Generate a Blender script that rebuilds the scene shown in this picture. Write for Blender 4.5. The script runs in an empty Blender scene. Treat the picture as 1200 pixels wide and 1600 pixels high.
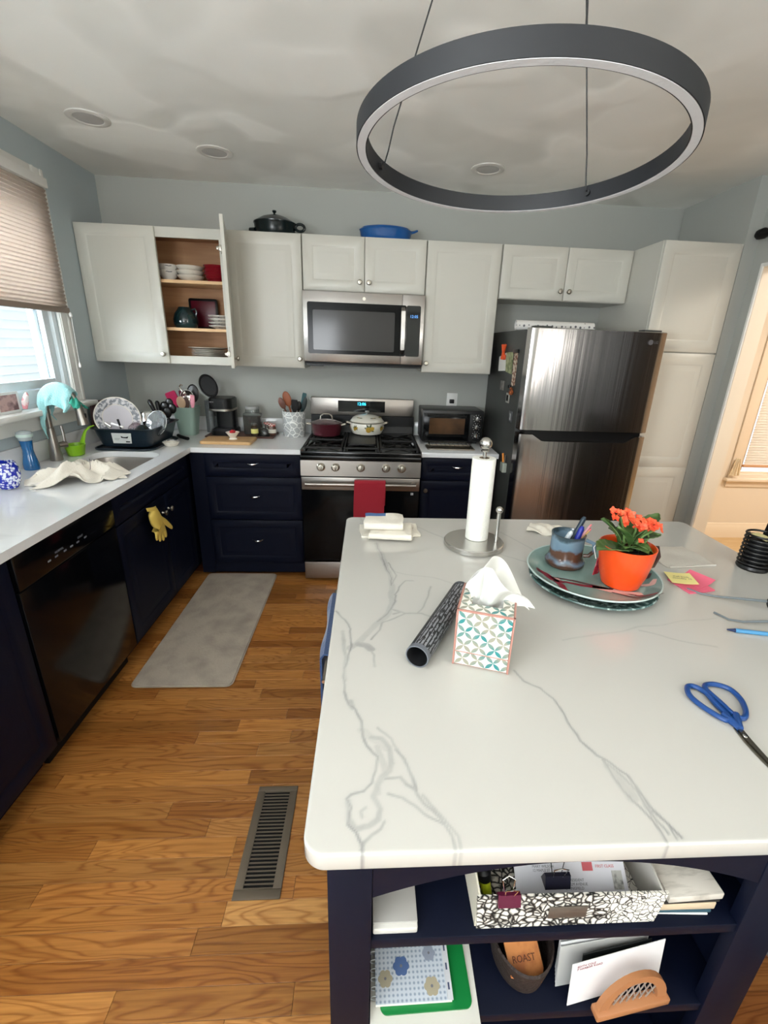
import bpy, bmesh, math, random
from mathutils import Vector, Matrix, noise
random.seed(7)
S = bpy.context.scene
COL = S.collection
PI = math.pi

# ------------------------------------------------------------------ camera
cam_d = bpy.data.cameras.new('camera')
cam = bpy.data.objects.new('camera', cam_d)
COL.objects.link(cam)
S.camera = cam
_r = Vector((0.99793336, -0.05395723, 0.03489459))
_u = Vector((-0.01446118, 0.34052754, 0.94012333))
_f = Vector((0.06260902, 0.93868504, -0.33904351))
cam.matrix_world = Matrix(((_r.x, _u.x, -_f.x, 1.754), (_r.y, _u.y, -_f.y, -3.534), (_r.z, _u.z, -_f.z, 1.549), (0, 0, 0, 1)))
cam_d.sensor_fit = 'VERTICAL'
cam_d.sensor_height = 24.0
cam_d.sensor_width = 18.0
cam_d.lens = 711.94 / 1600 * 24.0
cam_d.shift_x = -18.66 / 1600
cam_d.clip_start = 0.02

# ------------------------------------------------------------------ world, lights, exposure
w = bpy.data.worlds.new('world'); S.world = w; w.use_nodes = True
bg = w.node_tree.nodes['Background']
bg.inputs[0].default_value = (0.80, 0.90, 1.0, 1)
bg.inputs[1].default_value = 0.62

def area(name, loc, rot, sx, sy, power, col):
    d = bpy.data.lights.new(name, 'AREA'); d.shape = 'RECTANGLE'; d.size = sx; d.size_y = sy
    d.energy = power; d.color = col
    o = bpy.data.objects.new(name, d); o.location = loc; o.rotation_euler = rot; COL.objects.link(o)
    return o
# lamps at unseen windows behind the camera; left and side ones added for fill
area('rear_window_light', (0.75, -6.42, 1.5), (PI/2+0.6, 0, 0), 0.75, 1.15, 16, (0.93, 0.97, 1.0))
area('left_fill_light', (0.08, -4.55, 1.6), (0, -PI/2-0.95, 0), 1.2, 1.3, 70, (0.95, 0.98, 1.0))
area('side_fill_light', (3.90, -5.1, 1.55), (0, PI/2+0.8, 0), 1.3, 1.0, 30, (1.0, 0.96, 0.90))
# daylight from the sky above the kitchen window, outside
_d = Vector((0.3, -1.15, 1.0)) - Vector((-0.9, -1.15, 2.9))
area('kitchen_window_light', (-0.9, -1.15, 2.9), _d.to_track_quat('-Z', 'Y').to_euler(), 1.4, 0.9, 130, (0.86, 0.94, 1.0))
_d = Vector((0.45, -0.75, 1.25)) - Vector((-0.75, -2.0, 1.75))
area('kitchen_window_light', (-0.75, -2.0, 1.75), _d.to_track_quat('-Z', 'Y').to_euler(), 0.8, 0.9, 60, (0.84, 0.94, 1.0))
_d = Vector((5.56, 0.25, 1.3)) - Vector((5.56, 1.3, 2.9))
area('far_window_light', (5.56, 1.3, 2.9), _d.to_track_quat('-Z', 'Y').to_euler(), 1.2, 0.9, 70, (0.92, 0.96, 1.0))
# warm light of the room beyond the doorway
area('next_room_light', (5.3, -1.6, 2.44), (0, 0, 0), 1.2, 1.2, 30, (1.0, 0.93, 0.84))
S.view_settings.view_transform = 'Standard'
S.view_settings.look = 'None'
S.view_settings.gamma = 1
S.view_settings.use_curve_mapping = False
S.view_settings.exposure = 1.18

# ------------------------------------------------------------------ materials
def lin(c):
    if isinstance(c, (int, float)): c = (c, c, c)
    o = []
    for x in c[:3]:
        x = x / 255.0
        o.append(x / 12.92 if x <= 0.04045 else ((x + 0.055) / 1.055) ** 2.4)
    return (o[0], o[1], o[2], 1)
def M(name, col, rough=0.5, metal=0.0, coat=0.0, trans=0.0, emit=None, es=1.0, alpha=1.0, bump=None, mottle=None, sheen=0, ior=1.45, aniso=0):
    m = bpy.data.materials.new(name); m.use_nodes = True
    nt = m.node_tree; n = nt.nodes; b = n['Principled BSDF']
    b.inputs['Base Color'].default_value = lin(col)
    b.inputs['Roughness'].default_value = rough
    b.inputs['Metallic'].default_value = metal
    b.inputs['Coat Weight'].default_value = coat
    b.inputs['Coat Roughness'].default_value = 0.05
    b.inputs['Transmission Weight'].default_value = trans
    b.inputs['IOR'].default_value = ior
    b.inputs['Alpha'].default_value = alpha
    b.inputs['Sheen Weight'].default_value = sheen
    b.inputs['Anisotropic'].default_value = aniso
    if emit is not None:
        b.inputs['Emission Color'].default_value = lin(emit); b.inputs['Emission Strength'].default_value = es
    if bump or mottle:
        tc = n.new('ShaderNodeTexCoord')
    if bump:
        sc, st = bump[0], bump[1]
        mp = n.new('ShaderNodeMapping'); mp.inputs['Scale'].default_value = bump[2] if len(bump) > 2 else (1, 1, 1)
        nt.links.new(tc.outputs['Object'], mp.inputs['Vector'])
        t = n.new('ShaderNodeTexNoise'); t.inputs['Scale'].default_value = sc; t.inputs['Detail'].default_value = 3
        nt.links.new(mp.outputs['Vector'], t.inputs['Vector'])
        bp = n.new('ShaderNodeBump'); bp.inputs['Strength'].default_value = st; bp.inputs['Distance'].default_value = 0.01
        nt.links.new(t.outputs['Fac'], bp.inputs['Height']); nt.links.new(bp.outputs['Normal'], b.inputs['Normal'])
    if mottle:
        col2, sc, lo, hi = mottle[:4]
        mp = n.new('ShaderNodeMapping'); mp.inputs['Scale'].default_value = mottle[4] if len(mottle) > 4 else (1, 1, 1)
        nt.links.new(tc.outputs['Object'], mp.inputs['Vector'])
        t = n.new('ShaderNodeTexNoise'); t.inputs['Scale'].default_value = sc; t.inputs['Detail'].default_value = 4
        nt.links.new(mp.outputs['Vector'], t.inputs['Vector'])
        r = n.new('ShaderNodeValToRGB'); r.color_ramp.elements[0].position = lo; r.color_ramp.elements[1].position = hi
        r.color_ramp.elements[0].color = lin(col); r.color_ramp.elements[1].color = lin(col2)
        nt.links.new(t.outputs['Fac'], r.inputs['Fac']); nt.links.new(r.outputs['Color'], b.inputs['Base Color'])
    return m
def nodes(m): return m.node_tree, m.node_tree.nodes, m.node_tree.nodes['Principled BSDF']
def add(nt, typ, **kw):
    n = nt.nodes.new(typ)
    for k, v in kw.items():
        if k == 'op': n.operation = v
        else:
            try: n.inputs[k].default_value = v
            except Exception: setattr(n, k, v)
    return n

wall_m = M('wall_paint', (172, 174, 168), 0.6, bump=(60, 0.05))
white_cab = M('white_cabinet_paint', (204, 202, 192), 0.34, bump=(25, 0.02))
navy = M('navy_cabinet_paint', (6, 12, 31), 0.5, ior=1.27, bump=(40, 0.02))
trim_m = M('white_trim_paint', (232, 232, 228), 0.35)
cream_m = M('cream_paint', (236, 222, 202), 0.55)
maple = M('maple_interior', (196, 150, 108), 0.5, mottle=((176, 128, 88), 3, 0.3, 0.7, (1, 1, 12)))
maple_edge = M('maple_edge', (226, 186, 140), 0.5)
steel = M('brushed_steel', (190, 186, 182), 0.27, 1.0, aniso=0.6, bump=(6, 0.06, (60, 60, 0.6)))
steel_h = M('brushed_steel_across', (164, 158, 152), 0.33, 1.0, bump=(6, 0.05, (0.6, 60, 60)))
nickel = M('satin_nickel', (178, 172, 160), 0.28, 1.0)
steel_b = M('brushed_steel_bright', (200, 198, 194), 0.26, 1.0, aniso=0.4, bump=(6, 0.04, (0.6, 60, 60)))
chrome = M('chrome', (225, 225, 225), 0.08, 1.0)
black_gl = M('black_glass', (8, 9, 11), 0.14, ior=1.27)
black_pl = M('black_plastic', (10, 11, 13), 0.35, ior=1.38)
black_mt = M('black_matte', (13, 13, 14), 0.6, ior=1.35)
dw_m = M('gloss_black_dishwasher', (7, 8, 11), 0.14, ior=1.4)
iron = M('cast_iron', (18, 18, 19), 0.45, bump=(120, 0.08))
fridge_side = M('fridge_side_grey', (62, 64, 62), 0.45, bump=(150, 0.05))
seam_m = M('dark_gap', (60, 58, 52), 0.8)
glass = M('clear_glass', (255, 255, 255), 0.02, trans=1.0)
dark_m = M('dark_void', (8, 8, 8), 0.9)
paper = M('paper_white', (238, 236, 230), 0.7)
red_cloth = M('red_cloth', (150, 18, 38), 0.9, sheen=0.3, bump=(300, 0.2))
white_cer = M('white_ceramic', (232, 226, 214), 0.2)
white_pl = M('white_plastic', (235, 235, 232), 0.4)
# ------------------------------------------------------------------ mesh builder
class B:
    def __init__(s): s.bm = bmesh.new(); s.mx = Matrix.Identity(4); s.mi = 0
    def _fin(s, vs, fs=None):
        if s.mx != Matrix.Identity(4):
            for v in vs: v.co = s.mx @ v.co
        if fs and s.mi:
            for f in fs: f.material_index = s.mi
        return s
    def box(s, x0, x1, y0, y1, z0, z1, bev=0, seg=2):
        t = bmesh.new()
        c = [(x, y, z) for z in (z0, z1) for y in (y0, y1) for x in (x0, x1)]
        v = [t.verts.new(p) for p in c]
        for f in ((0, 2, 3, 1), (4, 5, 7, 6), (0, 1, 5, 4), (1, 3, 7, 5), (3, 2, 6, 7), (2, 0, 4, 6)): t.faces.new([v[i] for i in f])
        bmesh.ops.recalc_face_normals(t, faces=t.faces)
        if bev: bmesh.ops.bevel(t, geom=list(t.edges), offset=bev, segments=seg, affect='EDGES', profile=0.5)
        return s.merge(t)
    def merge(s, t):
        mp = {}
        vs = []
        for v in t.verts:
            nv = s.bm.verts.new(s.mx @ v.co); mp[v] = nv; vs.append(nv)
        for f in t.faces:
            try:
                nf = s.bm.faces.new([mp[v] for v in f.verts]); nf.material_index = s.mi or f.material_index
            except ValueError: pass
        t.free()
        return s
    def lathe(s, prof, c=(0, 0, 0), seg=32, close=True, sx=1, sy=1, cap=True):
        t = bmesh.new(); rings = []
        for r, z in prof:
            if r < 1e-5: rings.append([t.verts.new((c[0], c[1], c[2] + z))])
            else: rings.append([t.verts.new((c[0] + sx * r * math.cos(2*PI*i/seg), c[1] + sy * r * math.sin(2*PI*i/seg), c[2] + z)) for i in range(seg)])
        for a, b in zip(rings, rings[1:]):
            for i in range(seg):
                j = (i + 1) % seg
                if len(a) == 1 and len(b) == 1: continue
                if len(a) == 1: t.faces.new((a[0], b[j], b[i]))
                elif len(b) == 1: t.faces.new((a[i], a[j], b[0]))
                else: t.faces.new((a[i], a[j], b[j], b[i]))
        if cap:
            if len(rings[0]) > 1: t.faces.new(list(reversed(rings[0])))
            if len(rings[-1]) > 1: t.faces.new(rings[-1])
        bmesh.ops.recalc_face_normals(t, faces=t.faces)
        return s.merge(t)
    def tube(s, pts, r, seg=10, closed=False, flat=1.0, rs=None):
        pts = [Vector(p) for p in pts]; n = len(pts); t = bmesh.new(); rings = []
        up = Vector((0, 0, 1)); prev = None
        for i, p in enumerate(pts):
            a = pts[i-1] if (i or closed) else p; b = pts[(i+1) % n] if (i < n-1 or closed) else p
            d = (b - a).normalized()
            if prev is None:
                x = d.cross(up if abs(d.z) < 0.9 else Vector((1, 0, 0))).normalized()
            else:
                x = (prev - d * prev.dot(d)).normalized()
            prev = x; y = d.cross(x)
            rr = rs[i] if rs else r
            rings.append([t.verts.new(p + x * rr * math.cos(2*PI*k/seg) + y * rr * flat * math.sin(2*PI*k/seg)) for k in range(seg)])
        m = n if closed else n - 1
        for i in range(m):
            a, b = rings[i], rings[(i+1) % n]
            for k in range(seg):
                l = (k + 1) % seg
                t.faces.new((a[k], a[l], b[l], b[k]))
        if not closed: t.faces.new(list(reversed(rings[0]))); t.faces.new(rings[-1])
        bmesh.ops.recalc_face_normals(t, faces=t.faces)
        return s.merge(t)
    def cyl(s, p0, p1, r0, r1=None, seg=16):
        return s.tube([p0, p1], r0, seg, rs=[r0, r0 if r1 is None else r1])
    def prism(s, poly, z0, z1, bev=0):
        t = bmesh.new()
        a = [t.verts.new((x, y, z0)) for x, y in poly]; b = [t.verts.new((x, y, z1)) for x, y in poly]; n = len(poly)
        t.faces.new(a); t.faces.new(b)
        for i in range(n): t.faces.new((a[i], a[(i+1) % n], b[(i+1) % n], b[i]))
        bmesh.ops.recalc_face_normals(t, faces=t.faces)
        if bev:
            ed = [e for e in t.edges if abs(e.verts[0].co.z - e.verts[1].co.z) < 1e-6]
            bmesh.ops.bevel(t, geom=ed, offset=bev, segments=2, affect='EDGES')
        return s.merge(t)
    def prism_xz(s, poly, y0, y1, bev=0):      # polygon in x-z, extruded along y
        mx = s.mx; s.mx = mx @ Matrix(((1, 0, 0, 0), (0, 0, 1, 0), (0, 1, 0, 0), (0, 0, 0, 1)))
        s.prism(poly, y0, y1, bev); s.mx = mx
        return s
    def prism_yz(s, poly, x0, x1, bev=0):
        mx = s.mx; s.mx = mx @ Matrix(((0, 0, 1, 0), (1, 0, 0, 0), (0, 1, 0, 0), (0, 0, 0, 1)))
        s.prism(poly, x0, x1, bev); s.mx = mx
        return s
    def sphere(s, c, r, sx=1, sy=1, sz=1, seg=16):
        t = bmesh.new(); bmesh.ops.create_uvsphere(t, u_segments=seg, v_segments=max(6, seg//2), radius=r)
        for v in t.verts: v.co = Vector((v.co.x*sx + c[0], v.co.y*sy + c[1], v.co.z*sz + c[2]))
        return s.merge(t)
    def sheet(s, fn, nu, nv, th=0.0015):        # fn(u,v)->point ; thickened
        t = bmesh.new(); g = [[Vector(fn(i/nu, j/nv)) for j in range(nv+1)] for i in range(nu+1)]
        nor = [[None]*(nv+1) for _ in range(nu+1)]
        for i in range(nu+1):
            for j in range(nv+1):
                a = g[min(i+1, nu)][j] - g[max(i-1, 0)][j]; b = g[i][min(j+1, nv)] - g[i][max(j-1, 0)]
                nn = a.cross(b); nor[i][j] = nn.normalized() if nn.length > 1e-12 else Vector((0, 0, 1))
        A = [[t.verts.new(g[i][j] + nor[i][j]*th/2) for j in range(nv+1)] for i in range(nu+1)]
        Bm = [[t.verts.new(g[i][j] - nor[i][j]*th/2) for j in range(nv+1)] for i in range(nu+1)]
        for i in range(nu):
            for j in range(nv):
                t.faces.new((A[i][j], A[i+1][j], A[i+1][j+1], A[i][j+1])); t.faces.new((Bm[i][j], Bm[i][j+1], Bm[i+1][j+1], Bm[i+1][j]))
        for i in range(nu):
            t.faces.new((A[i][0], Bm[i][0], Bm[i+1][0], A[i+1][0])); t.faces.new((A[i][nv], A[i+1][nv], Bm[i+1][nv], Bm[i][nv]))
        for j in range(nv):
            t.faces.new((A[0][j], A[0][j+1], Bm[0][j+1], Bm[0][j])); t.faces.new((A[nu][j], Bm[nu][j], Bm[nu][j+1], A[nu][j+1]))
        return s.merge(t)
    def panel(s, x0, x1, z0, z1, yf, t=0.02, stile=0.05, kind='raised'):
        # a cabinet door or drawer front that faces -y
        if kind == 'raised': pr = [(0, t), (0, 0.002), (0.003, 0), (stile, 0), (stile+0.008, 0.0055), (stile+0.011, 0.0055), (stile+0.042, 0.0008), (stile+0.044, 0.0008)]
        elif kind == 'shaker': pr = [(0, t), (0, 0.002), (0.003, 0), (stile, 0), (stile+0.009, 0.008), (stile+0.012, 0.008)]
        else: pr = [(0, t), (0, 0.002), (0.003, 0)]
        tb = bmesh.new(); rings = []
        for ins, d in pr:
            a, b, c, e = x0+ins, x1-ins, z0+ins, z1-ins
            rings.append([tb.verts.new(p) for p in ((a, yf+d, c), (b, yf+d, c), (b, yf+d, e), (a, yf+d, e))])
        for p, q in zip(rings, rings[1:]):
            for k in range(4): tb.faces.new((p[k], p[(k+1) % 4], q[(k+1) % 4], q[k]))
        tb.faces.new(rings[-1]); tb.faces.new(list(reversed(rings[0])))
        bmesh.ops.recalc_face_normals(tb, faces=tb.faces)
        return s.merge(tb)
def mk(name, b, mats, parent=None, off=(0, 0, 0), smooth=35, label=None, kind=None):
    me = bpy.data.meshes.new(name)
    bm = b.bm if isinstance(b, B) else b
    if any(off): bmesh.ops.translate(bm, verts=bm.verts, vec=(-off[0], -off[1], -off[2]))
    bm.to_mesh(me); bm.free()
    if not isinstance(mats, (list, tuple)): mats = [mats]
    for m in mats: me.materials.append(m)
    if smooth:
        me.polygons.foreach_set('use_smooth', [True]*len(me.polygons)); me.set_sharp_from_angle(angle=math.radians(smooth))
    o = bpy.data.objects.new(name, me); COL.objects.link(o)
    if parent: o.parent = parent
    if label: o['label'] = label
    if kind: o['kind'] = kind
    return o
class T:
    # a thing: an Empty at its base; parts are authored in world coordinates (local ones when rot is given)
    def __init__(s, name, label, cat, loc, rot=None, group=None):
        o = bpy.data.objects.new(name, None); COL.objects.link(o); o.empty_display_size = 0.05
        o.location = loc; s.rot = rot
        if rot is not None: o.rotation_euler = (0, 0, rot) if isinstance(rot, (int, float)) else rot
        o['label'] = label; o['category'] = cat
        if group: o['group'] = group
        s.o = o; s.off = (0, 0, 0) if rot is not None else loc
    def p(s, name, b, mats, label=None, parent=None, smooth=35, kind=None):
        return mk(name, b, mats, parent or s.o, s.off, smooth, label, kind)
def single(name, label, cat, b, mats, group=None, loc=None, smooth=35):
    off = loc or (0, 0, 0)
    o = mk(name, b, mats, None, off, smooth)
    o.location = off; o['label'] = label; o['category'] = cat
    if group: o['group'] = group
    return o
def struct(name, b, mats, smooth=35, label=None):
    o = mk(name, b, mats, None, (0, 0, 0), smooth); o['kind'] = 'structure'
    if label: o['label'] = label
    return o
def dup(src, loc, label=None, rot=None, group=None):
    r = src.copy(); COL.objects.link(r); r.location = loc
    if label: r['label'] = label
    if group: r['group'] = group
    if rot is not None: r.rotation_euler = (0, 0, rot)
    for ch in list(src.children):
        c = ch.copy(); COL.objects.link(c); c.parent = r
        for g in ch.children:
            d = g.copy(); COL.objects.link(d); d.parent = c
    return r
def rrect(x0, x1, y0, y1, r, n=6):
    o = []
    for cx, cy, a0 in ((x1-r, y0+r, -90), (x1-r, y1-r, 0), (x0+r, y1-r, 90), (x0+r, y0+r, 180)):
        for i in range(n+1):
            a = math.radians(a0 + 90*i/n); o.append((cx + r*math.cos(a), cy + r*math.sin(a)))
    return o
def knob_b(x, y, z):           # knob pointing to -y
    b = B(); b.mx = Matrix.Translation((x, y, z)) @ Matrix.Rotation(PI/2, 4, 'X')
    b.lathe([(0.009, 0), (0.007, 0.003), (0.0055, 0.010), (0.008, 0.014), (0.0145, 0.019), (0.0150, 0.023), (0.011, 0.028), (0, 0.0295)], seg=20)
    return b
def text(body, size, loc, rot, m, ext=0.0004, name='lettering', parent=None, align='CENTER', bold=0):
    c = bpy.data.curves.new(name, 'FONT'); c.body = body; c.size = size; c.extrude = ext; c.align_x = align; c.align_y = 'CENTER'; c.resolution_u = 2; c.offset = bold
    o = bpy.data.objects.new(name, c)
    me = bpy.data.meshes.new_from_object(o); me.name = name
    bpy.data.objects.remove(o); me.materials.append(m)
    q = bpy.data.objects.new(name, me); COL.objects.link(q)
    q.location = loc; q.rotation_euler = rot
    if parent:
        q.parent = parent
    return q
# ================================================================== SETTING
# ---- ceiling: hand-trowelled texture
ceil_m = M('trowelled_ceiling', (222, 219, 212), 0.55)
nt, n, b = nodes(ceil_m)
tc = add(nt, 'ShaderNodeTexCoord')
no = add(nt, 'ShaderNodeTexNoise', Scale=1.7, Detail=1.0); nt.links.new(tc.outputs['Object'], no.inputs['Vector'])
mixv = add(nt, 'ShaderNodeMixRGB'); mixv.inputs[0].default_value = 0.35; nt.links.new(tc.outputs['Object'], mixv.inputs[1]); nt.links.new(no.outputs['Color'], mixv.inputs[2])
vo = add(nt, 'ShaderNodeTexVoronoi', Scale=5.0, Randomness=1.0); vo.feature = 'SMOOTH_F1'; vo.inputs['Smoothness'].default_value = 0.45; nt.links.new(mixv.outputs[0], vo.inputs['Vector'])
n2 = add(nt, 'ShaderNodeTexNoise', Scale=2.6, Detail=1.5, Distortion=0.8); nt.links.new(tc.outputs['Object'], n2.inputs['Vector'])
sep = add(nt, 'ShaderNodeSeparateColor'); nt.links.new(vo.outputs['Color'], sep.inputs[0])
# soft overlapping trowel strokes: each cell sits at its own height, edges melt into each other
ma = add(nt, 'ShaderNodeMath', op='MULTIPLY_ADD'); ma.inputs[1].default_value = 1.3; nt.links.new(sep.outputs[0], ma.inputs[0]); nt.links.new(n2.outputs['Fac'], ma.inputs[2])
bp = add(nt, 'ShaderNodeBump', Strength=0.4, Distance=0.011); nt.links.new(ma.outputs[0], bp.inputs['Height']); nt.links.new(bp.outputs[0], b.inputs['Normal'])
rp = add(nt, 'ShaderNodeValToRGB'); rp.color_ramp.elements[0].color = lin((228, 228, 222)); rp.color_ramp.elements[1].color = lin((250, 250, 245)); rp.color_ramp.elements[0].position = 0.30; rp.color_ramp.elements[1].position = 1.0
ms = add(nt, 'ShaderNodeMath', op='MULTIPLY'); ms.inputs[1].default_value = 0.65; nt.links.new(ma.outputs[0], ms.inputs[0]); nt.links.new(ms.outputs[0], rp.inputs[0]); nt.links.new(rp.outputs[0], b.inputs['Base Color'])
ZC = 2.51; XR = 3.97; YR = -6.5
struct('ceiling', B().box(-0.12, 4.06, YR-0.1, 0.12, ZC, ZC+0.1), ceil_m)
struct('wall_back', B().box(-0.12, 4.06, 0, 0.12, -0.05, ZC), wall_m)
# left wall with the kitchen window opening  y -1.60..-0.68  z 1.19..2.25
WY0, WY1, WZ0, WZ1 = -1.62, -0.665, 1.185, 2.27
left_m = M('wall_paint_left', (180, 192, 196), 0.6, bump=(60, 0.05))
struct('wall_left', B().box(-0.12, 0, WY1, 0.12, -0.05, ZC).box(-0.12, 0, -3.9, WY0, -0.05, ZC).box(-0.12, 0, YR, -5.2, -0.05, ZC).box(-0.12, 0, -5.2, -3.9, -0.05, 0.95).box(-0.12, 0, -5.2, -3.9, 2.3, ZC).box(-0.12, 0, WY0, WY1, -0.05, WZ0).box(-0.12, 0, WY0, WY1, WZ1, ZC), left_m)
# right wall: pantry return, doorway  y -2.15..-0.752 up to z 2.06, added side window y -5.0..-3.9
DY0, DY1, DZ, XW = -1.62, -0.752, 2.06, 4.06
struct('wall_right', B().box(XR, XW, DY1, 0.12, -0.05, ZC).box(XR, XW, -4.6, DY0, -0.05, ZC).box(XR, XW, YR, -5.6, -0.05, ZC)
       .box(XR, XW, DY0, DY1, DZ, ZC).box(XR, XW, -5.6, -4.6, -0.05, 0.85).box(XR, XW, -5.6, -4.6, 2.25, ZC).box(3.892, XR, -0.665, -0.01, 0.0, ZC), wall_m)
struct('wall_rear', B().box(-0.12, 0.35, YR-0.1, YR, -0.05, ZC).box(1.15, XW, YR-0.1, YR, -0.05, ZC).box(0.35, 1.15, YR-0.1, YR, -0.05, 0.9).box(0.35, 1.15, YR-0.1, YR, 2.1, ZC), wall_m)
struct('trim_1', B().box(0.27, 0.35, YR, YR+0.015, 0.82, 2.18).box(1.15, 1.23, YR, YR+0.015, 0.82, 2.18).box(0.35, 1.15, YR, YR+0.015, 2.1, 2.18).box(0.35, 1.15, YR, YR+0.015, 0.82, 0.9).box(0.735, 0.765, YR, YR+0.015, 0.9, 2.1).box(0.35, 1.15, YR, YR+0.015, 1.48, 1.51), trim_m)

# ---- floor boards
def plank_material(name, stuff=False):
    m = M(name, (170, 110, 58), 0.36, coat=0.12)
    nt, n, b = nodes(m)
    tc = add(nt, 'ShaderNodeTexCoord'); oi = add(nt, 'ShaderNodeObjectInfo'); ge = add(nt, 'ShaderNodeNewGeometry')
    off = add(nt, 'ShaderNodeVectorMath', op='MULTIPLY_ADD')
    rnd = ge.outputs['Random Per Island'] if stuff else oi.outputs['Random']
    cmb = add(nt, 'ShaderNodeCombineXYZ'); nt.links.new(rnd, cmb.inputs[0]); nt.links.new(rnd, cmb.inputs[1]); nt.links.new(rnd, cmb.inputs[2])
    nt.links.new(cmb.outputs[0], off.inputs[0]); off.inputs[1].default_value = (37.0, 53.0, 11.0)
    nt.links.new(tc.outputs['Object'], off.inputs[2])
    mp = add(nt, 'ShaderNodeMapping'); mp.inputs['Scale'].default_value = (1.0, 7.5, 7.5); nt.links.new(off.outputs[0], mp.inputs['Vector'])
    no = add(nt, 'ShaderNodeTexNoise', Scale=1.9, Detail=1.5, Distortion=0.5); no.inputs['Roughness'].default_value = 0.45
    nt.links.new(mp.outputs[0], no.inputs['Vector'])
    k = add(nt, 'ShaderNodeMath', op='MULTIPLY'); k.inputs[1].default_value = 15.0; nt.links.new(no.outputs['Fac'], k.inputs[0])
    fr = add(nt, 'ShaderNodeMath', op='PINGPONG'); fr.inputs[1].default_value = 0.5; nt.links.new(k.outputs[0], fr.inputs[0])
    ra = add(nt, 'ShaderNodeValToRGB'); ra.color_ramp.elements[0].position = 0.02; ra.color_ramp.elements[1].position = 0.26
    nt.links.new(fr.outputs[0], ra.inputs[0])
    mp2 = add(nt, 'ShaderNodeMapping'); mp2.inputs['Scale'].default_value = (6, 160, 1); nt.links.new(off.outputs[0], mp2.inputs['Vector'])
    fi = add(nt, 'ShaderNodeTexNoise', Scale=1.0, Detail=4.0); nt.links.new(mp2.outputs[0], fi.inputs['Vector'])
    # plank tone
    tone = add(nt, 'ShaderNodeValToRGB')
    if stuff:
        cr = tone.color_ramp; cr.elements[0].color = lin((150, 88, 44)); cr.elements[1].color = lin((196, 132, 72)); nt.links.new(rnd, tone.inputs[0]); base = tone.outputs[0]
    else: base = oi.outputs['Color']
    dk = add(nt, 'ShaderNodeMixRGB'); dk.blend_type = 'MULTIPLY'; dk.inputs[0].default_value = 1
    g1 = add(nt, 'ShaderNodeMixRGB'); g1.inputs[1].default_value = (0.68, 0.58, 0.48, 1); g1.inputs[2].default_value = (1, 1, 1, 1)
    nt.links.new(ra.outputs[0], g1.inputs[0]); nt.links.new(base, dk.inputs[1]); nt.links.new(g1.outputs[0], dk.inputs[2])
    d2 = add(nt, 'ShaderNodeMixRGB'); d2.blend_type = 'MULTIPLY'; d2.inputs[0].default_value = 0.55
    r2 = add(nt, 'ShaderNodeValToRGB'); r2.color_ramp.elements[0].position = 0.33; r2.color_ramp.elements[0].color = (0.55, 0.5, 0.45, 1); r2.color_ramp.elements[1].position = 0.6
    nt.links.new(fi.outputs['Fac'], r2.inputs[0]); nt.links.new(dk.outputs[0], d2.inputs[1]); nt.links.new(r2.outputs[0], d2.inputs[2])
    nt.links.new(d2.outputs[0], b.inputs['Base Color'])
    bp = add(nt, 'ShaderNodeBump', Strength=0.15, Distance=0.002); nt.links.new(ra.outputs[0], bp.inputs['Height']); nt.links.new(bp.outputs[0], b.inputs['Normal'])
    return m
plank_m = plank_material('oak_plank'); plank_s = plank_material('oak_plank_joined', True)
floor = struct('floor', B().box(-0.12, XW, YR-0.1, 0.12, -0.06, -0.016), dark_m)
W = 0.0635; rs = random.Random(3); rest = B(); tones = [(172, 117, 58), (156, 102, 47), (184, 128, 68), (164, 109, 52), (146, 93, 42), (178, 122, 62), (168, 112, 55)]
meshes = {}
y = 0.029; k = 0; made = 0
while y > YR + W:
    ya, yb = y - W, y
    mid = (ya + yb) / 2
    x = -0.12 - rs.random() * 0.5
    forced = abs(mid + 2.671) < 0.03
    cuts = []
    while x < XW:
        L = rs.uniform(0.32, 1.15); cuts.append((x, x + L)); x += L
    if forced: cuts = [(-0.3, 0.55), (0.55, 1.36), (1.36, 2.1), (2.1, 3.0), (3.0, 4.1)]
    for a, c in cuts:
        a2, c2 = max(a, -0.12), min(c, XW)
        if c2 - a2 < 0.02: continue
        z = rs.uniform(-0.0004, 0.0)
        if -3.55 < mid < -0.55 and c2 > 0.56 and a2 < 1.75 and made < 290:
            bb = B().box(-(c2-a2)/2 + 0.0004, (c2-a2)/2 - 0.0004, -W/2 + 0.0004, W/2 - 0.0004, -0.016, 0, bev=0.0005, seg=1)
            o = mk('plank', bb, plank_m, floor, smooth=0)
            o.location = ((a2+c2)/2, mid, z); t = rs.choice(tones)
            if forced and abs(a2 - 1.36) < 0.01: t = (204, 150, 88)
            f = rs.uniform(0.96, 1.12); o.color = tuple(q for q in lin(tuple(min(255, q*f) for q in t)))
            made += 1
        else:
            rest.box(a2 + 0.0004, c2 - 0.0004, ya + 0.0004, yb - 0.0004, -0.016, z)
    y -= W
o = mk('plank', rest, plank_s, floor, smooth=0, kind='stuff')

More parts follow.
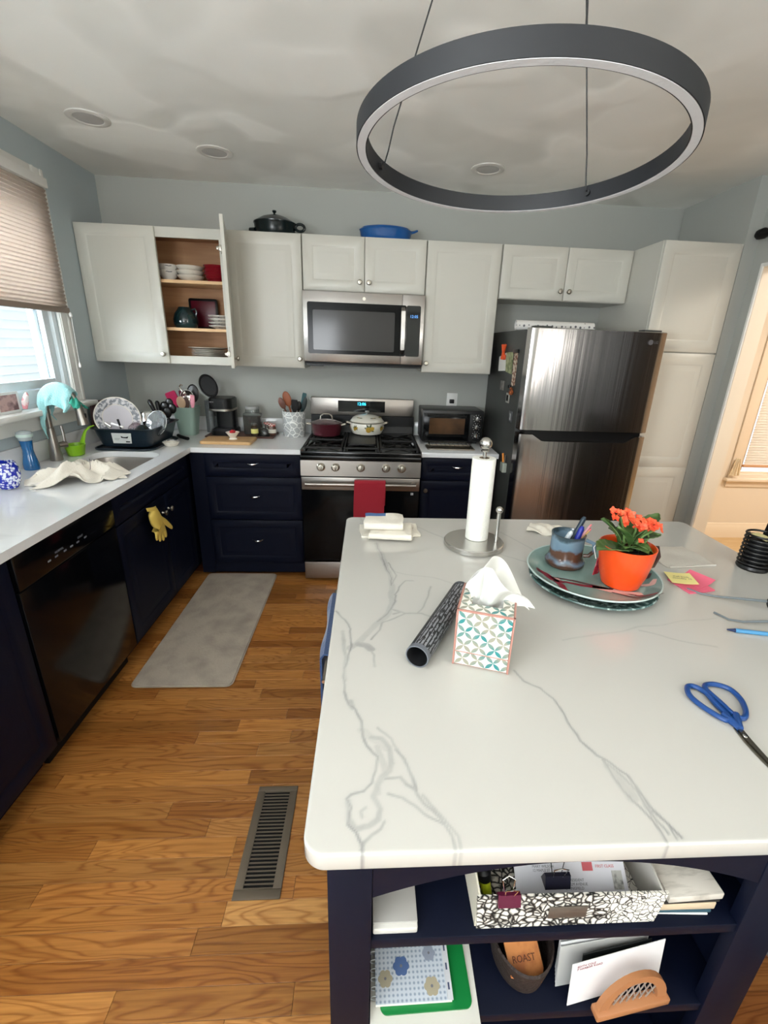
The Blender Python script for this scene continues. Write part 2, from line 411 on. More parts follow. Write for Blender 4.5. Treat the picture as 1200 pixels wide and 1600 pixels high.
# ---- next room seen through the doorway
nx_floor = struct('floor', B().box(XW, 7.6, -4.2, 0.3, -0.06, 0.0), M('next_room_floor', (212, 180, 132), 0.35, coat=0.2, mottle=((198, 162, 112), 6, 0.3, 0.7, (1, 10, 1))))
YW = 0.207
wx0, wx1, wz0, wz1 = 5.02, 6.1, 0.60, 2.0
struct('wall_far', B().box(XW, wx0, YW, YW+0.1, 0, ZC).box(wx1, 7.6, YW, YW+0.1, 0, ZC).box(wx0, wx1, YW, YW+0.1, 0, wz0).box(wx0, wx1, YW, YW+0.1, wz1, ZC)
       .box(7.5, 7.6, -4.2, YW, 0, ZC).box(XW, 7.6, -4.3, -4.2, 0, ZC), cream_m)
struct('ceiling', B().box(XW, 7.6, -4.3, 0.3, ZC, ZC+0.1), M('next_room_ceiling', (236, 230, 220), 0.7))
struct('baseboard_far', B().prism_yz([(YW, 0), (YW-0.018, 0), (YW-0.018, 0.10), (YW-0.010, 0.115), (YW-0.006, 0.135), (YW, 0.14)], XW, 7.5), M('cream_trim', (240, 222, 196), 0.4))
ctrim = M('cream_window_trim', (240, 222, 198), 0.45)
win2 = struct('window_2', B().box(wx0, wx0+0.04, YW+0.02, YW+0.07, wz0, wz1).box(wx1-0.04, wx1, YW+0.02, YW+0.07, wz0, wz1).box(wx0+0.04, wx1-0.04, YW+0.02, YW+0.07, wz0, wz0+0.02).box(wx0+0.04, wx1-0.04, YW+0.02, YW+0.07, wz1-0.04, wz1), ctrim)
mk('pane', B().box(wx0+0.04, wx1-0.04, YW+0.04, YW+0.044, wz0+0.02, wz1-0.04), glass, win2)
mk('window_sill', B().box(wx0-0.12, wx1+0.12, YW-0.05, YW+0.02, 0.545, 0.57, bev=0.004).box(wx0-0.09, wx1+0.09, YW-0.014, YW-0.001, 0.49, 0.545), ctrim, win2)
mk('window_casing', B().box(wx0-0.09, wx0, YW-0.016, YW-0.001, 0.57, wz1+0.09, bev=0.003).box(wx1, wx1+0.09, YW-0.016, YW-0.001, 0.57, wz1+0.09, bev=0.003).box(wx0, wx1, YW-0.016, YW-0.001, wz1, wz1+0.09, bev=0.003), ctrim, win2)
blind_m = M('white_slat_blind', (240, 234, 224), 0.5)
ntb, nb, bb_ = nodes(blind_m)
tr = add(ntb, 'ShaderNodeBsdfTranslucent'); tr.inputs[0].default_value = lin((255, 246, 232)); mx = add(ntb, 'ShaderNodeMixShader'); mx.inputs[0].default_value = 0.5
ntb.links.new(bb_.outputs[0], mx.inputs[1]); ntb.links.new(tr.outputs[0], mx.inputs[2]); ntb.links.new(mx.outputs[0], nb['Material Output'].inputs[0])
t = T('window_blind', 'white horizontal slat blind in the cream room beyond the doorway', 'blind', (5.56, YW-0.01, wz0))
for i in range(58):
    z = 0.70 + i*0.0222
    sb = B(); sb.mx = Matrix.Translation((5.56, YW-0.006, z)) @ Matrix.Rotation(math.radians(62), 4, 'X'); sb.box(-0.51, 0.51, -0.0125, 0.0125, -0.0006, 0.0006)
    t.p('slat', sb, blind_m)
t.p('bottom_rail', B().box(5.04, 6.08, YW-0.018, YW+0.006, 0.668, 0.69, bev=0.002), M('tan_rail', (214, 164, 122), 0.5), label='tan bottom rail')
t.p('head_rail', B().box(5.03, 6.09, YW-0.02, YW+0.01, 1.985, 2.01), blind_m)
cm = M('cream_curtain', (240, 222, 190), 0.85, bump=(40, 0.1))
cu = B().sheet(lambda u, v: (4.955 + (v-0.5)*0.07*(0.35+0.8*(1-u)), YW-0.045 + 0.012*math.sin(v*18), 0.60 + u*0.15), 12, 16, 0.004)
single('curtain_tieback', 'small cream gathered fabric beside the blind in the far room', 'curtain', cu, cm, loc=(4.955, YW-0.045, 0.6))

# ---- doorway trim in the right wall
dtrim = M('doorway_trim', (238, 226, 206), 0.4)
d1 = struct('door_1', B().box(XR-0.002, XW+0.002, DY1-0.012, DY1-0.0005, 0, DZ).box(XR-0.002, XW+0.002, DY0+0.0005, DY0+0.012, 0, DZ).box(XR-0.002, XW+0.002, DY0+0.012, DY1-0.012, DZ-0.012, DZ-0.0005), dtrim)
mk('casing', B().box(XR-0.012, XR-0.001, DY1-0.010, DY1+0.008, 0, DZ+0.01, bev=0.003).box(XR-0.012, XR-0.001, DY0-0.008, DY0+0.010, 0, DZ+0.01, bev=0.003).box(XR-0.012, XR-0.001, DY0+0.010, DY1-0.010, DZ-0.008, DZ+0.01, bev=0.003), trim_m, d1, label='narrow white casing bead')
t = T('curtain_rod', 'black rod end mounted high beside the pantry above the doorway', 'rod', (3.93, -0.78, 2.20))
t.p('rod', B().cyl((3.92, -0.79, 2.215), (3.92, -2.3, 2.215), 0.013), black_mt)
t.p('finial', B().tube([(3.92, -0.70, 2.215), (3.92, -0.72, 2.215), (3.92, -0.76, 2.215), (3.92, -0.79, 2.215)], .02, rs=[0.012, 0.026, 0.028, 0.016]), black_mt)
t.p('bracket', B().box(3.91, 3.968, -0.86, -0.84, 2.18, 2.23, bev=0.003), black_mt)

# ---- kitchen window in the left wall
fr_m = M('vinyl_window', (226, 236, 240), 0.35)
ym = (WY0+WY1)/2
win = struct('window_1', B().box(-0.12, -0.004, WY1-0.03, WY1, WZ0, WZ1).box(-0.12, -0.004, WY0, WY0+0.03, WZ0, WZ1).box(-0.12, -0.004, WY0+0.03, WY1-0.03, WZ0, WZ0+0.02).box(-0.12, -0.004, WY0+0.03, WY1-0.03, WZ1-0.03, WZ1), fr_m)
def sash(x, z0, z1, y0=WY0+0.03, y1=WY1-0.03):
    s_ = mk('sash', B().box(x-0.03, x, y0, y0+0.05, z0, z1, bev=0.004).box(x-0.03, x, y1-0.05, y1, z0, z1, bev=0.004).box(x-0.03, x, y0+0.05, y1-0.05, z0, z0+0.045, bev=0.004).box(x-0.03, x, y0+0.05, y1-0.05, z1-0.04, z1, bev=0.004), fr_m, win)
    mk('pane', B().box(x-0.017, x-0.014, y0+0.05, y1-0.05, z0+0.045, z1-0.04), glass, s_)
sash(-0.022, 1.275, 1.74); sash(-0.058, 1.70, 2.24)
mk('sash_track', B().box(-0.09, -0.058, WY1-0.10, WY1-0.03, WZ0+0.02, 1.70).box(-0.09, -0.058, WY0+0.03, WY0+0.10, WZ0+0.02, 1.70), fr_m, win)
mk('sill_step', B().box(-0.12, -0.004, WY0+0.03, WY1-0.03, WZ0+0.02, 1.272, bev=0.004), fr_m, win)
mk('casing', B().box(0.001, 0.018, WY1, WY1+0.085, WZ0, WZ1+0.09, bev=0.003).box(0.018, 0.026, WY1+0.062, WY1+0.085, WZ0, WZ1+0.09, bev=0.003).box(0.018, 0.023, WY1+0.006, WY1+0.018, WZ0, WZ1+0.09, bev=0.002)
   .box(0.001, 0.018, WY0-0.085, WY0, WZ0, WZ1+0.09, bev=0.003).box(0.001, 0.018, WY0, WY1, WZ1, WZ1+0.09, bev=0.003), trim_m, win)
mk('window_stool', B().box(-0.004, 0.085, WY0-0.11, WY1+0.11, WZ0-0.03, WZ0, bev=0.008).prism_xz([(0.001, WZ0-0.03), (0.05, WZ0-0.03), (0.035, WZ0-0.045), (0.02, WZ0-0.05), (0.018, WZ0-0.11), (0.001, WZ0-0.115)], WY0-0.085, WY1+0.085), trim_m, win)
# pleated shade, half raised
shade_m = M('pleated_shade_fabric', (214, 200, 190), 0.8)
nts, ns, bs_ = nodes(shade_m)
tr = add(nts, 'ShaderNodeBsdfTranslucent'); tr.inputs[0].default_value = lin((214, 205, 196)); mx = add(nts, 'ShaderNodeMixShader'); mx.inputs[0].default_value = 0.58
nts.links.new(bs_.outputs[0], mx.inputs[1]); nts.links.new(tr.outputs[0], mx.inputs[2]); nts.links.new(mx.outputs[0], ns['Material Output'].inputs[0])
t = T('pleated_shade', 'beige pleated window shade half lowered over the kitchen window', 'shade', (0.04, ym, 1.66))
sx0, sx1 = WY0-0.04, WY1+0.055
NP = 30
pts = []
for i in range(NP*2+1):
    z = 1.695 + (2.27-1.695)*i/(NP*2); pts.append((0.030 + (0.011 if i % 2 else 0.0), z))
poly = [(x+0.0008, z) for x, z in pts] + [(x-0.0008, z) for x, z in reversed(pts)]
t.p('pleats', B().prism_xz(poly, sx0, sx1), shade_m, smooth=0)
t.p('bottom_rail', B().box(0.024, 0.048, sx0-0.002, sx1+0.002, 1.668, 1.697, bev=0.004), M('taupe_rail', (140, 124, 112), 0.5), label='taupe bottom rail')
t.p('head_rail', B().box(0.0265, 0.058, sx0, sx1, 2.27, 2.315, bev=0.004), white_pl, label='white head rail')
t.p('pull_cord', B().cyl((0.052, sx1-0.005, 1.66), (0.052, sx1-0.01, 1.40), 0.0016, seg=6).lathe([(0.003, 0), (0.008, -0.012), (0.007, -0.026), (0, -0.03)], (0.052, sx1-0.01, 1.402), seg=10).lathe([(0.004, 0), (0.009, -0.012), (0.008, -0.024), (0, -0.03)], (0.05, sx1-0.005, 1.674), seg=10), white_pl, label='thin white cord with a small bell-shaped pull')

# ---- neighbour's house outside
side_m = M('white_vinyl_siding', (236, 240, 240), 0.6)
t = T('neighbour_house', 'white clapboard house wall outside the kitchen window', 'house', (-2.6, 1.5, -1.0))
t.p('wall', B().box(-2.9, -2.62, -4.5, 7.0, -1.0, 4.5), side_m)
for i in range(52):
    z = -1.0 + i*0.104
    sb = B().prism_xz([(-2.62, z), (-2.596, z), (-2.604, z+0.012), (-2.617, z+0.104), (-2.62, z+0.104)], -4.5, 7.0)
    t.p('clapboard', sb, side_m, smooth=0)
struct('ground_outside', B().box(-12, -0.2, -9, 9, -1.1, -1.0), M('grass_outside', (120, 130, 90), 0.9))

# ---- recessed ceiling lights (off)
rl_t = M('downlight_trim', (214, 212, 206), 0.4); rl_l = M('downlight_lens', (188, 186, 182), 0.25)
lab = ['white recessed downlight nearest the window corner', 'white recessed downlight above the open cabinet, middle one', 'white recessed downlight framed inside the black ring pendant']
for (x, y), l in zip(((0.425, -0.83), (0.903, -0.508), (2.40, -0.508)), lab):
    t = T('recessed_light', l, 'downlight', (x, y, ZC))
    t.p('trim_ring', B().lathe([(0.060, 0.0), (0.094, 0.0), (0.093, -0.004), (0.080, -0.008), (0.066, -0.006), (0.060, 0.0)], (x, y, ZC-0.0005), seg=40, cap=False), rl_t)
    t.p('lens', B().lathe([(0, -0.003), (0.05, -0.003), (0.064, -0.001)], (x, y, ZC-0.003), seg=40, cap=False), rl_l)
single('bounce_rug', 'large pale gray rug added behind the camera to bounce light', 'rug', B().prism(rrect(0.5, 3.6, -6.3, -4.0, 0.02), 0.0005, 0.012, bev=0.004), M('pale_rug', (214, 212, 208), 0.9, bump=(80, 0.3)))  # unseen rug, added to bounce neutral light up to the ceiling
# baseboard bits
struct('baseboard_right', B().box(XR-0.014, XR-0.001, -4.9, -3.36, 0, 0.12, bev=0.003), trim_m)
# outlet above toaster oven and one beside coffee maker
t = T('wall_outlet', 'white wall outlet with a black plug above the toaster oven', 'outlet', (2.40, 0, 1.16))
t.p('cover_plate', B().box(2.345, 2.425, -0.006, -0.0005, 1.12, 1.24, bev=0.002), white_pl)
t.p('plug', B().box(2.365, 2.40, -0.03, -0.006, 1.165, 1.195, bev=0.004), black_pl, label='black plug')
# ================================================================== CABINETS
UB, UT, UY = 1.40, 2.18, -0.33
def add_door(t, x0, x1, z0, z1, yf, knob=None, mat=white_cab, stile=0.055, kind='raised', name='door'):
    d = t.p(name, B().panel(x0, x1, z0, z1, yf-0.02, 0.0195, stile, kind), mat)
    if knob: t.p('knob', knob_b(knob[0], yf-0.02, knob[1]), nickel, parent=d)
    return d
# 1) corner wall cabinet, left door closed, right door wide open
t = T('wall_cabinet', 'white wall cabinet beside the window with its right door open', 'cabinet', (0.43, -0.165, UB))
x0, x1 = 0.002, 0.862
t.p('cabinet_shell', B().box(x0, x0+0.018, -0.312, -0.001, UB, UT).box(x1-0.018, x1, -0.312, -0.001, UB, UT).box(x0+0.018, x1-0.018, -0.312, -0.001, UB, UB+0.02)
    .box(x0+0.018, x1-0.018, -0.312, -0.001, UT-0.02, UT).box(x0+0.018, x1-0.018, -0.012, -0.001, UB+0.02, UT-0.02), maple, label='maple interior')
t.p('face_frame', B().box(x0, x0+0.035, UY, -0.312, UB, UT).box(x1-0.03, x1, UY, -0.312, UB, UT).box(x0+0.035, x1-0.03, UY, -0.312, UB, UB+0.05).box(x0+0.035, x1-0.03, UY, -0.312, UT-0.055, UT)
    .box(x0, x0+0.0015, -0.312, -0.001, UB, UT), white_cab)
for z in (1.622, 1.90):
    t.p('shelf', B().box(x0+0.018, x1-0.018, -0.300, -0.012, z-0.018, z), [maple_edge])
add_door(t, 0.004, 0.461, UB+0.003, UT-0.003, UY, (0.435, 1.458))
# open door: hinge at (0.858, UY), swung open about 105 degrees
L = 0.388; a = math.radians(103.5)
dr = T.__new__(T)
d = mk('door', B().panel(-L, 0, UB+0.003-UB, UT-0.003-UB, -0.02, 0.0195, 0.055, 'raised'), white_cab, t.o)
d.location = (0.864-0.43, UY-0.006+0.165, 0); d.rotation_euler = (0, 0, a)
k = mk('knob', knob_b(-L+0.028, -0.02, 0.058), nickel, d)
for z in (1.47, 2.08):
    t.p('hinge', B().box(0.830, 0.850, -0.346, -0.331, z-0.017, z+0.017, bev=0.003).box(0.816, 0.8295, -0.343, -0.334, z-0.009, z+0.009, bev=0.002), nickel)
for z in (0.10, 0.66):
    mk('hinge', B().box(-0.05, -0.014, 0.0, 0.012, z-0.02, z+0.02, bev=0.003).cyl((-0.03, 0.012, z), (-0.03, 0.018, z), 0.016), nickel, d)
# 2) single
def wall_cab(x0, x1, z0, z1, label, doors, group=None):
    t = T('wall_cabinet', label, 'cabinet', ((x0+x1)/2, -0.165, z0))
    t.p('cabinet_shell', B().box(x0, x1, UY+0.001, -0.001, z0, z1, bev=0.001, seg=1), white_cab)
    for dx0, dx1, kx, kz in doors: add_door(t, dx0, dx1, z0+0.003, z1-0.003, UY, (kx, kz))
    return t
wall_cab(0.866, 1.328, UB, UT, 'tall single-door white wall cabinet left of the microwave', [(0.868, 1.326, 1.300, 1.458)])
wall_cab(1.331, 2.099, 1.868, UT, 'short two-door white wall cabinet above the microwave', [(1.334, 1.713, 1.686, 1.925), (1.717, 2.096, 1.744, 1.925)])
wall_cab(2.102, 2.572, UB, UT, 'tall single-door white wall cabinet between microwave and refrigerator', [(2.105, 2.569, 2.128, 1.458)])
wall_cab(2.576, 3.418, 1.870, UT, 'short two-door white wall cabinet above the refrigerator', [(2.579, 2.995, 2.968, 1.925), (2.999, 3.415, 3.026, 1.925)])
# 3) pantry
t = T('pantry_cabinet', 'tall white pantry cabinet to the right of the refrigerator', 'cabinet', (3.655, -0.33, 0))
t.p('cabinet_shell', B().box(3.421, 3.889, -0.65, -0.001, 0.0, UT, bev=0.001, seg=1), white_cab)
add_door(t, 3.424, 3.886, 1.585, UT-0.003, -0.65, None, stile=0.06)
dz = t.p('door', B().panel(3.424, 3.886, 0.86, 1.578, -0.67, 0.0195, 0.06, 'raised').panel(3.424, 3.886, 0.11, 0.859, -0.67, 0.0195, 0.06, 'raised'), white_cab)
# ---- base cabinets along the left wall (front faces +x at x=0.59)
def left_unit(y0, y1, label, fronts, name='base_cabinet'):
    t = T(name, label, 'cabinet', (0, 0, 0), rot=PI/2)     # local x = world y, local y = -world x
    sh = B().box(y0, y0+0.018, -0.589, -0.005, 0.10, 0.88).box(y1-0.018, y1, -0.589, -0.005, 0.10, 0.88).box(y0+0.018, y1-0.018, -0.589, -0.005, 0.10, 0.118).box(y0+0.018, y1-0.018, -0.017, -0.005, 0.118, 0.88)
    if not fronts: sh.box(y0+0.018, y1-0.018, -0.589, -0.573, 0.118, 0.88)
    t.p('cabinet_shell', sh.box(y0+0.018, y1-0.018, -0.589, -0.57, 0.862, 0.88), navy); t.p('toe_kick', B().box(y0, y1, -0.53, -0.51, 0.0, 0.0995), navy)
    for f in fronts:
        d = t.p(f[0], B().panel(f[1], f[2], f[3], f[4], -0.61, 0.0195, 0.055, f[5]), navy)
        if f[6]: t.p('knob', knob_b(f[6][0], -0.61, f[6][1]), nickel, parent=d)
    return t
left_unit(-1.535, -0.62, 'navy sink base cabinet with two doors and a hanging yellow glove',
          [('false_front', -1.532, -0.655, 0.735, 0.872, 'shaker', None), ('door', -1.030, -0.655, 0.105, 0.728, 'raised', (-0.995, 0.635)), ('door', -1.532, -1.034, 0.105, 0.728, 'raised', (-1.070, 0.635))])
left_unit(-3.10, -2.155, 'navy base cabinet at the near left end of the counter', [('door', -3.09, -2.63, 0.105, 0.872, 'raised', None), ('door', -2.626, -2.16, 0.105, 0.872, 'raised', None)])
left_unit(-0.618, -0.005, 'navy blind corner base cabinet under the drying rack', [])
t = T('dishwasher', 'glossy black dishwasher in the navy cabinets left of the gray mat', 'dishwasher', (0, 0, 0), rot=PI/2)
t.p('tub_body', B().box(-2.15, -1.54, -0.585, -0.005, 0.10, 0.875), black_pl)
t.p('door_panel', B().box(-2.147, -1.543, -0.612, -0.586, 0.105, 0.74, bev=0.004), dw_m)
cp = t.p('control_panel', B().box(-2.147, -1.543, -0.616, -0.586, 0.745, 0.872, bev=0.006), dw_m)
g = M('grey_print', (112, 118, 128), 0.5)
for x, tx in ((-1.93, 'NORMAL'), (-1.80, 'START')): 
    q = text(tx, 0.012, (x, -0.6168, 0.80), (PI/2, 0, 0), g, name='button_text', parent=cp)
for x in (-1.99, -1.95, -1.90, -1.86, -1.82, -1.77): t.p('button', B().box(x-0.008, x+0.008, -0.6172, -0.6158, 0.782, 0.788), g, parent=cp)
t.p('toe_kick', B().box(-2.147, -1.543, -0.55, -0.53, 0.0, 0.10), black_mt)
# ---- back run drawers
def pull_b(x, yf, z, w=0.075):
    b = B(); pts = []
    for i in range(9):
        u = i/8; pts.append((x - w/2 + w*u, yf - 0.022*math.sin(PI*u)**0.6 if 0 < i < 8 else yf, z + 0.004 - 0.004*math.sin(PI*u)))
    return b.tube(pts, 0.004, 8, rs=[0.003, 0.004, 0.005, 0.006, 0.0065, 0.006, 0.005, 0.004, 0.003])
t = T('base_cabinet', 'navy three-drawer base cabinet left of the range', 'cabinet', (1.0, -0.3, 0))
t.p('cabinet_shell', B().box(0.615, 1.318, -0.589, -0.005, 0.02, 0.88).box(0.612, 0.700, -0.6, -0.589, 0.02, 0.88), navy)
for z0, z1, zh in ((0.725, 0.872, 0.81), (0.425, 0.717, 0.59), (0.10, 0.417, 0.275)):
    d = t.p('drawer', B().panel(0.703, 1.314, z0, z1, -0.61, 0.02, 0.045, 'raised'), navy)
    t.p('handle', pull_b(1.008, -0.61, zh), chrome, parent=d)
t = T('base_cabinet', 'narrow navy base cabinet between range and refrigerator with one drawer', 'cabinet', (2.36, -0.3, 0))
t.p('cabinet_shell', B().box(2.102, 2.605, -0.589, -0.005, 0.02, 0.88), navy)
d = t.p('drawer', B().panel(2.108, 2.600, 0.725, 0.872, -0.61, 0.02, 0.04, 'raised'), navy); t.p('handle', pull_b(2.348, -0.61, 0.815), chrome, parent=d)
d = t.p('door', B().panel(2.108, 2.600, 0.10, 0.717, -0.61, 0.02, 0.055, 'raised'), navy); t.p('knob', knob_b(2.14, -0.61, 0.655), nickel, parent=d)
# ---- countertops
quartz = M('white_quartz', (232, 234, 236), 0.12, coat=0.2, mottle=((206, 208, 212), 2.2, 0.62, 0.78, (1, 3, 1)))
sx0_, sx1_, sy0_, sy1_ = 0.175, 0.545, -1.36, -0.79
ct = B()
ct.prism([(0.002, -3.12), (0.634, -3.12), (0.634, sy0_), (0.002, sy0_)], 0.882, 0.914)
ct.prism([(0.002, sy0_), (sx0_, sy0_), (sx0_, sy1_), (0.002, sy1_)], 0.882, 0.914)
ct.prism([(sx1_, sy0_), (0.634, sy0_), (0.634, sy1_), (sx1_, sy1_)], 0.882, 0.914)
ct.prism([(0.002, sy1_), (0.634, sy1_), (0.634, -0.634), (1.320, -0.634), (1.320, -0.002), (0.002, -0.002)], 0.882, 0.914)
# rounded corners of the sink cut-out
for cx, cy, ax, ay in ((sx0_, sy0_, 1, 1), (sx1_, sy0_, -1, 1), (sx0_, sy1_, 1, -1), (sx1_, sy1_, -1, -1)):
    r = 0.09; pl = [(cx, cy)]
    for i in range(9):
        a = PI/2*i/8; pl.append((cx + ax*(r - r*math.sin(a)), cy + ay*(r - r*math.cos(a))))
    ct.prism(pl, 0.882, 0.914)
t = T('countertop', 'white quartz countertop running along the sink wall to the range', 'countertop', (0.3, -1.5, 0.882))
t.p('slab', ct, quartz, smooth=30)
t.p('backsplash', B().box(0.002, 0.022, -3.1, -0.004, 0.915, 1.018, bev=0.002).box(0.024, 1.318, -0.022, -0.002, 0.915, 1.018, bev=0.002), quartz)
t = T('countertop', 'short white quartz countertop under the toaster oven', 'countertop', (2.36, -0.3, 0.882))
t.p('slab', B().box(2.101, 2.612, -0.634, -0.002, 0.882, 0.914, bev=0.002), quartz)
t.p('backsplash', B().box(2.101, 2.60, -0.022, -0.002, 0.915, 1.018, bev=0.002), quartz)
# ---- sink
sk = B()
def rr(ins, z, r): return [(x, y, z) for x, y in rrect(sx0_+0.006+ins, sx1_-0.006-ins, sy0_+0.006+ins, sy1_-0.006-ins, r, 6)]
tb = bmesh.new(); rings = [[tb.verts.new(p) for p in rr(i_, z_, r_)] for i_, z_, r_ in ((-0.02, 0.881, 0.10), (-0.002, 0.881, 0.088), (0.0, 0.875, 0.086), (0.004, 0.74, 0.08), (0.02, 0.70, 0.06), (0.05, 0.690, 0.04), (0.05, 0.684, 0.04), (0.01, 0.690, 0.06), (-0.006, 0.735, 0.08), (-0.006, 0.873, 0.086), (-0.02, 0.877, 0.10))]
for p, q in zip(rings, rings[1:]):
    for k in range(len(p)): tb.faces.new((p[k], p[(k+1) % len(p)], q[(k+1) % len(p)], q[k]))
tb.faces.new(rings[5]); tb.faces.new(rings[6])
for k in range(len(rings[0])): l = (k+1) % len(rings[0]); tb.faces.new((rings[-1][k], rings[-1][l], rings[0][l], rings[0][k]))
bmesh.ops.recalc_face_normals(tb, faces=tb.faces); sk.merge(tb)
t = T('sink', 'stainless undermount sink in the white counter below the window', 'sink', (0.36, -1.07, 0.684))
t.p('basin', sk, steel_h)
t.p('drain', B().lathe([(0.0, 0.004), (0.02, 0.003), (0.035, 0.006), (0.043, 0.004), (0.044, 0.0015)], (0.33, -1.05, 0.6885), seg=24, cap=False), chrome)
# ================================================================== APPLIANCES
led = M('cyan_led', (10, 60, 70), 0.5, emit=(40, 190, 235), es=2.5)
led2 = M('blue_led', (10, 30, 60), 0.5, emit=(90, 150, 220), es=1.0)
panel_bk = M('display_panel', (16, 18, 20), 0.12, coat=0.3)
# ---- microwave
mx0, mx1, my, mz0, mz1 = 1.332, 2.098, -0.40, 1.435, 1.866
t = T('microwave', 'stainless over-the-range microwave with a black glass door', 'microwave', (1.715, -0.2, mz0))
t.p('housing', B().box(mx0, mx1, my+0.03, -0.002, mz0, mz1-0.001, bev=0.002), M('microwave_case', (40, 40, 42), 0.4))
xd = 1.955
dd = t.p('door', B().box(mx0, xd, my, my+0.029, mz0+0.012, mz1-0.002, bev=0.003), steel)
t.p('window', B().prism_xz(rrect(mx0+0.028, xd+0.028, mz0+0.062, mz1-0.065, 0.012), my-0.003, my-0.0005), black_gl, parent=dd)
t.p('window_inner', B().prism_xz(rrect(mx0+0.062, xd-0.045, mz0+0.085, mz1-0.11, 0.008), my-0.0045, my-0.003), M('microwave_glass', (60, 58, 58), 0.12), parent=dd)
cp = t.p('control_panel', B().box(xd+0.001, mx1, my, my+0.029, mz0+0.012, mz1-0.002, bev=0.003), steel)
t.p('panel_glass', B().prism_xz(rrect(xd+0.029, mx1-0.024, mz0+0.062, mz1-0.065, 0.01), my-0.003, my-0.0005), panel_bk, parent=cp)
q = text('12:05', 0.024, (2.032-1.715, my-0.0035+0.2, 1.737-mz0), (PI/2, 0, 0), led2, name='clock_digits', parent=t.o)
hp = [(xd-0.006, my-0.001, mz0+0.075), (xd-0.006, my-0.035, mz0+0.10), (xd-0.006, my-0.045, (mz0+mz1)/2), (xd-0.006, my-0.035, mz1-0.10), (xd-0.006, my-0.001, mz1-0.075)]
t.p('handle', B().prism_yz([(p[1]-0.006, p[2]) for p in hp] + [(p[1]+0.008, p[2]) for p in reversed(hp)], xd-0.006, xd+0.020, bev=0.003), steel, parent=dd)
mk('logo', B().lathe([(0, 0), (0.010, 0), (0.010, 0.001), (0, 0.001)], (0, 0, 0), seg=16), nickel, t.o).matrix_local = Matrix.Translation((0.0, my-0.0005+0.2, 0.393)) @ Matrix.Rotation(PI/2, 4, 'X')
t.p('underside_vent', B().box(mx0+0.01, mx1-0.01, my+0.02, -0.01, mz0-0.012, mz0-0.001).box(1.36, 1.45, my+0.03, my+0.09, mz0-0.018, mz0-0.012), black_pl)
# ---- range
rx0, rx1, ry = 1.330, 2.091, -0.70
t = T('range', 'stainless gas range with black glass oven door and five knobs', 'range', (1.71, -0.35, 0))
t.p('body', B().box(rx0, rx1, -0.655, -0.03, 0.02, 0.895).box(rx0+0.02, rx1-0.02, -0.63, -0.05, 0.0, 0.02), black_pl)
ckt = t.p('cooktop', B().box(rx0-0.002, rx1+0.002, -0.69, -0.10, 0.896, 0.918, bev=0.005), M('black_enamel', (10, 10, 11), 0.14, coat=0.4))
t.p('front_edge', B().box(rx0, rx1, -0.715, -0.655, 0.868, 0.896, bev=0.004), M('black_enamel_edge', (12, 12, 13), 0.2))
cp = t.p('control_panel', B().prism_yz([(-0.655, 0.768), (-0.722, 0.768), (-0.714, 0.867), (-0.655, 0.867)], rx0, rx1, bev=0.002), steel_h)
for x in (1.458, 1.549, 1.708, 1.868, 1.968):
    b = B(); b.mx = Matrix.Translation((x, -0.7185, 0.826)) @ Matrix.Rotation(PI/2-0.08, 4, 'X')
    b.lathe([(0.027, 0), (0.027, 0.004), (0.020, 0.008), (0.019, 0.026), (0.017, 0.029), (0, 0.030)], seg=24).box(-0.005, 0.005, -0.020, 0.020, 0.028, 0.036, bev=0.002)
    t.p('knob', b, nickel, parent=cp)
od = t.p('oven_door', B().box(rx0+0.002, rx1-0.002, -0.70, -0.656, 0.165, 0.756, bev=0.004), black_gl)
t.p('door_band', B().box(rx0+0.002, rx1-0.002, -0.706, -0.7005, 0.672, 0.756, bev=0.002), steel_h, parent=od)
t.p('handle', B().tube([(rx0+0.03, -0.74, 0.718), (rx0+0.20, -0.752, 0.722), (1.71, -0.757, 0.724), (rx1-0.20, -0.752, 0.722), (rx1-0.03, -0.74, 0.718)], 0.013, 12)
    .box(rx0+0.025, rx0+0.055, -0.742, -0.7065, 0.705, 0.731, bev=0.003).box(rx1-0.055, rx1-0.025, -0.742, -0.7065, 0.705, 0.731, bev=0.003), steel_h, parent=od)
t.p('sticker', B().box(2.035, 2.052, -0.7012, -0.7004, 0.644, 0.660), M('grey_sticker', (190, 192, 195), 0.4), parent=od)
q = text('C', 0.014, (2.0435-1.71, -0.7016+0.35, 0.652), (PI/2, 0, 0), black_mt, parent=t.o)
t.p('storage_drawer', B().box(rx0+0.004, rx1-0.004, -0.702, -0.656, 0.03, 0.155, bev=0.004), steel_h)
t.p('backguard', B().box(rx0-0.006, rx1-0.005, -0.085, -0.03, 1.065, 1.187, bev=0.003), steel_h)
t.p('backguard_base', B().box(rx0, rx1, -0.095, -0.032, 0.90, 1.064).prism_yz([(-0.095, 0.9185), (-0.12, 0.9185), (-0.10, 0.99), (-0.095, 0.99)], rx0+0.01, rx1-0.01), black_pl)
t.p('display', B().box(1.527, 1.873, -0.088, -0.0855, 1.09, 1.170), panel_bk)
q = text('12:06', 0.030, (1.70-1.71, -0.0888+0.35, 1.148), (PI/2, 0, 0), led, name='clock_digits', parent=t.o)
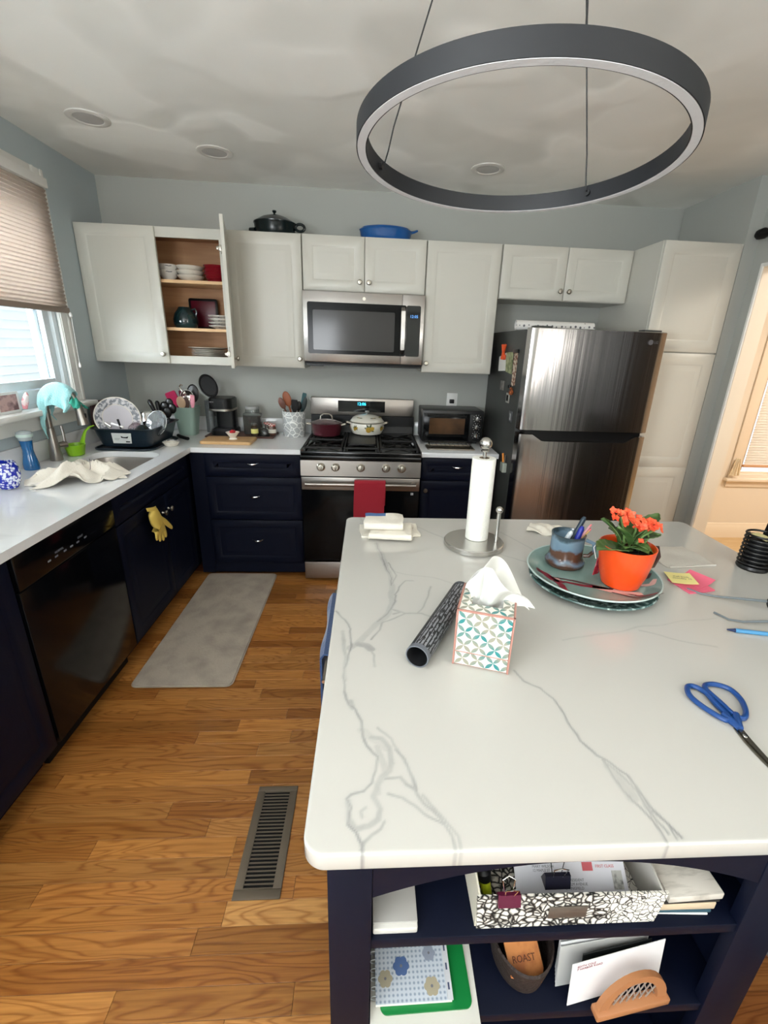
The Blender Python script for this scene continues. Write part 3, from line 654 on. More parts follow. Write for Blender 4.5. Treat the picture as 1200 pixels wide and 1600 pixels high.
# grates: three cast iron sections + centre griddle
for gi, (gx0, gx1) in enumerate(((1.345, 1.590), (1.598, 1.822), (1.830, 2.075))):
    b = B(); z = 0.945; fy0, fy1 = -0.668, -0.125
    for x in (gx0, gx1-0.012): b.box(x, x+0.012, fy0, fy1, 0.932, z, bev=0.002, seg=1)
    for y in (fy0, fy1-0.012, (fy0+fy1)/2-0.006): b.box(gx0+0.012, gx1-0.012, y, y+0.012, 0.932, z, bev=0.002, seg=1)
    for x in (gx0, gx1-0.012):
        for y in (fy0, fy1-0.012): b.box(x, x+0.012, y, y+0.012, 0.9185, 0.932)
    cx = (gx0+gx1)/2
    for cy in ((fy0*0.75+fy1*0.25), (fy0*0.25+fy1*0.75)):
        for q_ in range(4):
            a = PI/4 + q_*PI/2; d = Vector((math.cos(a), math.sin(a), 0))
            p0 = Vector((cx, cy, 0.938)) + d*0.03; p1 = Vector((cx, cy, 0.938)) + d*0.125
            p1.x = min(max(p1.x, gx0+0.006), gx1-0.006); b.tube([p0, p1], 0.0055, 6)
    t.p('grate', b, iron)
    if gi == 1:
        t.p('griddle', B().prism(rrect(gx0+0.02, gx1-0.02, -0.60, -0.22, 0.02), 0.946, 0.950).prism(rrect(gx0+0.02, gx1-0.02, -0.60, -0.22, 0.02)[:], 0.950, 0.956), iron, label='flat centre griddle')
for cx, cy, r in ((1.468, -0.53, 0.045), (1.468, -0.26, 0.035), (1.952, -0.53, 0.045), (1.952, -0.26, 0.035)):
    t.p('burner', B().lathe([(r+0.012, 0.0), (r+0.012, 0.005), (r, 0.008), (r, 0.012), (r*0.9, 0.014), (0, 0.014)], (cx, cy, 0.9185), seg=24), iron)
# ---- refrigerator
fx0, fx1, fy = 2.632, 3.392, -0.925
t = T('refrigerator', 'stainless top-freezer refrigerator with dark gray sides', 'refrigerator', (3.01, -0.5, 0))
t.p('case', B().box(fx0, fx1, -0.83, -0.06, 0.03, 1.672, bev=0.004), fridge_side)
t.p('hinge_cover', B().box(fx0+0.02, fx0+0.12, -0.90, -0.835, 1.681, 1.69, bev=0.003), fridge_side)
t.p('hinge_cover', B().box(fx1-0.12, fx1-0.02, -0.90, -0.835, 1.681, 1.69, bev=0.003), fridge_side)
def fdoor(z0, z1, notch):
    # gently bowed door front, with a scooped recess for the hand grip
    b = B(); tb = bmesh.new(); NX = 40; bow = 0.009
    def yf(x): u = (x-fx0)/(fx1-fx0)*2-1; return fy - bow*(1-u*u) - 0.0
    def edge(u):      # top edge of the lower door dips for the grip, 0..1 across
        return 0.0
    zs = [z0, z0+0.004, z1-0.004, z1]
    cols = []
    for i in range(NX+1):
        x = fx0 + (fx1-fx0)*i/NX; zz = list(zs)
        if notch:
            u = i/NX; a = min(max((u-0.10)/0.08, 0), 1); c = min(max((0.92-u)/0.08, 0), 1); d = 0.038*min(a, c); zz[2] -= d; zz[3] -= d
        e = 0.004 if 0 < i < NX else 0.010
        cols.append([tb.verts.new((x, -0.840, zz[0])), tb.verts.new((x, yf(x)+e+0.004, zz[0])), tb.verts.new((x, yf(x)+(0 if 0 < i < NX else 0.006), zz[1])), tb.verts.new((x, yf(x)+(0 if 0 < i < NX else 0.006), zz[2])), tb.verts.new((x, yf(x)+e+0.004, zz[3])), tb.verts.new((x, -0.840, zz[3]))])
    for a_, c_ in zip(cols, cols[1:]):
        for k in range(6): l = (k+1) % 6; tb.faces.new((a_[k], a_[l], c_[l], c_[k]))
    tb.faces.new(cols[0]); tb.faces.new(list(reversed(cols[-1])))
    bmesh.ops.recalc_face_normals(tb, faces=tb.faces)
    return b.merge(tb)
steel_f = M('fridge_stainless', (168, 164, 162), 0.17, 1.0, aniso=0.5, bump=(3.0, 0.13, (9, 9, 0.15)))
fd = t.p('freezer_door', fdoor(1.122, 1.680, False), steel_f, smooth=50)
mk('logo', B().lathe([(0.0105, 0), (0.0135, 0), (0.0135, 0.001), (0.0105, 0.001)], (0, 0, 0), seg=20).box(-0.001, 0.006, -0.002, 0.0, 0, 0.001).box(-0.001, 0.001, -0.006, 0.004, 0, 0.001), M('logo_grey', (150, 150, 155), 0.3, 0.8), fd).matrix_local = Matrix.Translation((3.300-3.01, fy-0.0095+0.5, 1.625)) @ Matrix.Rotation(PI/2, 4, 'X')
q = text('LG', 0.020, (3.332-3.01, fy-0.007+0.5, 1.625), (PI/2, 0, 0.06), M('logo_grey2', (110, 110, 114), 0.4, 0.5), parent=fd)
rd = t.p('refrigerator_door', fdoor(0.075, 1.104, True), steel_f, smooth=50)
t.p('grip_recess', B().box(fx0+0.03, fx1-0.03, -0.915, -0.842, 1.050, 1.121), black_pl)
t.p('toe_grille', B().box(fx0+0.02, fx1-0.02, -0.86, -0.831, 0.0, 0.07), black_pl)
# things stuck on its left side
def side_thing(name, label, cat, fn, mats):
    b = B(); fn(b); return single(name, label, cat, b, mats, loc=None)
X = fx0
g = 0.001
t = T('note_clip', 'orange clothespin magnet clipping white and green papers on refrigerator side', 'clip', (X, -0.50, 1.50))
t.p('clothespin', B().tube([(X-0.020, -0.500, 1.505), (X-0.020, -0.470, 1.545), (X-0.020, -0.440, 1.590)], 0.009, 8).tube([(X-0.020, -0.450, 1.505), (X-0.020, -0.470, 1.545), (X-0.020, -0.505, 1.590)], 0.009, 8).box(X-0.020, X-0.010, -0.505, -0.440, 1.500, 1.530, bev=0.003), M('orange_plastic', (222, 84, 40), 0.4))
b = B(); b.prism_yz([(-0.53, 1.435), (-0.345, 1.425), (-0.335, 1.515), (-0.50, 1.545)], X-0.006, X-0.005); t.p('white_note', b, paper)
b = B(); b.prism_yz([(-0.66, 1.42), (-0.52, 1.43), (-0.50, 1.545), (-0.65, 1.55)], X-0.008, X-0.007); t.p('green_note', b, M('greenish_note', (176, 180, 140), 0.7, mottle=((120, 130, 90), 40, .4, .6)), label='pale green note')
t = T('photo_strip', 'hanging patterned strip held by a black magnet beside the orange clothespin', 'magnet', (X, -0.66, 1.45))
t.p('magnet', B().box(X-0.012, X-g, -0.74, -0.64, 1.545, 1.565, bev=0.002), black_pl)
t.p('strip', B().prism_yz([(-0.735, 1.36), (-0.665, 1.35), (-0.655, 1.545), (-0.73, 1.55)], X-0.004, X-0.003), M('strip_print', (214, 200, 180), 0.6, mottle=((130, 80, 60), 60, 0.45, 0.55)))
t.p('pendant', B().lathe([(0, 0), (0.012, 0.004), (0.012, 0.022), (0, 0.026)], (X-0.013, -0.672, 1.335), seg=12), black_pl)
single('magnet', 'round gray magnet on the refrigerator side, farthest back', 'magnet', B().box(X-0.006, X-g, -0.510, -0.430, 1.31, 1.37, bev=0.002).box(X-0.009, X-0.006, -0.490, -0.450, 1.325, 1.355, bev=0.001), M('grey_magnet', (120, 116, 112), 0.5))
single('magnet', 'small orange and brown figure magnet on the refrigerator side', 'magnet', B().lathe([(0, 0), (0.012, 0.005), (0.016, 0.02), (0.010, 0.032), (0.013, 0.042), (0, 0.052)], (X-0.017, -0.722, 1.30), seg=12), M('orange_figure', (180, 96, 48), 0.5, mottle=((60, 40, 30), 60, 0.4, 0.6)))
t = T('magnet', 'small silver picture-frame magnet, middle one on refrigerator side', 'magnet', (X, -0.62, 1.27))
t.p('frame', B().box(X-0.006, X-g, -0.655, -0.590, 1.245, 1.305, bev=0.002), M('silver_magnet', (190, 186, 178), 0.35, 0.6))
t.p('picture', B().box(X-0.0068, X-0.006, -0.642, -0.603, 1.257, 1.293), dark_m)
t = T('magnet', 'small dark rectangular magnet with a white figure, lowest picture magnet', 'magnet', (X, -0.72, 1.17))
t.p('plate', B().box(X-0.005, X-g, -0.755, -0.685, 1.14, 1.205, bev=0.001), M('dark_magnet', (84, 84, 88), 0.4))
t.p('figure', B().prism_yz([(-0.735, 1.15), (-0.712, 1.155), (-0.722, 1.175), (-0.708, 1.195), (-0.73, 1.19)], X-0.0058, X-0.005), M('pale_figure', (190, 188, 184), 0.4))
t = T('pencil_cup', 'small magnetic holder with an orange marker low on refrigerator side', 'holder', (X, -0.72, 0.82))
t.p('pocket', B().box(X-0.028, X-g, -0.765, -0.705, 0.825, 0.885, bev=0.003), M('clear_grey_plastic', (170, 178, 168), 0.3))
t.p('marker', B().cyl((X-0.018, -0.735, 0.886), (X-0.020, -0.715, 0.94), 0.007), M('orange_marker', (226, 140, 50), 0.4), label='orange marker')
t.p('pen', B().cyl((X-0.014, -0.752, 0.886), (X-0.014, -0.752, 0.935), 0.004), nickel)
# rolled paper on top of fridge
dots = M('dotted_paper', (232, 230, 226), 0.6)
nt, n, b_ = nodes(dots); tc = add(nt, 'ShaderNodeTexCoord'); vo = add(nt, 'ShaderNodeTexVoronoi', Scale=34.0, Randomness=0.25); nt.links.new(tc.outputs['Object'], vo.inputs['Vector'])
rp = add(nt, 'ShaderNodeValToRGB'); rp.color_ramp.interpolation = 'CONSTANT'; rp.color_ramp.elements[0].color = lin((110, 112, 116)); rp.color_ramp.elements[1].color = lin((232, 230, 226)); rp.color_ramp.elements[1].position = 0.24
nt.links.new(vo.outputs['Distance'], rp.inputs[0]); nt.links.new(rp.outputs[0], b_.inputs['Base Color'])
b = B(); sp = [(0.032*(1-0.06*i/24)*math.cos(i*0.55), 0.032*(1-0.06*i/24)*math.sin(i*0.55)) for i in range(25)]
b.sheet(lambda u, v: (2.655+0.49*u, -0.53 + 0.031*(1-0.25*v)*math.cos(v*4*PI), 1.706 + 0.031*(1-0.25*v)*math.sin(v*4*PI)), 2, 48, 0.001)
single('paper_roll', 'white dotted roll of paper lying on top of the refrigerator', 'paper roll', b, dots, loc=(2.9, -0.53, 1.673))
# ---- toaster oven
tx0, tx1, ty, tz0, tz1 = 2.130, 2.566, -0.33, 0.930, 1.150
t = T('toaster_oven', 'black toaster oven with three knobs on the counter', 'toaster oven', (2.35, -0.2, 0.914))
bk = M('toaster_black', (28, 28, 29), 0.35)
t.p('body', B().box(tx0, tx1, ty+0.012, -0.04, tz0, tz1, bev=0.008).box(tx0+0.03, tx0+0.06, ty+0.04, ty+0.07, 0.9145, tz0).box(tx1-0.06, tx1-0.03, ty+0.04, ty+0.07, 0.9145, tz0).box(tx0+0.03, tx0+0.06, -0.09, -0.06, 0.9145, tz0).box(tx1-0.06, tx1-0.03, -0.09, -0.06, 0.9145, tz0), bk)
d = t.p('door', B().box(tx0+0.008, tx1-0.105, ty, ty+0.012, tz0+0.008, tz1-0.022, bev=0.003), black_gl)
t.p('window', B().box(tx0+0.05, tx1-0.135, ty-0.002, ty-0.0005, tz0+0.055, tz1-0.055), M('toaster_window_brown', (92, 66, 44), 0.12, mottle=((60, 42, 30), 5, 0.4, 0.6)), parent=d, label='brown-tinted oven window')  # window pane in mottled brown
t.p('handle', B().cyl((tx0+0.03, ty-0.026, tz1-0.035), (tx1-0.13, ty-0.026, tz1-0.035), 0.007).cyl((tx0+0.045, ty-0.026, tz1-0.035), (tx0+0.045, ty-0.001, tz1-0.035), 0.005).cyl((tx1-0.145, ty-0.026, tz1-0.035), (tx1-0.145, ty-0.001, tz1-0.035), 0.005), black_pl, parent=d)
cp = t.p('control_panel', B().box(tx1-0.10, tx1-0.006, ty, ty+0.012, tz0+0.008, tz1-0.022, bev=0.003), black_pl)
for z in (1.098, 1.040, 0.980):
    b = B(); b.mx = Matrix.Translation((tx1-0.050, ty-0.001, z)) @ Matrix.Rotation(PI/2, 4, 'X'); b.lathe([(0.018, 0), (0.018, 0.006), (0.014, 0.012), (0.013, 0.020), (0, 0.021)], seg=20).box(-0.003, 0.003, -0.014, 0.014, 0.02, 0.025)
    t.p('knob', b, chrome, parent=cp)
    for kk in range(8):
        a_ = PI*1.25 - kk*PI*1.5/7; mk('dial_mark', B().box(tx1-0.050+0.026*math.cos(a_)-0.0016, tx1-0.050+0.026*math.cos(a_)+0.0016, ty-0.0008, ty-0.0002, z+0.026*math.sin(a_)-0.0016, z+0.026*math.sin(a_)+0.0016), white_pl, cp, t.off)
t = T('baking_tray', 'thin metal crumb tray and rack leaning in front of the toaster oven', 'tray', (2.3, -0.45, 0.914))
t.p('tray', B().prism(rrect(2.150, 2.470, -0.545, -0.40, 0.02), 0.9145, 0.917).tube([(p[0], p[1], 0.920) for p in rrect(2.150, 2.470, -0.545, -0.40, 0.02)], 0.004, 8, closed=True), M('tray_metal', (170, 164, 152), 0.3, 1.0))
rk = B().tube([(p[0], p[1], 0.936) for p in rrect(2.170, 2.450, -0.52, -0.38, 0.015)], 0.0035, 8, closed=True)
for i in range(9): rk.cyl((2.19+0.03*i, -0.518, 0.936), (2.19+0.03*i, -0.382, 0.936), 0.0016, seg=6)
for x, y in ((2.18, -0.51), (2.44, -0.51), (2.18, -0.39), (2.44, -0.39)): rk.cyl((x, y, 0.9175), (x, y, 0.936), 0.003, seg=8)
t.p('wire_rack', rk, M('rack_dark', (70, 66, 60), 0.3, 1.0))
# main veins of the island slab: ((x, y) points in metres, half width, strength)
VEINS = [([(1.786,-2.099),(1.806,-2.202),(1.813,-2.273),(1.823,-2.338),(1.827,-2.39),(1.825,-2.446),(1.826,-2.49),(1.813,-2.532),(1.791,-2.571),(1.766,-2.607),(1.746,-2.641),(1.733,-2.663),(1.721,-2.676)],0.007,0.5),([(1.786,-2.099),(1.806,-2.202),(1.809,-2.263),(1.825,-2.347),(1.825,-2.39)],0.002,0.9),([(1.82,-2.243),(1.836,-2.302),(1.843,-2.329),(1.828,-2.382)],0.002,0.7),([(1.834,-2.446),(1.847,-2.398),(1.871,-2.36),(1.891,-2.361)],0.002,0.7),([(1.838,-2.446),(1.835,-2.476),(1.821,-2.518),(1.787,-2.571)],0.003,0.8),([(1.825,-2.518),(1.857,-2.535),(1.894,-2.532),(1.928,-2.558)],0.003,0.6),([(1.829,-2.522),(1.843,-2.53),(1.824,-2.538)],0.003,0.7),([(1.933,-2.397),(1.923,-2.445),(1.902,-2.497),(1.883,-2.532)],0.0022,0.5),([(1.857,-2.535),(1.823,-2.558),(1.797,-2.577),(1.79,-2.607),(1.769,-2.641)],0.0025,0.7),([(1.739,-2.66),(1.756,-2.663),(1.766,-2.679)],0.008,0.8),([(1.678,-2.525),(1.698,-2.564),(1.716,-2.601),(1.718,-2.641),(1.724,-2.673),(1.719,-2.718),(1.713,-2.741),(1.711,-2.777),(1.716,-2.818),(1.725,-2.852),(1.736,-2.863),(1.744,-2.887),(1.751,-2.92),(1.76,-2.941),(1.77,-2.956),(1.777,-2.962)],0.0025,0.8),([(1.698,-2.613),(1.705,-2.663),(1.714,-2.708),(1.713,-2.741),(1.714,-2.785)],0.0035,0.5),([(1.726,-2.841),(1.73,-2.859)],0.004,0.7),([(1.766,-2.684),(1.773,-2.699),(1.773,-2.738)],0.001,0.5),([(1.747,-2.91),(1.775,-2.93),(1.794,-2.945)],0.006,0.3),([(1.775,-2.904),(1.802,-2.927),(1.813,-2.954),(1.825,-2.985)],0.0025,0.55),([(1.747,-2.908),(1.755,-2.933),(1.769,-2.953),(1.778,-2.962),(1.776,-2.99),(1.771,-3.012),(1.756,-3.028),(1.732,-3.033),(1.727,-3.038),(1.736,-3.055),(1.735,-3.077),(1.746,-3.088),(1.753,-3.104),(1.755,-3.12)],0.0013,0.8),([(1.766,-2.923),(1.783,-2.926),(1.799,-2.944),(1.8,-2.969),(1.797,-2.987),(1.786,-3.001),(1.778,-3.026),(1.771,-3.039),(1.78,-3.057),(1.777,-3.071),(1.764,-3.08),(1.746,-3.084),(1.736,-3.07),(1.73,-3.043)],0.0035,0.6),([(1.777,-2.943),(1.787,-2.975),(1.792,-2.993),(1.781,-3.013),(1.778,-3.031)],0.0045,0.45),([(1.786,-3.074),(1.781,-3.085),(1.768,-3.093),(1.757,-3.102),(1.753,-3.114)],0.0012,0.6),([(1.759,-3.056),(1.752,-3.061),(1.754,-3.068)],0.002,0.45),([(1.809,-2.95),(1.821,-2.97),(1.827,-2.994),(1.832,-3.025)],0.002,0.8),([(1.832,-3.025),(1.821,-3.014),(1.812,-2.999),(1.791,-3.002)],0.0025,0.7),([(1.832,-3.027),(1.842,-3.046),(1.855,-3.059),(1.866,-3.078),(1.877,-3.097),(1.88,-3.118)],0.0011,0.6),([(1.841,-3.033),(1.855,-3.054),(1.873,-3.081),(1.886,-3.097),(1.887,-3.118)],0.001,0.5),([(1.838,-3.038),(1.848,-3.054)],0.004,0.3),([(1.795,-3.032),(1.814,-3.035),(1.828,-3.048),(1.84,-3.061),(1.855,-3.073),(1.866,-3.081)],0.001,0.6),([(1.798,-2.969),(1.804,-2.975),(1.8,-2.98)],0.001,0.3),([(2.069,-2.753),(2.08,-2.788),(2.106,-2.808),(2.121,-2.839),(2.129,-2.874),(2.128,-2.907),(2.132,-2.937),(2.148,-2.97),(2.162,-2.988),(2.174,-3.009),(2.178,-3.041),(2.186,-3.07),(2.195,-3.094),(2.203,-3.112)],0.0025,0.8),([(2.152,-2.979),(2.152,-3.009),(2.157,-3.04),(2.166,-3.062),(2.176,-3.087),(2.178,-3.114)],0.001,0.7),([(2.155,-2.988),(2.163,-3.001),(2.169,-3.025),(2.176,-3.044),(2.176,-3.063),(2.18,-3.08),(2.187,-3.106)],0.0015,0.6),([(2.156,-2.992),(2.159,-3.017),(2.164,-3.048)],0.008,0.45),([(2.178,-3.041),(2.182,-3.07),(2.181,-3.083)],0.0025,0.5),([(2.128,-2.917),(2.132,-2.937)],0.0015,0.5),([(2.184,-3.073),(2.195,-3.094),(2.195,-3.113)],0.001,0.6),([(1.791,-2.06),(1.757,-1.927),(1.719,-1.831)],0.0038,0.35),([(1.939,-1.934),(2.042,-2.053),(2.213,-2.188),(2.28,-2.243)],0.002,0.45),([(2.429,-2.612),(2.501,-2.651),(2.579,-2.677)],0.002,0.35),([(2.219,-2.65),(2.495,-2.584),(2.67,-2.555)],0.002,0.25),([(2.249,-1.975),(2.309,-2.092),(2.34,-2.195)],0.002,0.4),([(1.807,-2.295),(1.974,-2.354),(2.086,-2.444)],0.002,0.25)]
# ================================================================== ISLAND
ix0, ix1, iy0, iy1, IZ = 1.676, 3.055, -3.115, -1.843, 0.914
def island_top():
    import numpy as np
    nx, ny = 520, 480; r = 0.028
    xs = np.linspace(ix0, ix1, nx); ys = np.linspace(iy0, iy1, ny)
    X, Y = np.meshgrid(xs, ys, indexing='ij'); X = X.copy(); Y = Y.copy()
    for cx, sx in ((ix0+r, -1), (ix1-r, 1)):
        for cy, sy in ((iy0+r, -1), (iy1-r, 1)):
            m = ((X-cx)*sx > 0) & ((Y-cy)*sy > 0)
            dx = (X-cx)*sx; dy = (Y-cy)*sy
            mxm = np.maximum(dx, dy); nrm = np.sqrt(dx*dx+dy*dy)+1e-9
            f = mxm/nrm
            X[m] = cx + sx*(dx*f)[m]; Y[m] = cy + sy*(dy*f)[m]
    P = np.stack([X, Y], -1).reshape(-1, 2)
    # vein field with ragged offsets
    rg = np.random.RandomState(4)
    def wav(p, s, seed):
        a = np.zeros(len(p)); rr = np.random.RandomState(seed)
        for k in range(6):
            d = rr.randn(2); d /= np.linalg.norm(d); a += np.sin(p @ d * s * (1.5**k) + rr.rand()*6.28) / (1.6**k)
        return a
    Q = P + 0.0022*np.stack([wav(P, 42, 1), wav(P, 42, 2)], -1)
    val = np.zeros(len(P))
    for pts, w_, s_ in VEINS:
        best = np.full(len(P), 9.0)
        for (x0, y0), (x1, y1) in zip(pts, pts[1:]):
            lo = (min(x0, x1)-0.05, min(y0, y1)-0.05); hi = (max(x0, x1)+0.05, max(y0, y1)+0.05)
            m = np.where((Q[:, 0] > lo[0]) & (Q[:, 0] < hi[0]) & (Q[:, 1] > lo[1]) & (Q[:, 1] < hi[1]))[0]
            d = np.array([x1-x0, y1-y0]); L2 = d @ d + 1e-12
            tt = np.clip(((Q[m]-[x0, y0]) @ d)/L2, 0, 1)
            dist = np.hypot(*(Q[m]-(np.array([x0, y0])+tt[:, None]*d)).T)
            best[m] = np.minimum(best[m], dist)
        ww = max(w_, 0.0024)
        core = np.clip(1.35-best/ww, 0, 1); halo = np.exp(-(best/(ww*2.6))**2)
        edge = np.exp(-((best-ww*0.95)/(0.0022))**2) if w_ > 0.003 else 0
        val = np.maximum(val, s_*(0.60*core if w_ > 0.003 else 0.85*core) + 0.12*halo*s_ + (0.30*s_*edge))
    val = np.clip(val*(0.85+0.12*wav(P, 30, 9)), 0, 1)
    co = np.zeros((nx*ny, 3)); co[:, :2] = P; co[:, 2] = IZ
    idx = np.arange(nx*ny).reshape(nx, ny)
    quads = np.stack([idx[:-1, :-1], idx[1:, :-1], idx[1:, 1:], idx[:-1, 1:]], -1).reshape(-1, 4)
    loop = list(idx[:, 0]) + list(idx[-1, 1:]) + list(idx[-2::-1, -1]) + list(idx[0, -2:0:-1])
    n = len(loop); base = P[loop]
    c = np.array([(ix0+ix1)/2, (iy0+iy1)/2])
    nrm = np.roll(base, -1, 0)-np.roll(base, 1, 0); nrm = np.stack([nrm[:, 1], -nrm[:, 0]], -1); nrm /= np.linalg.norm(nrm, axis=1)[:, None]+1e-9
    layers = [(0.0012, IZ-0.0005), (0.0028, IZ-0.0022), (0.003, IZ-0.004), (0.003, IZ-0.028), (0.0012, IZ-0.0315), (-0.01, IZ-0.032)]
    allco = [co]; allq = [quads]; allv = [val]; prev = np.array(loop); st = nx*ny
    for off, z in layers:
        cc = np.zeros((n, 3)); cc[:, :2] = base+nrm*off; cc[:, 2] = z; allco.append(cc); allv.append(val[loop])
        cur = np.arange(st, st+n); st += n
        allq.append(np.stack([prev, cur, np.roll(cur, -1), np.roll(prev, -1)], -1)); prev = cur
    co = np.concatenate(allco); q = np.concatenate(allq); vv = np.concatenate(allv)
    me = bpy.data.meshes.new('slab')
    me.vertices.add(len(co)); me.vertices.foreach_set('co', co.ravel())
    nq = len(q); me.loops.add(nq*4 + n); me.polygons.add(nq+1)
    me.loops.foreach_set('vertex_index', np.concatenate([q.ravel(), prev[::-1]]).astype('i'))
    me.polygons.foreach_set('loop_start', np.concatenate([np.arange(nq)*4, [nq*4]]).astype('i'))
    at = me.attributes.new('vein', 'FLOAT', 'POINT'); at.data.foreach_set('value', vv.astype('f'))
    me.update(calc_edges=True); me.validate()
    me.polygons.foreach_set('use_smooth', [True]*len(me.polygons)); me.set_sharp_from_angle(angle=math.radians(40))
    return me
q2 = M('veined_quartz', (193, 191, 185), 0.16, coat=0.25)
nt, n, b_ = nodes(q2); at = add(nt, 'ShaderNodeAttribute'); at.attribute_name = 'vein'
tc = add(nt, 'ShaderNodeTexCoord'); no = add(nt, 'ShaderNodeTexNoise', Scale=30.0, Detail=4.0); nt.links.new(tc.outputs['Object'], no.inputs['Vector'])
mm = add(nt, 'ShaderNodeMapRange'); mm.inputs['From Min'].default_value = 0.3; mm.inputs['From Max'].default_value = 0.7; mm.inputs['To Min'].default_value = 0.7; mm.inputs['To Max'].default_value = 1.1; nt.links.new(no.outputs['Fac'], mm.inputs[0])
mu = add(nt, 'ShaderNodeMath', op='MULTIPLY'); nt.links.new(at.outputs['Fac'], mu.inputs[0]); nt.links.new(mm.outputs[0], mu.inputs[1])
rp = add(nt, 'ShaderNodeValToRGB'); rp.color_ramp.elements[0].color = lin((193, 191, 185)); rp.color_ramp.elements[1].color = lin((128, 129, 129)); nt.links.new(mu.outputs[0], rp.inputs[0]); nt.links.new(rp.outputs[0], b_.inputs['Base Color'])
t = T('kitchen_island', 'navy kitchen island with a white gray-veined quartz top and open shelves', 'island', (2.1, -2.5, 0))
me = island_top(); me.materials.append(q2); me.transform(Matrix.Translation((-2.1, 2.5, 0)))
o = bpy.data.objects.new('slab', me); COL.objects.link(o); o.parent = t.o
FY = -3.095; bx0, bx1, by1 = 1.705, 2.445, -1.90; SB = IZ-0.0325
t.p('side_panel', B().box(bx0, bx0+0.02, FY+0.022, by1, 0.0, SB, bev=0.001), navy)
t.p('side_panel', B().box(bx1-0.02, bx1, FY+0.022, by1, 0.0, SB, bev=0.001), navy)
t.p('back_panel', B().box(bx0+0.02, bx1-0.02, by1-0.02, by1, 0.0, SB), navy)
t.p('divider_panel', B().box(bx0+0.02, bx1-0.02, -2.72, -2.70, 0.0, SB), navy)
t.p('post', B().box(bx0-0.001, bx0+0.064, FY, FY+0.022, 0.0, SB, bev=0.0015), navy)
t.p('post', B().box(2.372, bx1+0.001, FY, FY+0.022, 0.0, SB, bev=0.0015), navy)
arch = []
for i in range(25):
    u = i/24; x = 1.7695 + (2.3715-1.7695)*u; arch.append((x, 0.782 + 0.064*(1-(2*u-1)**2)))
t.p('arched_valance', B().prism_xz([(2.3715, SB), (1.7695, SB)] + arch, FY+0.001, FY+0.021, bev=0.001), navy)
ZS1, ZS2 = 0.676, 0.448
for z, nm in ((ZS1, 'shelf'), (ZS2, 'shelf'), (0.12, 'shelf')):
    t.p(nm, B().box(bx0+0.0205, bx1-0.0205, FY+0.004, -2.721, z-0.022, z, bev=0.0015), navy)
# blue towel on a rail on the island's aisle side
t = T('towel_rail', 'slim metal towel rail on the aisle side of the island', 'rail', (1.66, -2.35, 0.72))
t.p('bar', B().cyl((1.650, -2.58, 0.740), (1.650, -2.12, 0.740), 0.006, seg=12), nickel)
for y in (-2.57, -2.13): t.p('bracket', B().cyl((1.650, y, 0.740), (1.7035, y, 0.740), 0.005, seg=10), nickel)
blue_cloth = M('navy_towel', (44, 72, 118), 0.9, sheen=0.4, bump=(260, 0.25))
def hang(u, v):
    y = -2.155 - 0.33*v + 0.003*math.sin(u*9)
    s = u*0.62
    if s < 0.30: return (1.636 - 0.004*math.sin(v*9) - 0.002, y, 0.445 + s)
    if s < 0.33: a = (s-0.30)/0.03*PI; return (1.650 - 0.016*math.cos(a), y, 0.745 + 0.010*math.sin(a))
    return (1.668 + 0.003*math.sin(v*9), y, 0.745 - (s-0.33))
single('hanging_towel', 'navy blue towel hanging beside the island near the mat', 'towel', B().sheet(hang, 40, 16, 0.006), blue_cloth, loc=(1.65, -2.3, 0.6))
# gray stool at the right of the shelves
gfab = M('gray_upholstery', (92, 86, 84), 0.9, sheen=0.3, bump=(200, 0.2))
t = T('stool', 'gray upholstered backless stool to the right of the island shelves', 'stool', (2.82, -3.0, 0))
t.p('seat', B().box(2.50, 3.06, -3.25, -2.78, 0.50, 0.60, bev=0.03, seg=4), gfab)
for x in (2.54, 3.02):
    for y in (-3.21, -2.82): t.p('leg', B().cyl((x, y, 0.0), (x, y, 0.51), 0.018, 0.024), black_mt)
# ================================================================== THINGS ON THE ISLAND
t = T('paper_towel_holder', 'brushed steel upright paper towel holder with round base', 'paper towel holder', (2.125, -2.105, IZ))
t.p('base', B().lathe([(0.0, 0.0005), (0.098, 0.0005), (0.102, 0.004), (0.102, 0.018), (0.099, 0.021), (0, 0.021)], (2.122, -2.105, IZ), seg=56), steel_b)
t.p('centre_rod', B().cyl((2.135, -2.085, IZ+0.02), (2.135, -2.085, IZ+0.333), 0.006).lathe([(0.0, 0.325), (0.012, 0.326), (0.014, 0.332), (0.0, 0.334)], (2.135, -2.085, IZ)).sphere((2.135, -2.085, IZ+0.352), 0.021, seg=24), steel_b)
t.p('tension_arm', B().cyl((2.196, -2.118, IZ+0.0215), (2.196, -2.118, IZ+0.128), 0.0065).sphere((2.196, -2.118, IZ+0.136), 0.0125, seg=18), steel_b)
pt_m = M('paper_towel', (240, 240, 232), 0.9, bump=(140, 0.35))
t = T('paper_towel_roll', 'white paper towel roll standing on the steel holder', 'paper towels', (2.135, -2.085, IZ+0.022))
t.p('roll', B().lathe([(0.017, 0.0), (0.038, 0.0), (0.039, 0.002), (0.039, 0.281), (0.038, 0.283), (0.017, 0.283), (0.017, 0.0)], (2.135, -2.085, IZ+0.022), seg=48, cap=False), pt_m)
t.p('cardboard_core', B().lathe([(0.0155, 0.001), (0.0168, 0.001), (0.0168, 0.2835), (0.0155, 0.2835), (0.0155, 0.001)], (2.135, -2.085, IZ+0.022), seg=32, cap=False), M('cardboard', (130, 112, 92), 0.8), label='cardboard core')

# ---- tissue box
tile_m = M('painted_tile', (224, 220, 210), 0.3, coat=0.2)
nt, n, b_ = nodes(tile_m)
uvn = add(nt, 'ShaderNodeUVMap')
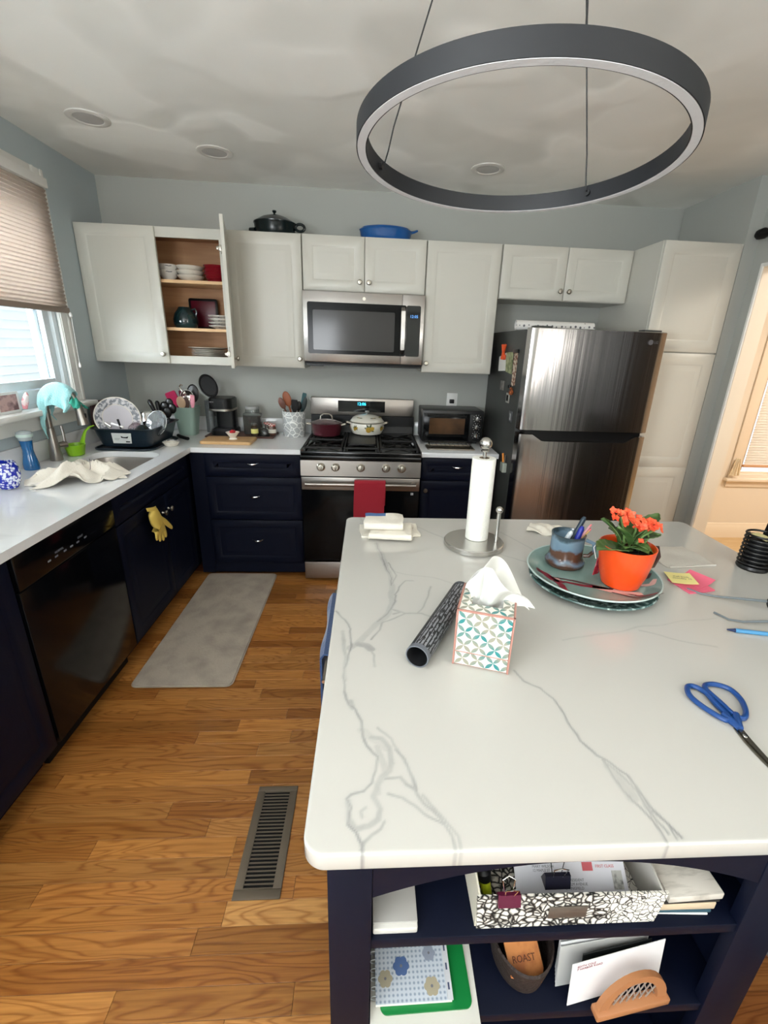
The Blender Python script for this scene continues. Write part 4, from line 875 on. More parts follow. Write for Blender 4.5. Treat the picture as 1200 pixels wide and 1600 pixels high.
# overlapping-circle petals: two lattices of thin lenses along the diagonals
mp = add(nt, 'ShaderNodeMapping'); mp.inputs['Scale'].default_value = (1, 1, 1); nt.links.new(uvn.outputs[0], mp.inputs[0])
def petal(rot):
    # lens shape: |across| < w * sin(pi * along)
    r = add(nt, 'ShaderNodeVectorRotate'); r.rotation_type = 'Z_AXIS'; r.inputs['Angle'].default_value = rot; nt.links.new(mp.outputs[0], r.inputs[0])
    sp = add(nt, 'ShaderNodeSeparateXYZ'); nt.links.new(r.outputs[0], sp.inputs[0])
    a1 = add(nt, 'ShaderNodeMath', op='MULTIPLY'); a1.inputs[1].default_value = PI; nt.links.new(sp.outputs[0], a1.inputs[0])
    a2 = add(nt, 'ShaderNodeMath', op='SINE'); nt.links.new(a1.outputs[0], a2.inputs[0]); a3 = add(nt, 'ShaderNodeMath', op='ABSOLUTE'); nt.links.new(a2.outputs[0], a3.inputs[0])
    p1 = add(nt, 'ShaderNodeMath', op='PINGPONG'); p1.inputs[1].default_value = 0.5; nt.links.new(sp.outputs[1], p1.inputs[0])
    m3 = add(nt, 'ShaderNodeMath', op='MULTIPLY'); m3.inputs[1].default_value = 0.19; nt.links.new(a3.outputs[0], m3.inputs[0])
    c = add(nt, 'ShaderNodeMath', op='LESS_THAN'); nt.links.new(p1.outputs[0], c.inputs[0]); nt.links.new(m3.outputs[0], c.inputs[1])
    return c
pa, pb = petal(PI/4), petal(-PI/4)
mx_ = add(nt, 'ShaderNodeMath', op='MAXIMUM'); nt.links.new(pa.outputs[0], mx_.inputs[0]); nt.links.new(pb.outputs[0], mx_.inputs[1])
no = add(nt, 'ShaderNodeTexNoise', Scale=0.45, Detail=2.0); nt.links.new(mp.outputs[0], no.inputs['Vector'])
rp = add(nt, 'ShaderNodeValToRGB'); rp.color_ramp.elements[0].position = 0.42; rp.color_ramp.elements[1].position = 0.6; rp.color_ramp.elements[0].color = lin((150, 148, 132)); rp.color_ramp.elements[1].color = lin((46, 130, 132)); nt.links.new(no.outputs['Fac'], rp.inputs[0])
mc = add(nt, 'ShaderNodeMixRGB'); mc.inputs[1].default_value = lin((226, 222, 212)); nt.links.new(mx_.outputs[0], mc.inputs[0]); nt.links.new(rp.outputs[0], mc.inputs[2]); nt.links.new(mc.outputs[0], b_.inputs['Base Color'])
edge_m = M('coral_edge', (178, 128, 116), 0.4)
S_, H_ = 0.117, 0.135
t = T('tissue_box', 'square tissue box of white tiles with teal petal pattern', 'tissue box', (2.015, -2.694, IZ), rot=math.radians(-18.6))
h = S_/2
def uvface(name, pts, mats, uv=None, sc=44.0):
    me = bpy.data.meshes.new(name); bm = bmesh.new(); ly = bm.loops.layers.uv.new('UVMap')
    tn = Vector(pts[1])-Vector(pts[0]); up = Vector(pts[3])-Vector(pts[0]); nn = tn.cross(up).normalized()*0.002
    f1 = [bm.verts.new(p) for p in pts]; f0 = [bm.verts.new(Vector(p)-nn) for p in pts]
    fa = bm.faces.new(f1); fb = bm.faces.new(list(reversed(f0)))
    fs = [fa, fb] + [bm.faces.new((f0[i], f0[(i+1) % 4], f1[(i+1) % 4], f1[i])) for i in range(4)]
    o_ = Vector(pts[0]); ux = tn.normalized(); uy = up.normalized()
    for f in fs:
        for l in f.loops: d = l.vert.co-o_; l[ly].uv = (d.dot(ux)*sc, d.dot(uy)*sc)
    bm.to_mesh(me); bm.free(); me.materials.append(mats)
    o = bpy.data.objects.new(name, me); COL.objects.link(o); o.parent = t.o; return o
t.p('box_shell', B().box(-h+0.003, h-0.003, -h+0.003, h-0.003, 0.0005, 0.012).box(-h+0.003, -h+0.007, -h+0.007, h-0.007, 0.012, H_-0.007).box(h-0.007, h-0.003, -h+0.007, h-0.007, 0.012, H_-0.007).box(-h+0.003, h-0.003, -h+0.003, -h+0.007, 0.012, H_-0.007).box(-h+0.003, h-0.003, h-0.007, h-0.003, 0.012, H_-0.007), edge_m)
e = 0.004
uvface('tile', [(-h+e, -h, 0.036), (h-e, -h, 0.036), (h-e, -h, H_-e), (-h+e, -h, H_-e)], tile_m)
uvface('tile', [(-h+e, -h, 0.004), (h-e, -h, 0.004), (h-e, -h, 0.034), (-h+e, -h, 0.034)], tile_m)
uvface('tile', [(h, -h+e, 0.004), (h, h-e, 0.004), (h, h-e, H_-e), (h, -h+e, H_-e)], tile_m)
uvface('tile', [(-h, h-e, 0.004), (-h, -h+e, 0.004), (-h, -h+e, H_-e), (-h, h-e, H_-e)], tile_m)
uvface('tile', [(h-e, h, 0.004), (-h+e, h, 0.004), (-h+e, h, H_-e), (h-e, h, H_-e)], tile_m)
for pts in ([(-h+e, -h+e, H_), (h-e, -h+e, H_), (h-e, -0.027, H_), (-h+e, -0.027, H_)], [(-h+e, 0.027, H_), (h-e, 0.027, H_), (h-e, h-e, H_), (-h+e, h-e, H_)],
            [(-h+e, -0.027, H_), (-0.032, -0.027, H_), (-0.032, 0.027, H_), (-h+e, 0.027, H_)], [(0.032, -0.027, H_), (h-e, -0.027, H_), (h-e, 0.027, H_), (0.032, 0.027, H_)]): uvface('tile', pts, tile_m)
eb = B()
for sx in (-1, 1):
    for sy in (-1, 1): eb.box(sx*h-0.003 if sx > 0 else sx*h-0.0005, sx*h+0.0005 if sx > 0 else sx*h+0.003, sy*h-0.003 if sy > 0 else sy*h-0.0005, sy*h+0.0005 if sy > 0 else sy*h+0.003, 0.0005, H_-0.003)
for sy in (-1, 1): eb.box(-h-0.0005, h+0.0005, min(sy*h, sy*(h-0.0035)), max(sy*(h+0.0005), sy*(h-0.0035)) if sy > 0 else sy*(h-0.0035), H_-0.0035, H_+0.0005)
for sx in (-1, 1): eb.box(min(sx*(h+0.0005), sx*(h-0.0035)), max(sx*(h+0.0005), sx*(h-0.0035)), -h, h, H_-0.0035, H_+0.0005)
eb.box(-h+0.003, h-0.003, -h-0.0006, -h+0.001, 0.034, 0.036)
t.p('edging', eb, edge_m, label='coral edging')
tis = M('tissue_paper', (246, 246, 242), 0.9, bump=(25, 0.1))
nt, n, b_ = nodes(tis); tr = add(nt, 'ShaderNodeBsdfTranslucent'); tr.inputs[0].default_value = lin((246, 246, 242)); mx2 = add(nt, 'ShaderNodeMixShader'); mx2.inputs[0].default_value = 0.3
nt.links.new(b_.outputs[0], mx2.inputs[1]); nt.links.new(tr.outputs[0], mx2.inputs[2]); nt.links.new(mx2.outputs[0], n['Material Output'].inputs[0])
def tfold(u, v):          # u 0..1 bottom to outer rim, v around: a tissue pulled into a peak with deep folds
    a = v*PI*1.0
    # three stations: slot, shoulder, tips
    s0 = Vector((-0.030 + 0.060*v, 0.006*math.sin(v*3*PI), -0.02))
    xt = -0.052 + 0.15*v; zt = 0.088*(1-((v-0.36)/0.40)**2) if v < 0.36 else 0.088 - 0.100*((v-0.36)/0.64)**1.35
    yt = 0.030*math.sin(v*PI*2.4+0.3) - 0.008
    if v < 0.36: zt = 0.020 + 0.068*(v/0.36)**0.8
    s1 = Vector((xt, yt, zt))
    m = s0.lerp(s1, u); fold = math.sin(v*PI*3.2)*0.016*math.sin(u*PI*0.8)
    m.y += fold - 0.02*u*math.sin(v*PI); m.z += 0.012*math.sin(u*PI)
    return m
t2 = T('tissue', 'white tissue pulled up out of the tiled box', 'tissue', (2.015, -2.694, IZ+H_), rot=math.radians(-18.6))
t2.p('front_fold', B().sheet(tfold, 20, 44, 0.0008), tis, smooth=80)
t2.p('back_fold', B().sheet(lambda u, v: (lambda p: (p.x*0.92-0.004, 0.016 - p.y*0.7, p.z*0.97+0.001))(tfold(u, v)), 20, 40, 0.0008), tis, smooth=80)

# ---- printed cardboard tube
tube_m = M('tube_print', (34, 36, 40), 0.4)
nt, n, b_ = nodes(tube_m); tc = add(nt, 'ShaderNodeTexCoord'); mp = add(nt, 'ShaderNodeMapping'); mp.inputs['Scale'].default_value = (1, 1, 1); nt.links.new(tc.outputs['Object'], mp.inputs[0])
sp = add(nt, 'ShaderNodeSeparateXYZ'); nt.links.new(mp.outputs[0], sp.inputs[0]); an = add(nt, 'ShaderNodeMath', op='ARCTAN2'); nt.links.new(sp.outputs[1], an.inputs[0]); nt.links.new(sp.outputs[2], an.inputs[1])
cx = add(nt, 'ShaderNodeCombineXYZ'); nt.links.new(sp.outputs[0], cx.inputs[0]); nt.links.new(an.outputs[0], cx.inputs[1])
br = add(nt, 'ShaderNodeTexBrick'); br.inputs['Scale'].default_value = 1.0; br.inputs['Brick Width'].default_value = 0.022; br.inputs['Row Height'].default_value = 0.16; br.inputs['Mortar Size'].default_value = 0.0; br.inputs['Color1'].default_value = (0, 0, 0, 1); br.inputs['Color2'].default_value = (1, 1, 1, 1); nt.links.new(cx.outputs[0], br.inputs['Vector'])
# fine text-like lines run along the tube
mr = add(nt, 'ShaderNodeMath', op='PINGPONG'); mr.inputs[1].default_value = 0.15; nt.links.new(an.outputs[0], mr.inputs[0])
gt = add(nt, 'ShaderNodeMath', op='GREATER_THAN'); gt.inputs[1].default_value = 0.06; nt.links.new(mr.outputs[0], gt.inputs[0])
fn_ = add(nt, 'ShaderNodeTexNoise', Scale=1.0, Detail=1.0); mp3 = add(nt, 'ShaderNodeMapping'); mp3.inputs['Scale'].default_value = (60, 5, 0); nt.links.new(cx.outputs[0], mp3.inputs[0]); nt.links.new(mp3.outputs[0], fn_.inputs['Vector'])
g2 = add(nt, 'ShaderNodeMath', op='GREATER_THAN'); g2.inputs[1].default_value = 0.46; nt.links.new(fn_.outputs['Fac'], g2.inputs[0])
g3 = add(nt, 'ShaderNodeMath', op='MULTIPLY'); nt.links.new(gt.outputs[0], g3.inputs[0]); nt.links.new(g2.outputs[0], g3.inputs[1])
# print only on one side of the tube and away from the ends
gs = add(nt, 'ShaderNodeMath', op='LESS_THAN'); gs.inputs[1].default_value = 0.45; nt.links.new(an.outputs[0], gs.inputs[0])
g4 = add(nt, 'ShaderNodeMath', op='MULTIPLY'); nt.links.new(g3.outputs[0], g4.inputs[0]); nt.links.new(gs.outputs[0], g4.inputs[1])
mc = add(nt, 'ShaderNodeMixRGB'); mc.inputs[1].default_value = lin((30, 32, 36)); mc.inputs[2].default_value = lin((140, 142, 146)); nt.links.new(g4.outputs[0], mc.inputs[0]); nt.links.new(mc.outputs[0], b_.inputs['Base Color'])
pa_ = Vector((1.862, -2.742, IZ)); pb_ = Vector((2.010, -2.460, IZ)); dv = (pb_-pa_); Lt = dv.length; ang = math.atan2(dv.y, dv.x)
t = T('cardboard_tube', 'dark gray printed cardboard tube lying beside the tissue box', 'tube', (pa_.x, pa_.y, IZ+0.0262), rot=ang)
def tubeb(x0, x1, ro, ri):
    b = B(); b.mx = Matrix.Rotation(PI/2, 4, 'Y'); b.lathe([(ri, x0), (ro, x0), (ro, x1), (ri, x1), (ri, x0)], (0, 0, 0), seg=48, cap=False); return b
t.p('tube', tubeb(0.0125, Lt-0.012, 0.0255, 0.0235), tube_m)
t.p('end_band', tubeb(0.0, 0.0125, 0.0258, 0.0235), M('tube_band', (104, 108, 116), 0.4), label='gray end band')
t.p('end_band', tubeb(Lt-0.012, Lt, 0.0258, 0.0235), M('tube_band2', (70, 74, 80), 0.4))
t.p('inner_lining', tubeb(0.001, Lt-0.001, 0.0234, 0.0225), M('tube_inside', (26, 27, 30), 0.6))

# ---- towels stack
cloth = M('linen_cloth', (226, 220, 206), 0.9, sheen=0.2, bump=(220, 0.25))
cloth_b = M('blue_white_cloth', (226, 220, 208), 0.9, bump=(220, 0.25))
nt, n, b_ = nodes(cloth_b); tc = add(nt, 'ShaderNodeTexCoord'); sp = add(nt, 'ShaderNodeSeparateXYZ'); nt.links.new(tc.outputs['Object'], sp.inputs[0])
l1 = add(nt, 'ShaderNodeMath', op='GREATER_THAN'); l1.inputs[1].default_value = 0.012; nt.links.new(sp.outputs[1], l1.inputs[0])
l2 = add(nt, 'ShaderNodeMath', op='LESS_THAN'); l2.inputs[1].default_value = 0.005; nt.links.new(sp.outputs[0], l2.inputs[0])
mu = add(nt, 'ShaderNodeMath', op='MULTIPLY'); nt.links.new(l1.outputs[0], mu.inputs[0]); nt.links.new(l2.outputs[0], mu.inputs[1])
mc = add(nt, 'ShaderNodeMixRGB'); mc.inputs[1].default_value = lin((228, 222, 210)); mc.inputs[2].default_value = lin((84, 116, 166)); nt.links.new(mu.outputs[0], mc.inputs[0]); nt.links.new(mc.outputs[0], b_.inputs['Base Color'])
def folded(w, d, th, seed, roll=True):
    # a folded cloth: a tapering slab with soft wavy layers, folded edge towards the front
    b = B(); rs_ = random.Random(seed); ph = rs_.random()*6
    nlay = max(2, int(th/0.006))
    for k in range(nlay):
        z0 = th*k/nlay + th/nlay*0.5; dw = rs_.uniform(-0.008, 0.006)
        b.sheet(lambda u, v: ((u-0.5)*(w+dw) + 0.002*math.sin(v*7+ph+k), (v-0.5)*(d-0.004*k) + 0.002*math.sin(u*8+ph), z0 + (0.0012 + 0.0022*k/nlay)*math.sin(u*7+ph+k*0.6)*math.sin(v*6+k) - 0.5*th*max(0, abs(u-0.5)-0.40)*(k/nlay)*3 - 0.4*th*max(0, abs(v-0.5)-0.38)*(k/nlay)*3), 14, 12, th/nlay*0.82)
    r = th/2*0.9
    for k in range(2):
        rr_ = r*(1-0.35*k)
        b.sheet(lambda u, v: ((u-0.5)*w*0.99, -d/2 - rr_*math.sin(v*PI)*0.9, th/2 - rr_*math.cos(v*PI)), 10, 8, 0.0022)
    return b
def cloth_thing(name, label, x, y, z, rot, b, m, group=None):
    o = mk(name, b, m, None, smooth=60); o.location = (x, y, z); o.rotation_euler = (0, 0, rot); o['label'] = label; o['category'] = 'towel'
    return o
cloth_thing('napkin', 'flat cream napkin with lace edge at the bottom of the towel stack', 1.835, -1.985, IZ+0.0005, 0.08, folded(0.21, 0.115, 0.006, 1), cloth)
cloth_thing('dish_towel', 'folded cream dish towel, lower one of the stack on the island', 1.84, -2.020, IZ+0.0075, -0.10, folded(0.15, 0.12, 0.022, 2), cloth)
cloth_thing('dish_towel', 'folded white dish towel with blue stripe on top of the stack', 1.815, -1.985, IZ+0.029, -0.06, folded(0.138, 0.115, 0.026, 3), cloth_b)
cloth_thing('napkin', 'crumpled cream napkin on the far island edge behind the pencil mug', 2.432, -1.965, IZ+0.0015, -0.5, B().sheet(lambda u, v: ((u-0.5)*0.13, (v-0.5)*0.10, 0.006 + 0.007*math.sin(u*9+v*4)*math.sin(v*8+u*3) + 0.006*math.exp(-((u-.5)**2+(v-.5)**2)*9)), 24, 20, 0.003), cloth)
cloth_thing('napkin', 'gray-white folded napkin right of the orange pot', 2.800, -2.185, IZ+0.0005, 0.12, folded(0.175, 0.15, 0.004, 5), M('grey_linen', (206, 200, 190), 0.85, bump=(200, 0.2)))
# ---- sheet of paper at far right
# ---- sticky notes
pk = M('pink_note', (226, 104, 128), 0.7); ylw = M('yellow_note', (240, 226, 150), 0.7)
def note(label, x, y, z, rot, m, s=0.076, th=0.002, curl=0.008):
    b = B().sheet(lambda u, v: ((u-0.5)*s, (v-0.5)*s, th/2 + curl*max(0, u-0.4)**2*2), 8, 8, th)
    o = mk('sticky_note', b, m, None); o.location = (x, y, z); o.rotation_euler = (0, 0, rot); o['label'] = label; o['category'] = 'note'
note('pink sticky note pad, lowest of the pile right of the plate', 2.715, -2.385, IZ+0.0003, 0.15, pk, 0.085, 0.004, 0.004)
note('pink sticky note curling up on the right of the pile', 2.742, -2.362, IZ+0.0065, 0.45, pk, 0.076, 0.001, 0.014)
note('yellow sticky note with writing on top of the pink ones', 2.703, -2.355, IZ+0.0085, -0.25, ylw, 0.072, 0.001, 0.006)
text('Call back\nmonday 10', 0.012, (2.705, -2.355, IZ+0.0115), (0, -0.03, -0.25), M('pencil_grey', (150, 140, 110), 0.7), ext=0.0001, name='handwriting', parent=None)
hw = [o for o in COL.objects if o.name.startswith('handwriting')][0]
hp_ = [o for o in COL.objects if o.name.startswith('sticky_note') and 'yellow' in o['label']][0]
bpy.context.view_layer.update(); hw.parent = hp_; hw.matrix_parent_inverse = hp_.matrix_world.inverted()
# ---- two oval platters, one on the other
pcx, pcy = 2.412, -2.372
rim_m = M('teal_speckled_glaze', (70, 96, 94), 0.18, coat=0.4, mottle=((170, 190, 186), 45, 0.52, 0.62))
pl_m = M('celadon_glaze', (132, 160, 154), 0.15, coat=0.5, mottle=((112, 140, 136), 9, 0.35, 0.65))
t = T('platter', 'lower dark speckled platter under the celadon one', 'plate', (pcx, pcy, IZ))
t.p('dish', B().lathe([(0, 0.0005), (0.10, 0.0005), (0.12, 0.004), (0.160, 0.014), (0.178, 0.020), (0.176, 0.024), (0.150, 0.018), (0.11, 0.008), (0, 0.006)], (pcx, pcy-0.004, IZ), seg=64), rim_m)
PZ = IZ + 0.0245
t = T('platter', 'round celadon platter with crimson branch design holding mug and plant', 'plate', (pcx, pcy, PZ))
pl = t.p('dish', B().lathe([(0, 0.0), (0.14, 0.0), (0.155, 0.003), (0.172, 0.012), (0.182, 0.019), (0.1835, 0.021), (0.182, 0.0225), (0.170, 0.016), (0.152, 0.008), (0.14, 0.006), (0, 0.006)], (pcx, pcy, PZ), seg=72), pl_m)
t.p('rim_line', B().tube([(pcx+0.1825*math.cos(2*PI*i/72), pcy+0.1825*math.sin(2*PI*i/72), PZ+0.0215) for i in range(72)], 0.0024, 6, closed=True), M('pale_rim', (186, 204, 200), 0.2), label='pale rim')
crim = M('crimson_branch', (124, 26, 44), 0.3); pinkb = M('pink_branch', (214, 168, 160), 0.3); dkb = M('dark_branch', (72, 28, 34), 0.3)
def pz(x, y):
    r = math.hypot(x-pcx, y-pcy)
    return PZ + (0.0063 if r < 0.14 else 0.006+0.002*(r-0.14)/0.012 if r < 0.152 else 0.008+0.008*(r-0.152)/0.018 if r < 0.170 else 0.016+0.0065*(r-0.170)/0.012)
def stroke(pts, wd, m, nm='painted_branch'):
    P_ = [Vector(p) for p in pts]; L = []
    for a, c in zip(P_, P_[1:]):
        for k in range(5): L.append(a.lerp(c, k/5))
    L.append(P_[-1]); tb = bmesh.new(); rings = []
    for i, p in enumerate(L):
        d = (L[min(i+1, len(L)-1)]-L[max(i-1, 0)]); nn = Vector((-d.y, d.x)).normalized()*1.5*wd*(0.6+0.4*math.sin(PI*i/(len(L)-1)))
        rings.append([tb.verts.new((p.x+nn.x*q, p.y+nn.y*q, pz(p.x+nn.x*q, p.y+nn.y*q)+0.0006)) for q in (-1, 0, 1)])
    for a, c in zip(rings, rings[1:]):
        for k in range(2): tb.faces.new((a[k], a[k+1], c[k+1], c[k]))
    bmesh.ops.recalc_face_normals(tb, faces=tb.faces)
    b = B(); b.merge(tb); return t.p(nm, b, m)
stroke([(2.262, -2.350), (2.275, -2.375), (2.285, -2.41), (2.31, -2.425)], 0.006, crim)
stroke([(2.285, -2.405), (2.295, -2.44), (2.292, -2.475), (2.30, -2.50)], 0.006, crim)
stroke([(2.278, -2.395), (2.30, -2.415)], 0.008, pinkb)
stroke([(2.28, -2.39), (2.34, -2.415), (2.385, -2.44), (2.43, -2.465)], 0.0025, dkb)
stroke([(2.31, -2.42), (2.35, -2.44), (2.40, -2.455), (2.43, -2.462)], 0.0045, crim)
stroke([(2.38, -2.447), (2.42, -2.470), (2.46, -2.485), (2.50, -2.488)], 0.008, pinkb)
stroke([(2.42, -2.478), (2.47, -2.51), (2.51, -2.522), (2.535, -2.52)], 0.0022, dkb)
stroke([(2.46, -2.488), (2.50, -2.505), (2.53, -2.505)], 0.003, crim)
stroke([(2.52, -2.44), (2.555, -2.44), (2.575, -2.42)], 0.005, pinkb)
stroke([(2.53, -2.40), (2.565, -2.40), (2.582, -2.385)], 0.004, dkb)
stroke([(2.262, -2.34), (2.258, -2.36), (2.270, -2.372)], 0.004, dkb)
# ---- pottery mug with pens
mxx, myy, MZ = 2.358, -2.302, PZ+0.0068
mug_m = M('glazed_stoneware', (78, 56, 44), 0.25, coat=0.4)
nt, n, b_ = nodes(mug_m); tc = add(nt, 'ShaderNodeTexCoord'); sp = add(nt, 'ShaderNodeSeparateXYZ'); nt.links.new(tc.outputs['Object'], sp.inputs[0])
no = add(nt, 'ShaderNodeTexNoise', Scale=22.0, Detail=3.0); nt.links.new(tc.outputs['Object'], no.inputs['Vector'])
ad = add(nt, 'ShaderNodeMath', op='MULTIPLY_ADD'); ad.inputs[1].default_value = 0.05; nt.links.new(no.outputs['Fac'], ad.inputs[0]); nt.links.new(sp.outputs[2], ad.inputs[2])
rp = add(nt, 'ShaderNodeValToRGB'); cr = rp.color_ramp; cr.elements[0].position = 0.0; cr.elements[0].color = lin((60, 44, 36)); cr.elements[1].position = 1.0; cr.elements[1].color = lin((52, 64, 72))
for p_, c_ in ((0.25, (78, 52, 40)), (0.34, (92, 112, 130)), (0.42, (86, 58, 44)), (0.56, (90, 60, 46)), (0.62, (104, 130, 150)), (0.82, (116, 142, 160)), (0.9, (60, 76, 84))):
    e_ = cr.elements.new(p_); e_.color = lin(c_)
mrr = add(nt, 'ShaderNodeMapRange'); mrr.inputs['From Min'].default_value = 0.0; mrr.inputs['From Max'].default_value = 0.135; nt.links.new(ad.outputs[0], mrr.inputs[0]); nt.links.new(mrr.outputs[0], rp.inputs[0]); nt.links.new(rp.outputs[0], b_.inputs['Base Color'])
t = T('pottery_mug', 'brown and blue glazed pottery mug full of pens', 'mug', (mxx, myy, MZ))
t.p('mug_body', B().lathe([(0, 0), (0.054, 0), (0.057, 0.004), (0.058, 0.014), (0.052, 0.022), (0.048, 0.034), (0.048, 0.090), (0.050, 0.100), (0.047, 0.100), (0.044, 0.090), (0.044, 0.012), (0, 0.010)], (mxx, myy, MZ), seg=40), mug_m)
t.p('handle', B().tube([(mxx+0.047, myy-0.018, MZ+0.085), (mxx+0.068, myy-0.028, MZ+0.078), (mxx+0.072, myy-0.030, MZ+0.055), (mxx+0.060, myy-0.024, MZ+0.036), (mxx+0.047, myy-0.018, MZ+0.034)], 0.006, 8), mug_m)
pen_specs = [('pen', 'thick dark blue-gray marker leaning right in the mug', (-0.01, 0.0), (0.050, 0.020, 0.145), 0.0075, (44, 60, 72)),
 ('pen', 'white-barreled pen lying low across the mug opening', (-0.028, 0.01), (0.000, -0.016, 0.112), 0.0075, (206, 212, 216)),
 ('pen', 'bright blue pen with clip in the mug', (0.0, -0.02), (0.034, -0.008, 0.125), 0.008, (34, 46, 150)),
 ('pencil', 'pink pencil leaning over the mug rim', (-0.012, -0.01), (0.062, -0.004, 0.130), 0.0035, (206, 150, 160)),
 ('pencil', 'yellow-brown pencil beside the pink one in the mug', (-0.005, 0.006), (0.060, -0.010, 0.118), 0.0035, (186, 146, 84)),
 ('pen', 'black and red pen low on the right in the mug', (0.002, -0.004), (0.066, 0.006, 0.116), 0.0045, (110, 30, 40))]
for i, (nm, lb, a, c, r, col) in enumerate(pen_specs):
    p0 = Vector((mxx+a[0], myy+a[1], MZ+0.016+0.001*i)); p1 = Vector((mxx+c[0], myy+c[1], MZ+c[2])); d = (p1-p0).normalized()
    t = T(nm, lb, 'pen' if nm == 'pen' else 'pencil', tuple(p0))
    m = M('pen_%s' % i, col, 0.35)
    t.p('barrel', B().cyl(p0, p1 - d*0.008, r, seg=12), m)
    t.p('tip', B().cyl(p1 - d*0.0079, p1, r*0.95, r*0.55, seg=12), m if nm == 'pen' else M('eraser_%s' % i, (216, 120, 120), 0.7))
# loose tags and leaf things between the mug and the pot
t = T('gift_tag', 'small red and pink paper tag on a white string by the mug', 'tag', (mxx+0.062, myy-0.075, MZ))
t.p('tag', B().sheet(lambda u, v: (mxx+0.050+0.022*v+0.006*u, myy-0.085+0.012*v, MZ+0.004+0.056*u), 5, 4, 0.002), M('red_tag', (176, 40, 58), 0.4, mottle=((226, 150, 160), 55, 0.5, 0.6)))
t.p('string', B().tube([(mxx+0.052, myy-0.082, MZ+0.055), (mxx+0.046, myy-0.07, MZ+0.085), (mxx+0.066, myy-0.055, MZ+0.100)], 0.0012, 6), white_pl, label='white string')
# ---- orange pot with kalanchoe
px, py, PZ2 = 2.468, -2.428, PZ+0.0068
t = T('flower_pot', 'bright orange ceramic pot holding a red-flowering kalanchoe', 'pot', (px, py, PZ2))
t.p('pot', B().lathe([(0, 0), (0.045, 0), (0.050, 0.003), (0.062, 0.04), (0.070, 0.085), (0.073, 0.116), (0.0735, 0.119), (0.071, 0.120), (0.068, 0.112), (0.064, 0.08), (0.05, 0.02), (0, 0.015)], (px, py, PZ2), seg=56), M('orange_glaze', (236, 78, 22), 0.3, coat=0.4))
t.p('soil', B().lathe([(0, 0.100), (0.03, 0.102), (0.0655, 0.098)], (px, py, PZ2), seg=32, cap=False), M('dark_soil', (26, 20, 16), 0.95, bump=(90, 0.9)))
t.p('handle', B().tube([(px+0.069, py+0.005, PZ2+0.105), (px+0.090, py+0.006, PZ2+0.100), (px+0.099, py+0.007, PZ2+0.078), (px+0.090, py+0.006, PZ2+0.052), (px+0.066, py+0.005, PZ2+0.045)], 0.0055, 8).tube([(px+0.071, py+0.012, PZ2+0.11), (px+0.096, py+0.012, PZ2+0.108), (px+0.107, py+0.012, PZ2+0.078), (px+0.096, py+0.012, PZ2+0.046), (px+0.066, py+0.012, PZ2+0.040)], 0.003, 8), M('brown_wicker', (60, 34, 28), 0.6), label='dark brown twisted handle')
t = T('kalanchoe', 'kalanchoe plant with red-orange flower clusters and thick green leaves', 'plant', (px, py, PZ2+0.10))
leaf_m = M('kalanchoe_leaf', (58, 88, 44), 0.4, coat=0.15, mottle=((86, 112, 58), 20, 0.35, 0.65)); stem_m = M('green_stem', (92, 122, 66), 0.5); fl_m = M('kalanchoe_flower', (226, 70, 42), 0.5, mottle=((240, 104, 64), 60, 0.4, 0.6)); fc_m = M('flower_centre', (240, 150, 70), 0.5)
def leaf(base, tip, width, droop, nseg=10, serr=0.08):
    base = Vector(base); tip = Vector(tip); d = tip-base; side = d.cross(Vector((0, 0, 1)));
    side = side.normalized() if side.length > 1e-5 else Vector((1, 0, 0)); up = side.cross(d).normalized()
    def fn(u, v):
        wv = width*(math.sin(PI*min(1, u*0.93+0.07))**0.7)*(1+serr*math.sin(u*34)); q = (v-0.5)*2
        return base + d*u + side*q*wv/2 + up*(droop*math.sin(u*PI) + 0.14*width*q*q)
    return B().sheet(fn, nseg*2, 6, 0.0016)
o3 = Vector((px, py, PZ2))
leaves = [((0.0, 0.0, 0.10), (-0.110, -0.040, 0.128), 0.062, 0.006), ((-0.02, 0.01, 0.11), (-0.075, 0.030, 0.195), 0.045, 0.010), ((0.0, 0.0, 0.12), (-0.048, -0.010, 0.185), 0.036, 0.006),
          ((0.01, 0.0, 0.12), (0.062, -0.02, 0.10), 0.046, 0.010), ((0.02, 0.0, 0.13), (0.10, 0.02, 0.148), 0.034, 0.006), ((0.03, 0.01, 0.14), (0.098, 0.045, 0.205), 0.038, 0.006),
          ((0.0, 0.0, 0.13), (-0.01, 0.05, 0.195), 0.045, 0.01), ((0.01, 0.01, 0.12), (0.055, 0.05, 0.175), 0.04, 0.01), ((0.0, -0.01, 0.11), (0.026, -0.055, 0.125), 0.042, 0.008), ((-0.01, 0.0, 0.12), (-0.04, 0.045, 0.16), 0.04, 0.01), ((0.015, 0.0, 0.14), (0.04, -0.01, 0.18), 0.03, 0.006), ((-0.005, -0.005, 0.11), (-0.035, -0.045, 0.135), 0.034, 0.006)]
for a, c, w_, dr in leaves: t.p('leaf', leaf(o3+Vector(a), o3+Vector((c[0], c[1], c[2]*0.93)), w_*1.3, dr), leaf_m, smooth=80)
stems = [((-0.012, 0.0, 0.10), (-0.018, 0.0, 0.15), (-0.035, 0.005, 0.198)), ((0.0, 0.0, 0.10), (0.012, 0.0, 0.16), (0.008, 0.0, 0.18)), ((0.008, 0.0, 0.10), (0.035, 0.0, 0.15), (0.045, 0.0, 0.17)), ((0.008, 0.0, 0.10), (0.03, -0.01, 0.15), (0.07, 0.0, 0.165)), ((0.03, 0, 0.10), (0.055, 0.002, 0.14), (0.04, 0.0, 0.165))]
for s_ in stems: t.p('stem', B().tube([o3+Vector(q) for q in s_], 0.0032, 8, rs=[0.0045, 0.003, 0.002]), stem_m)
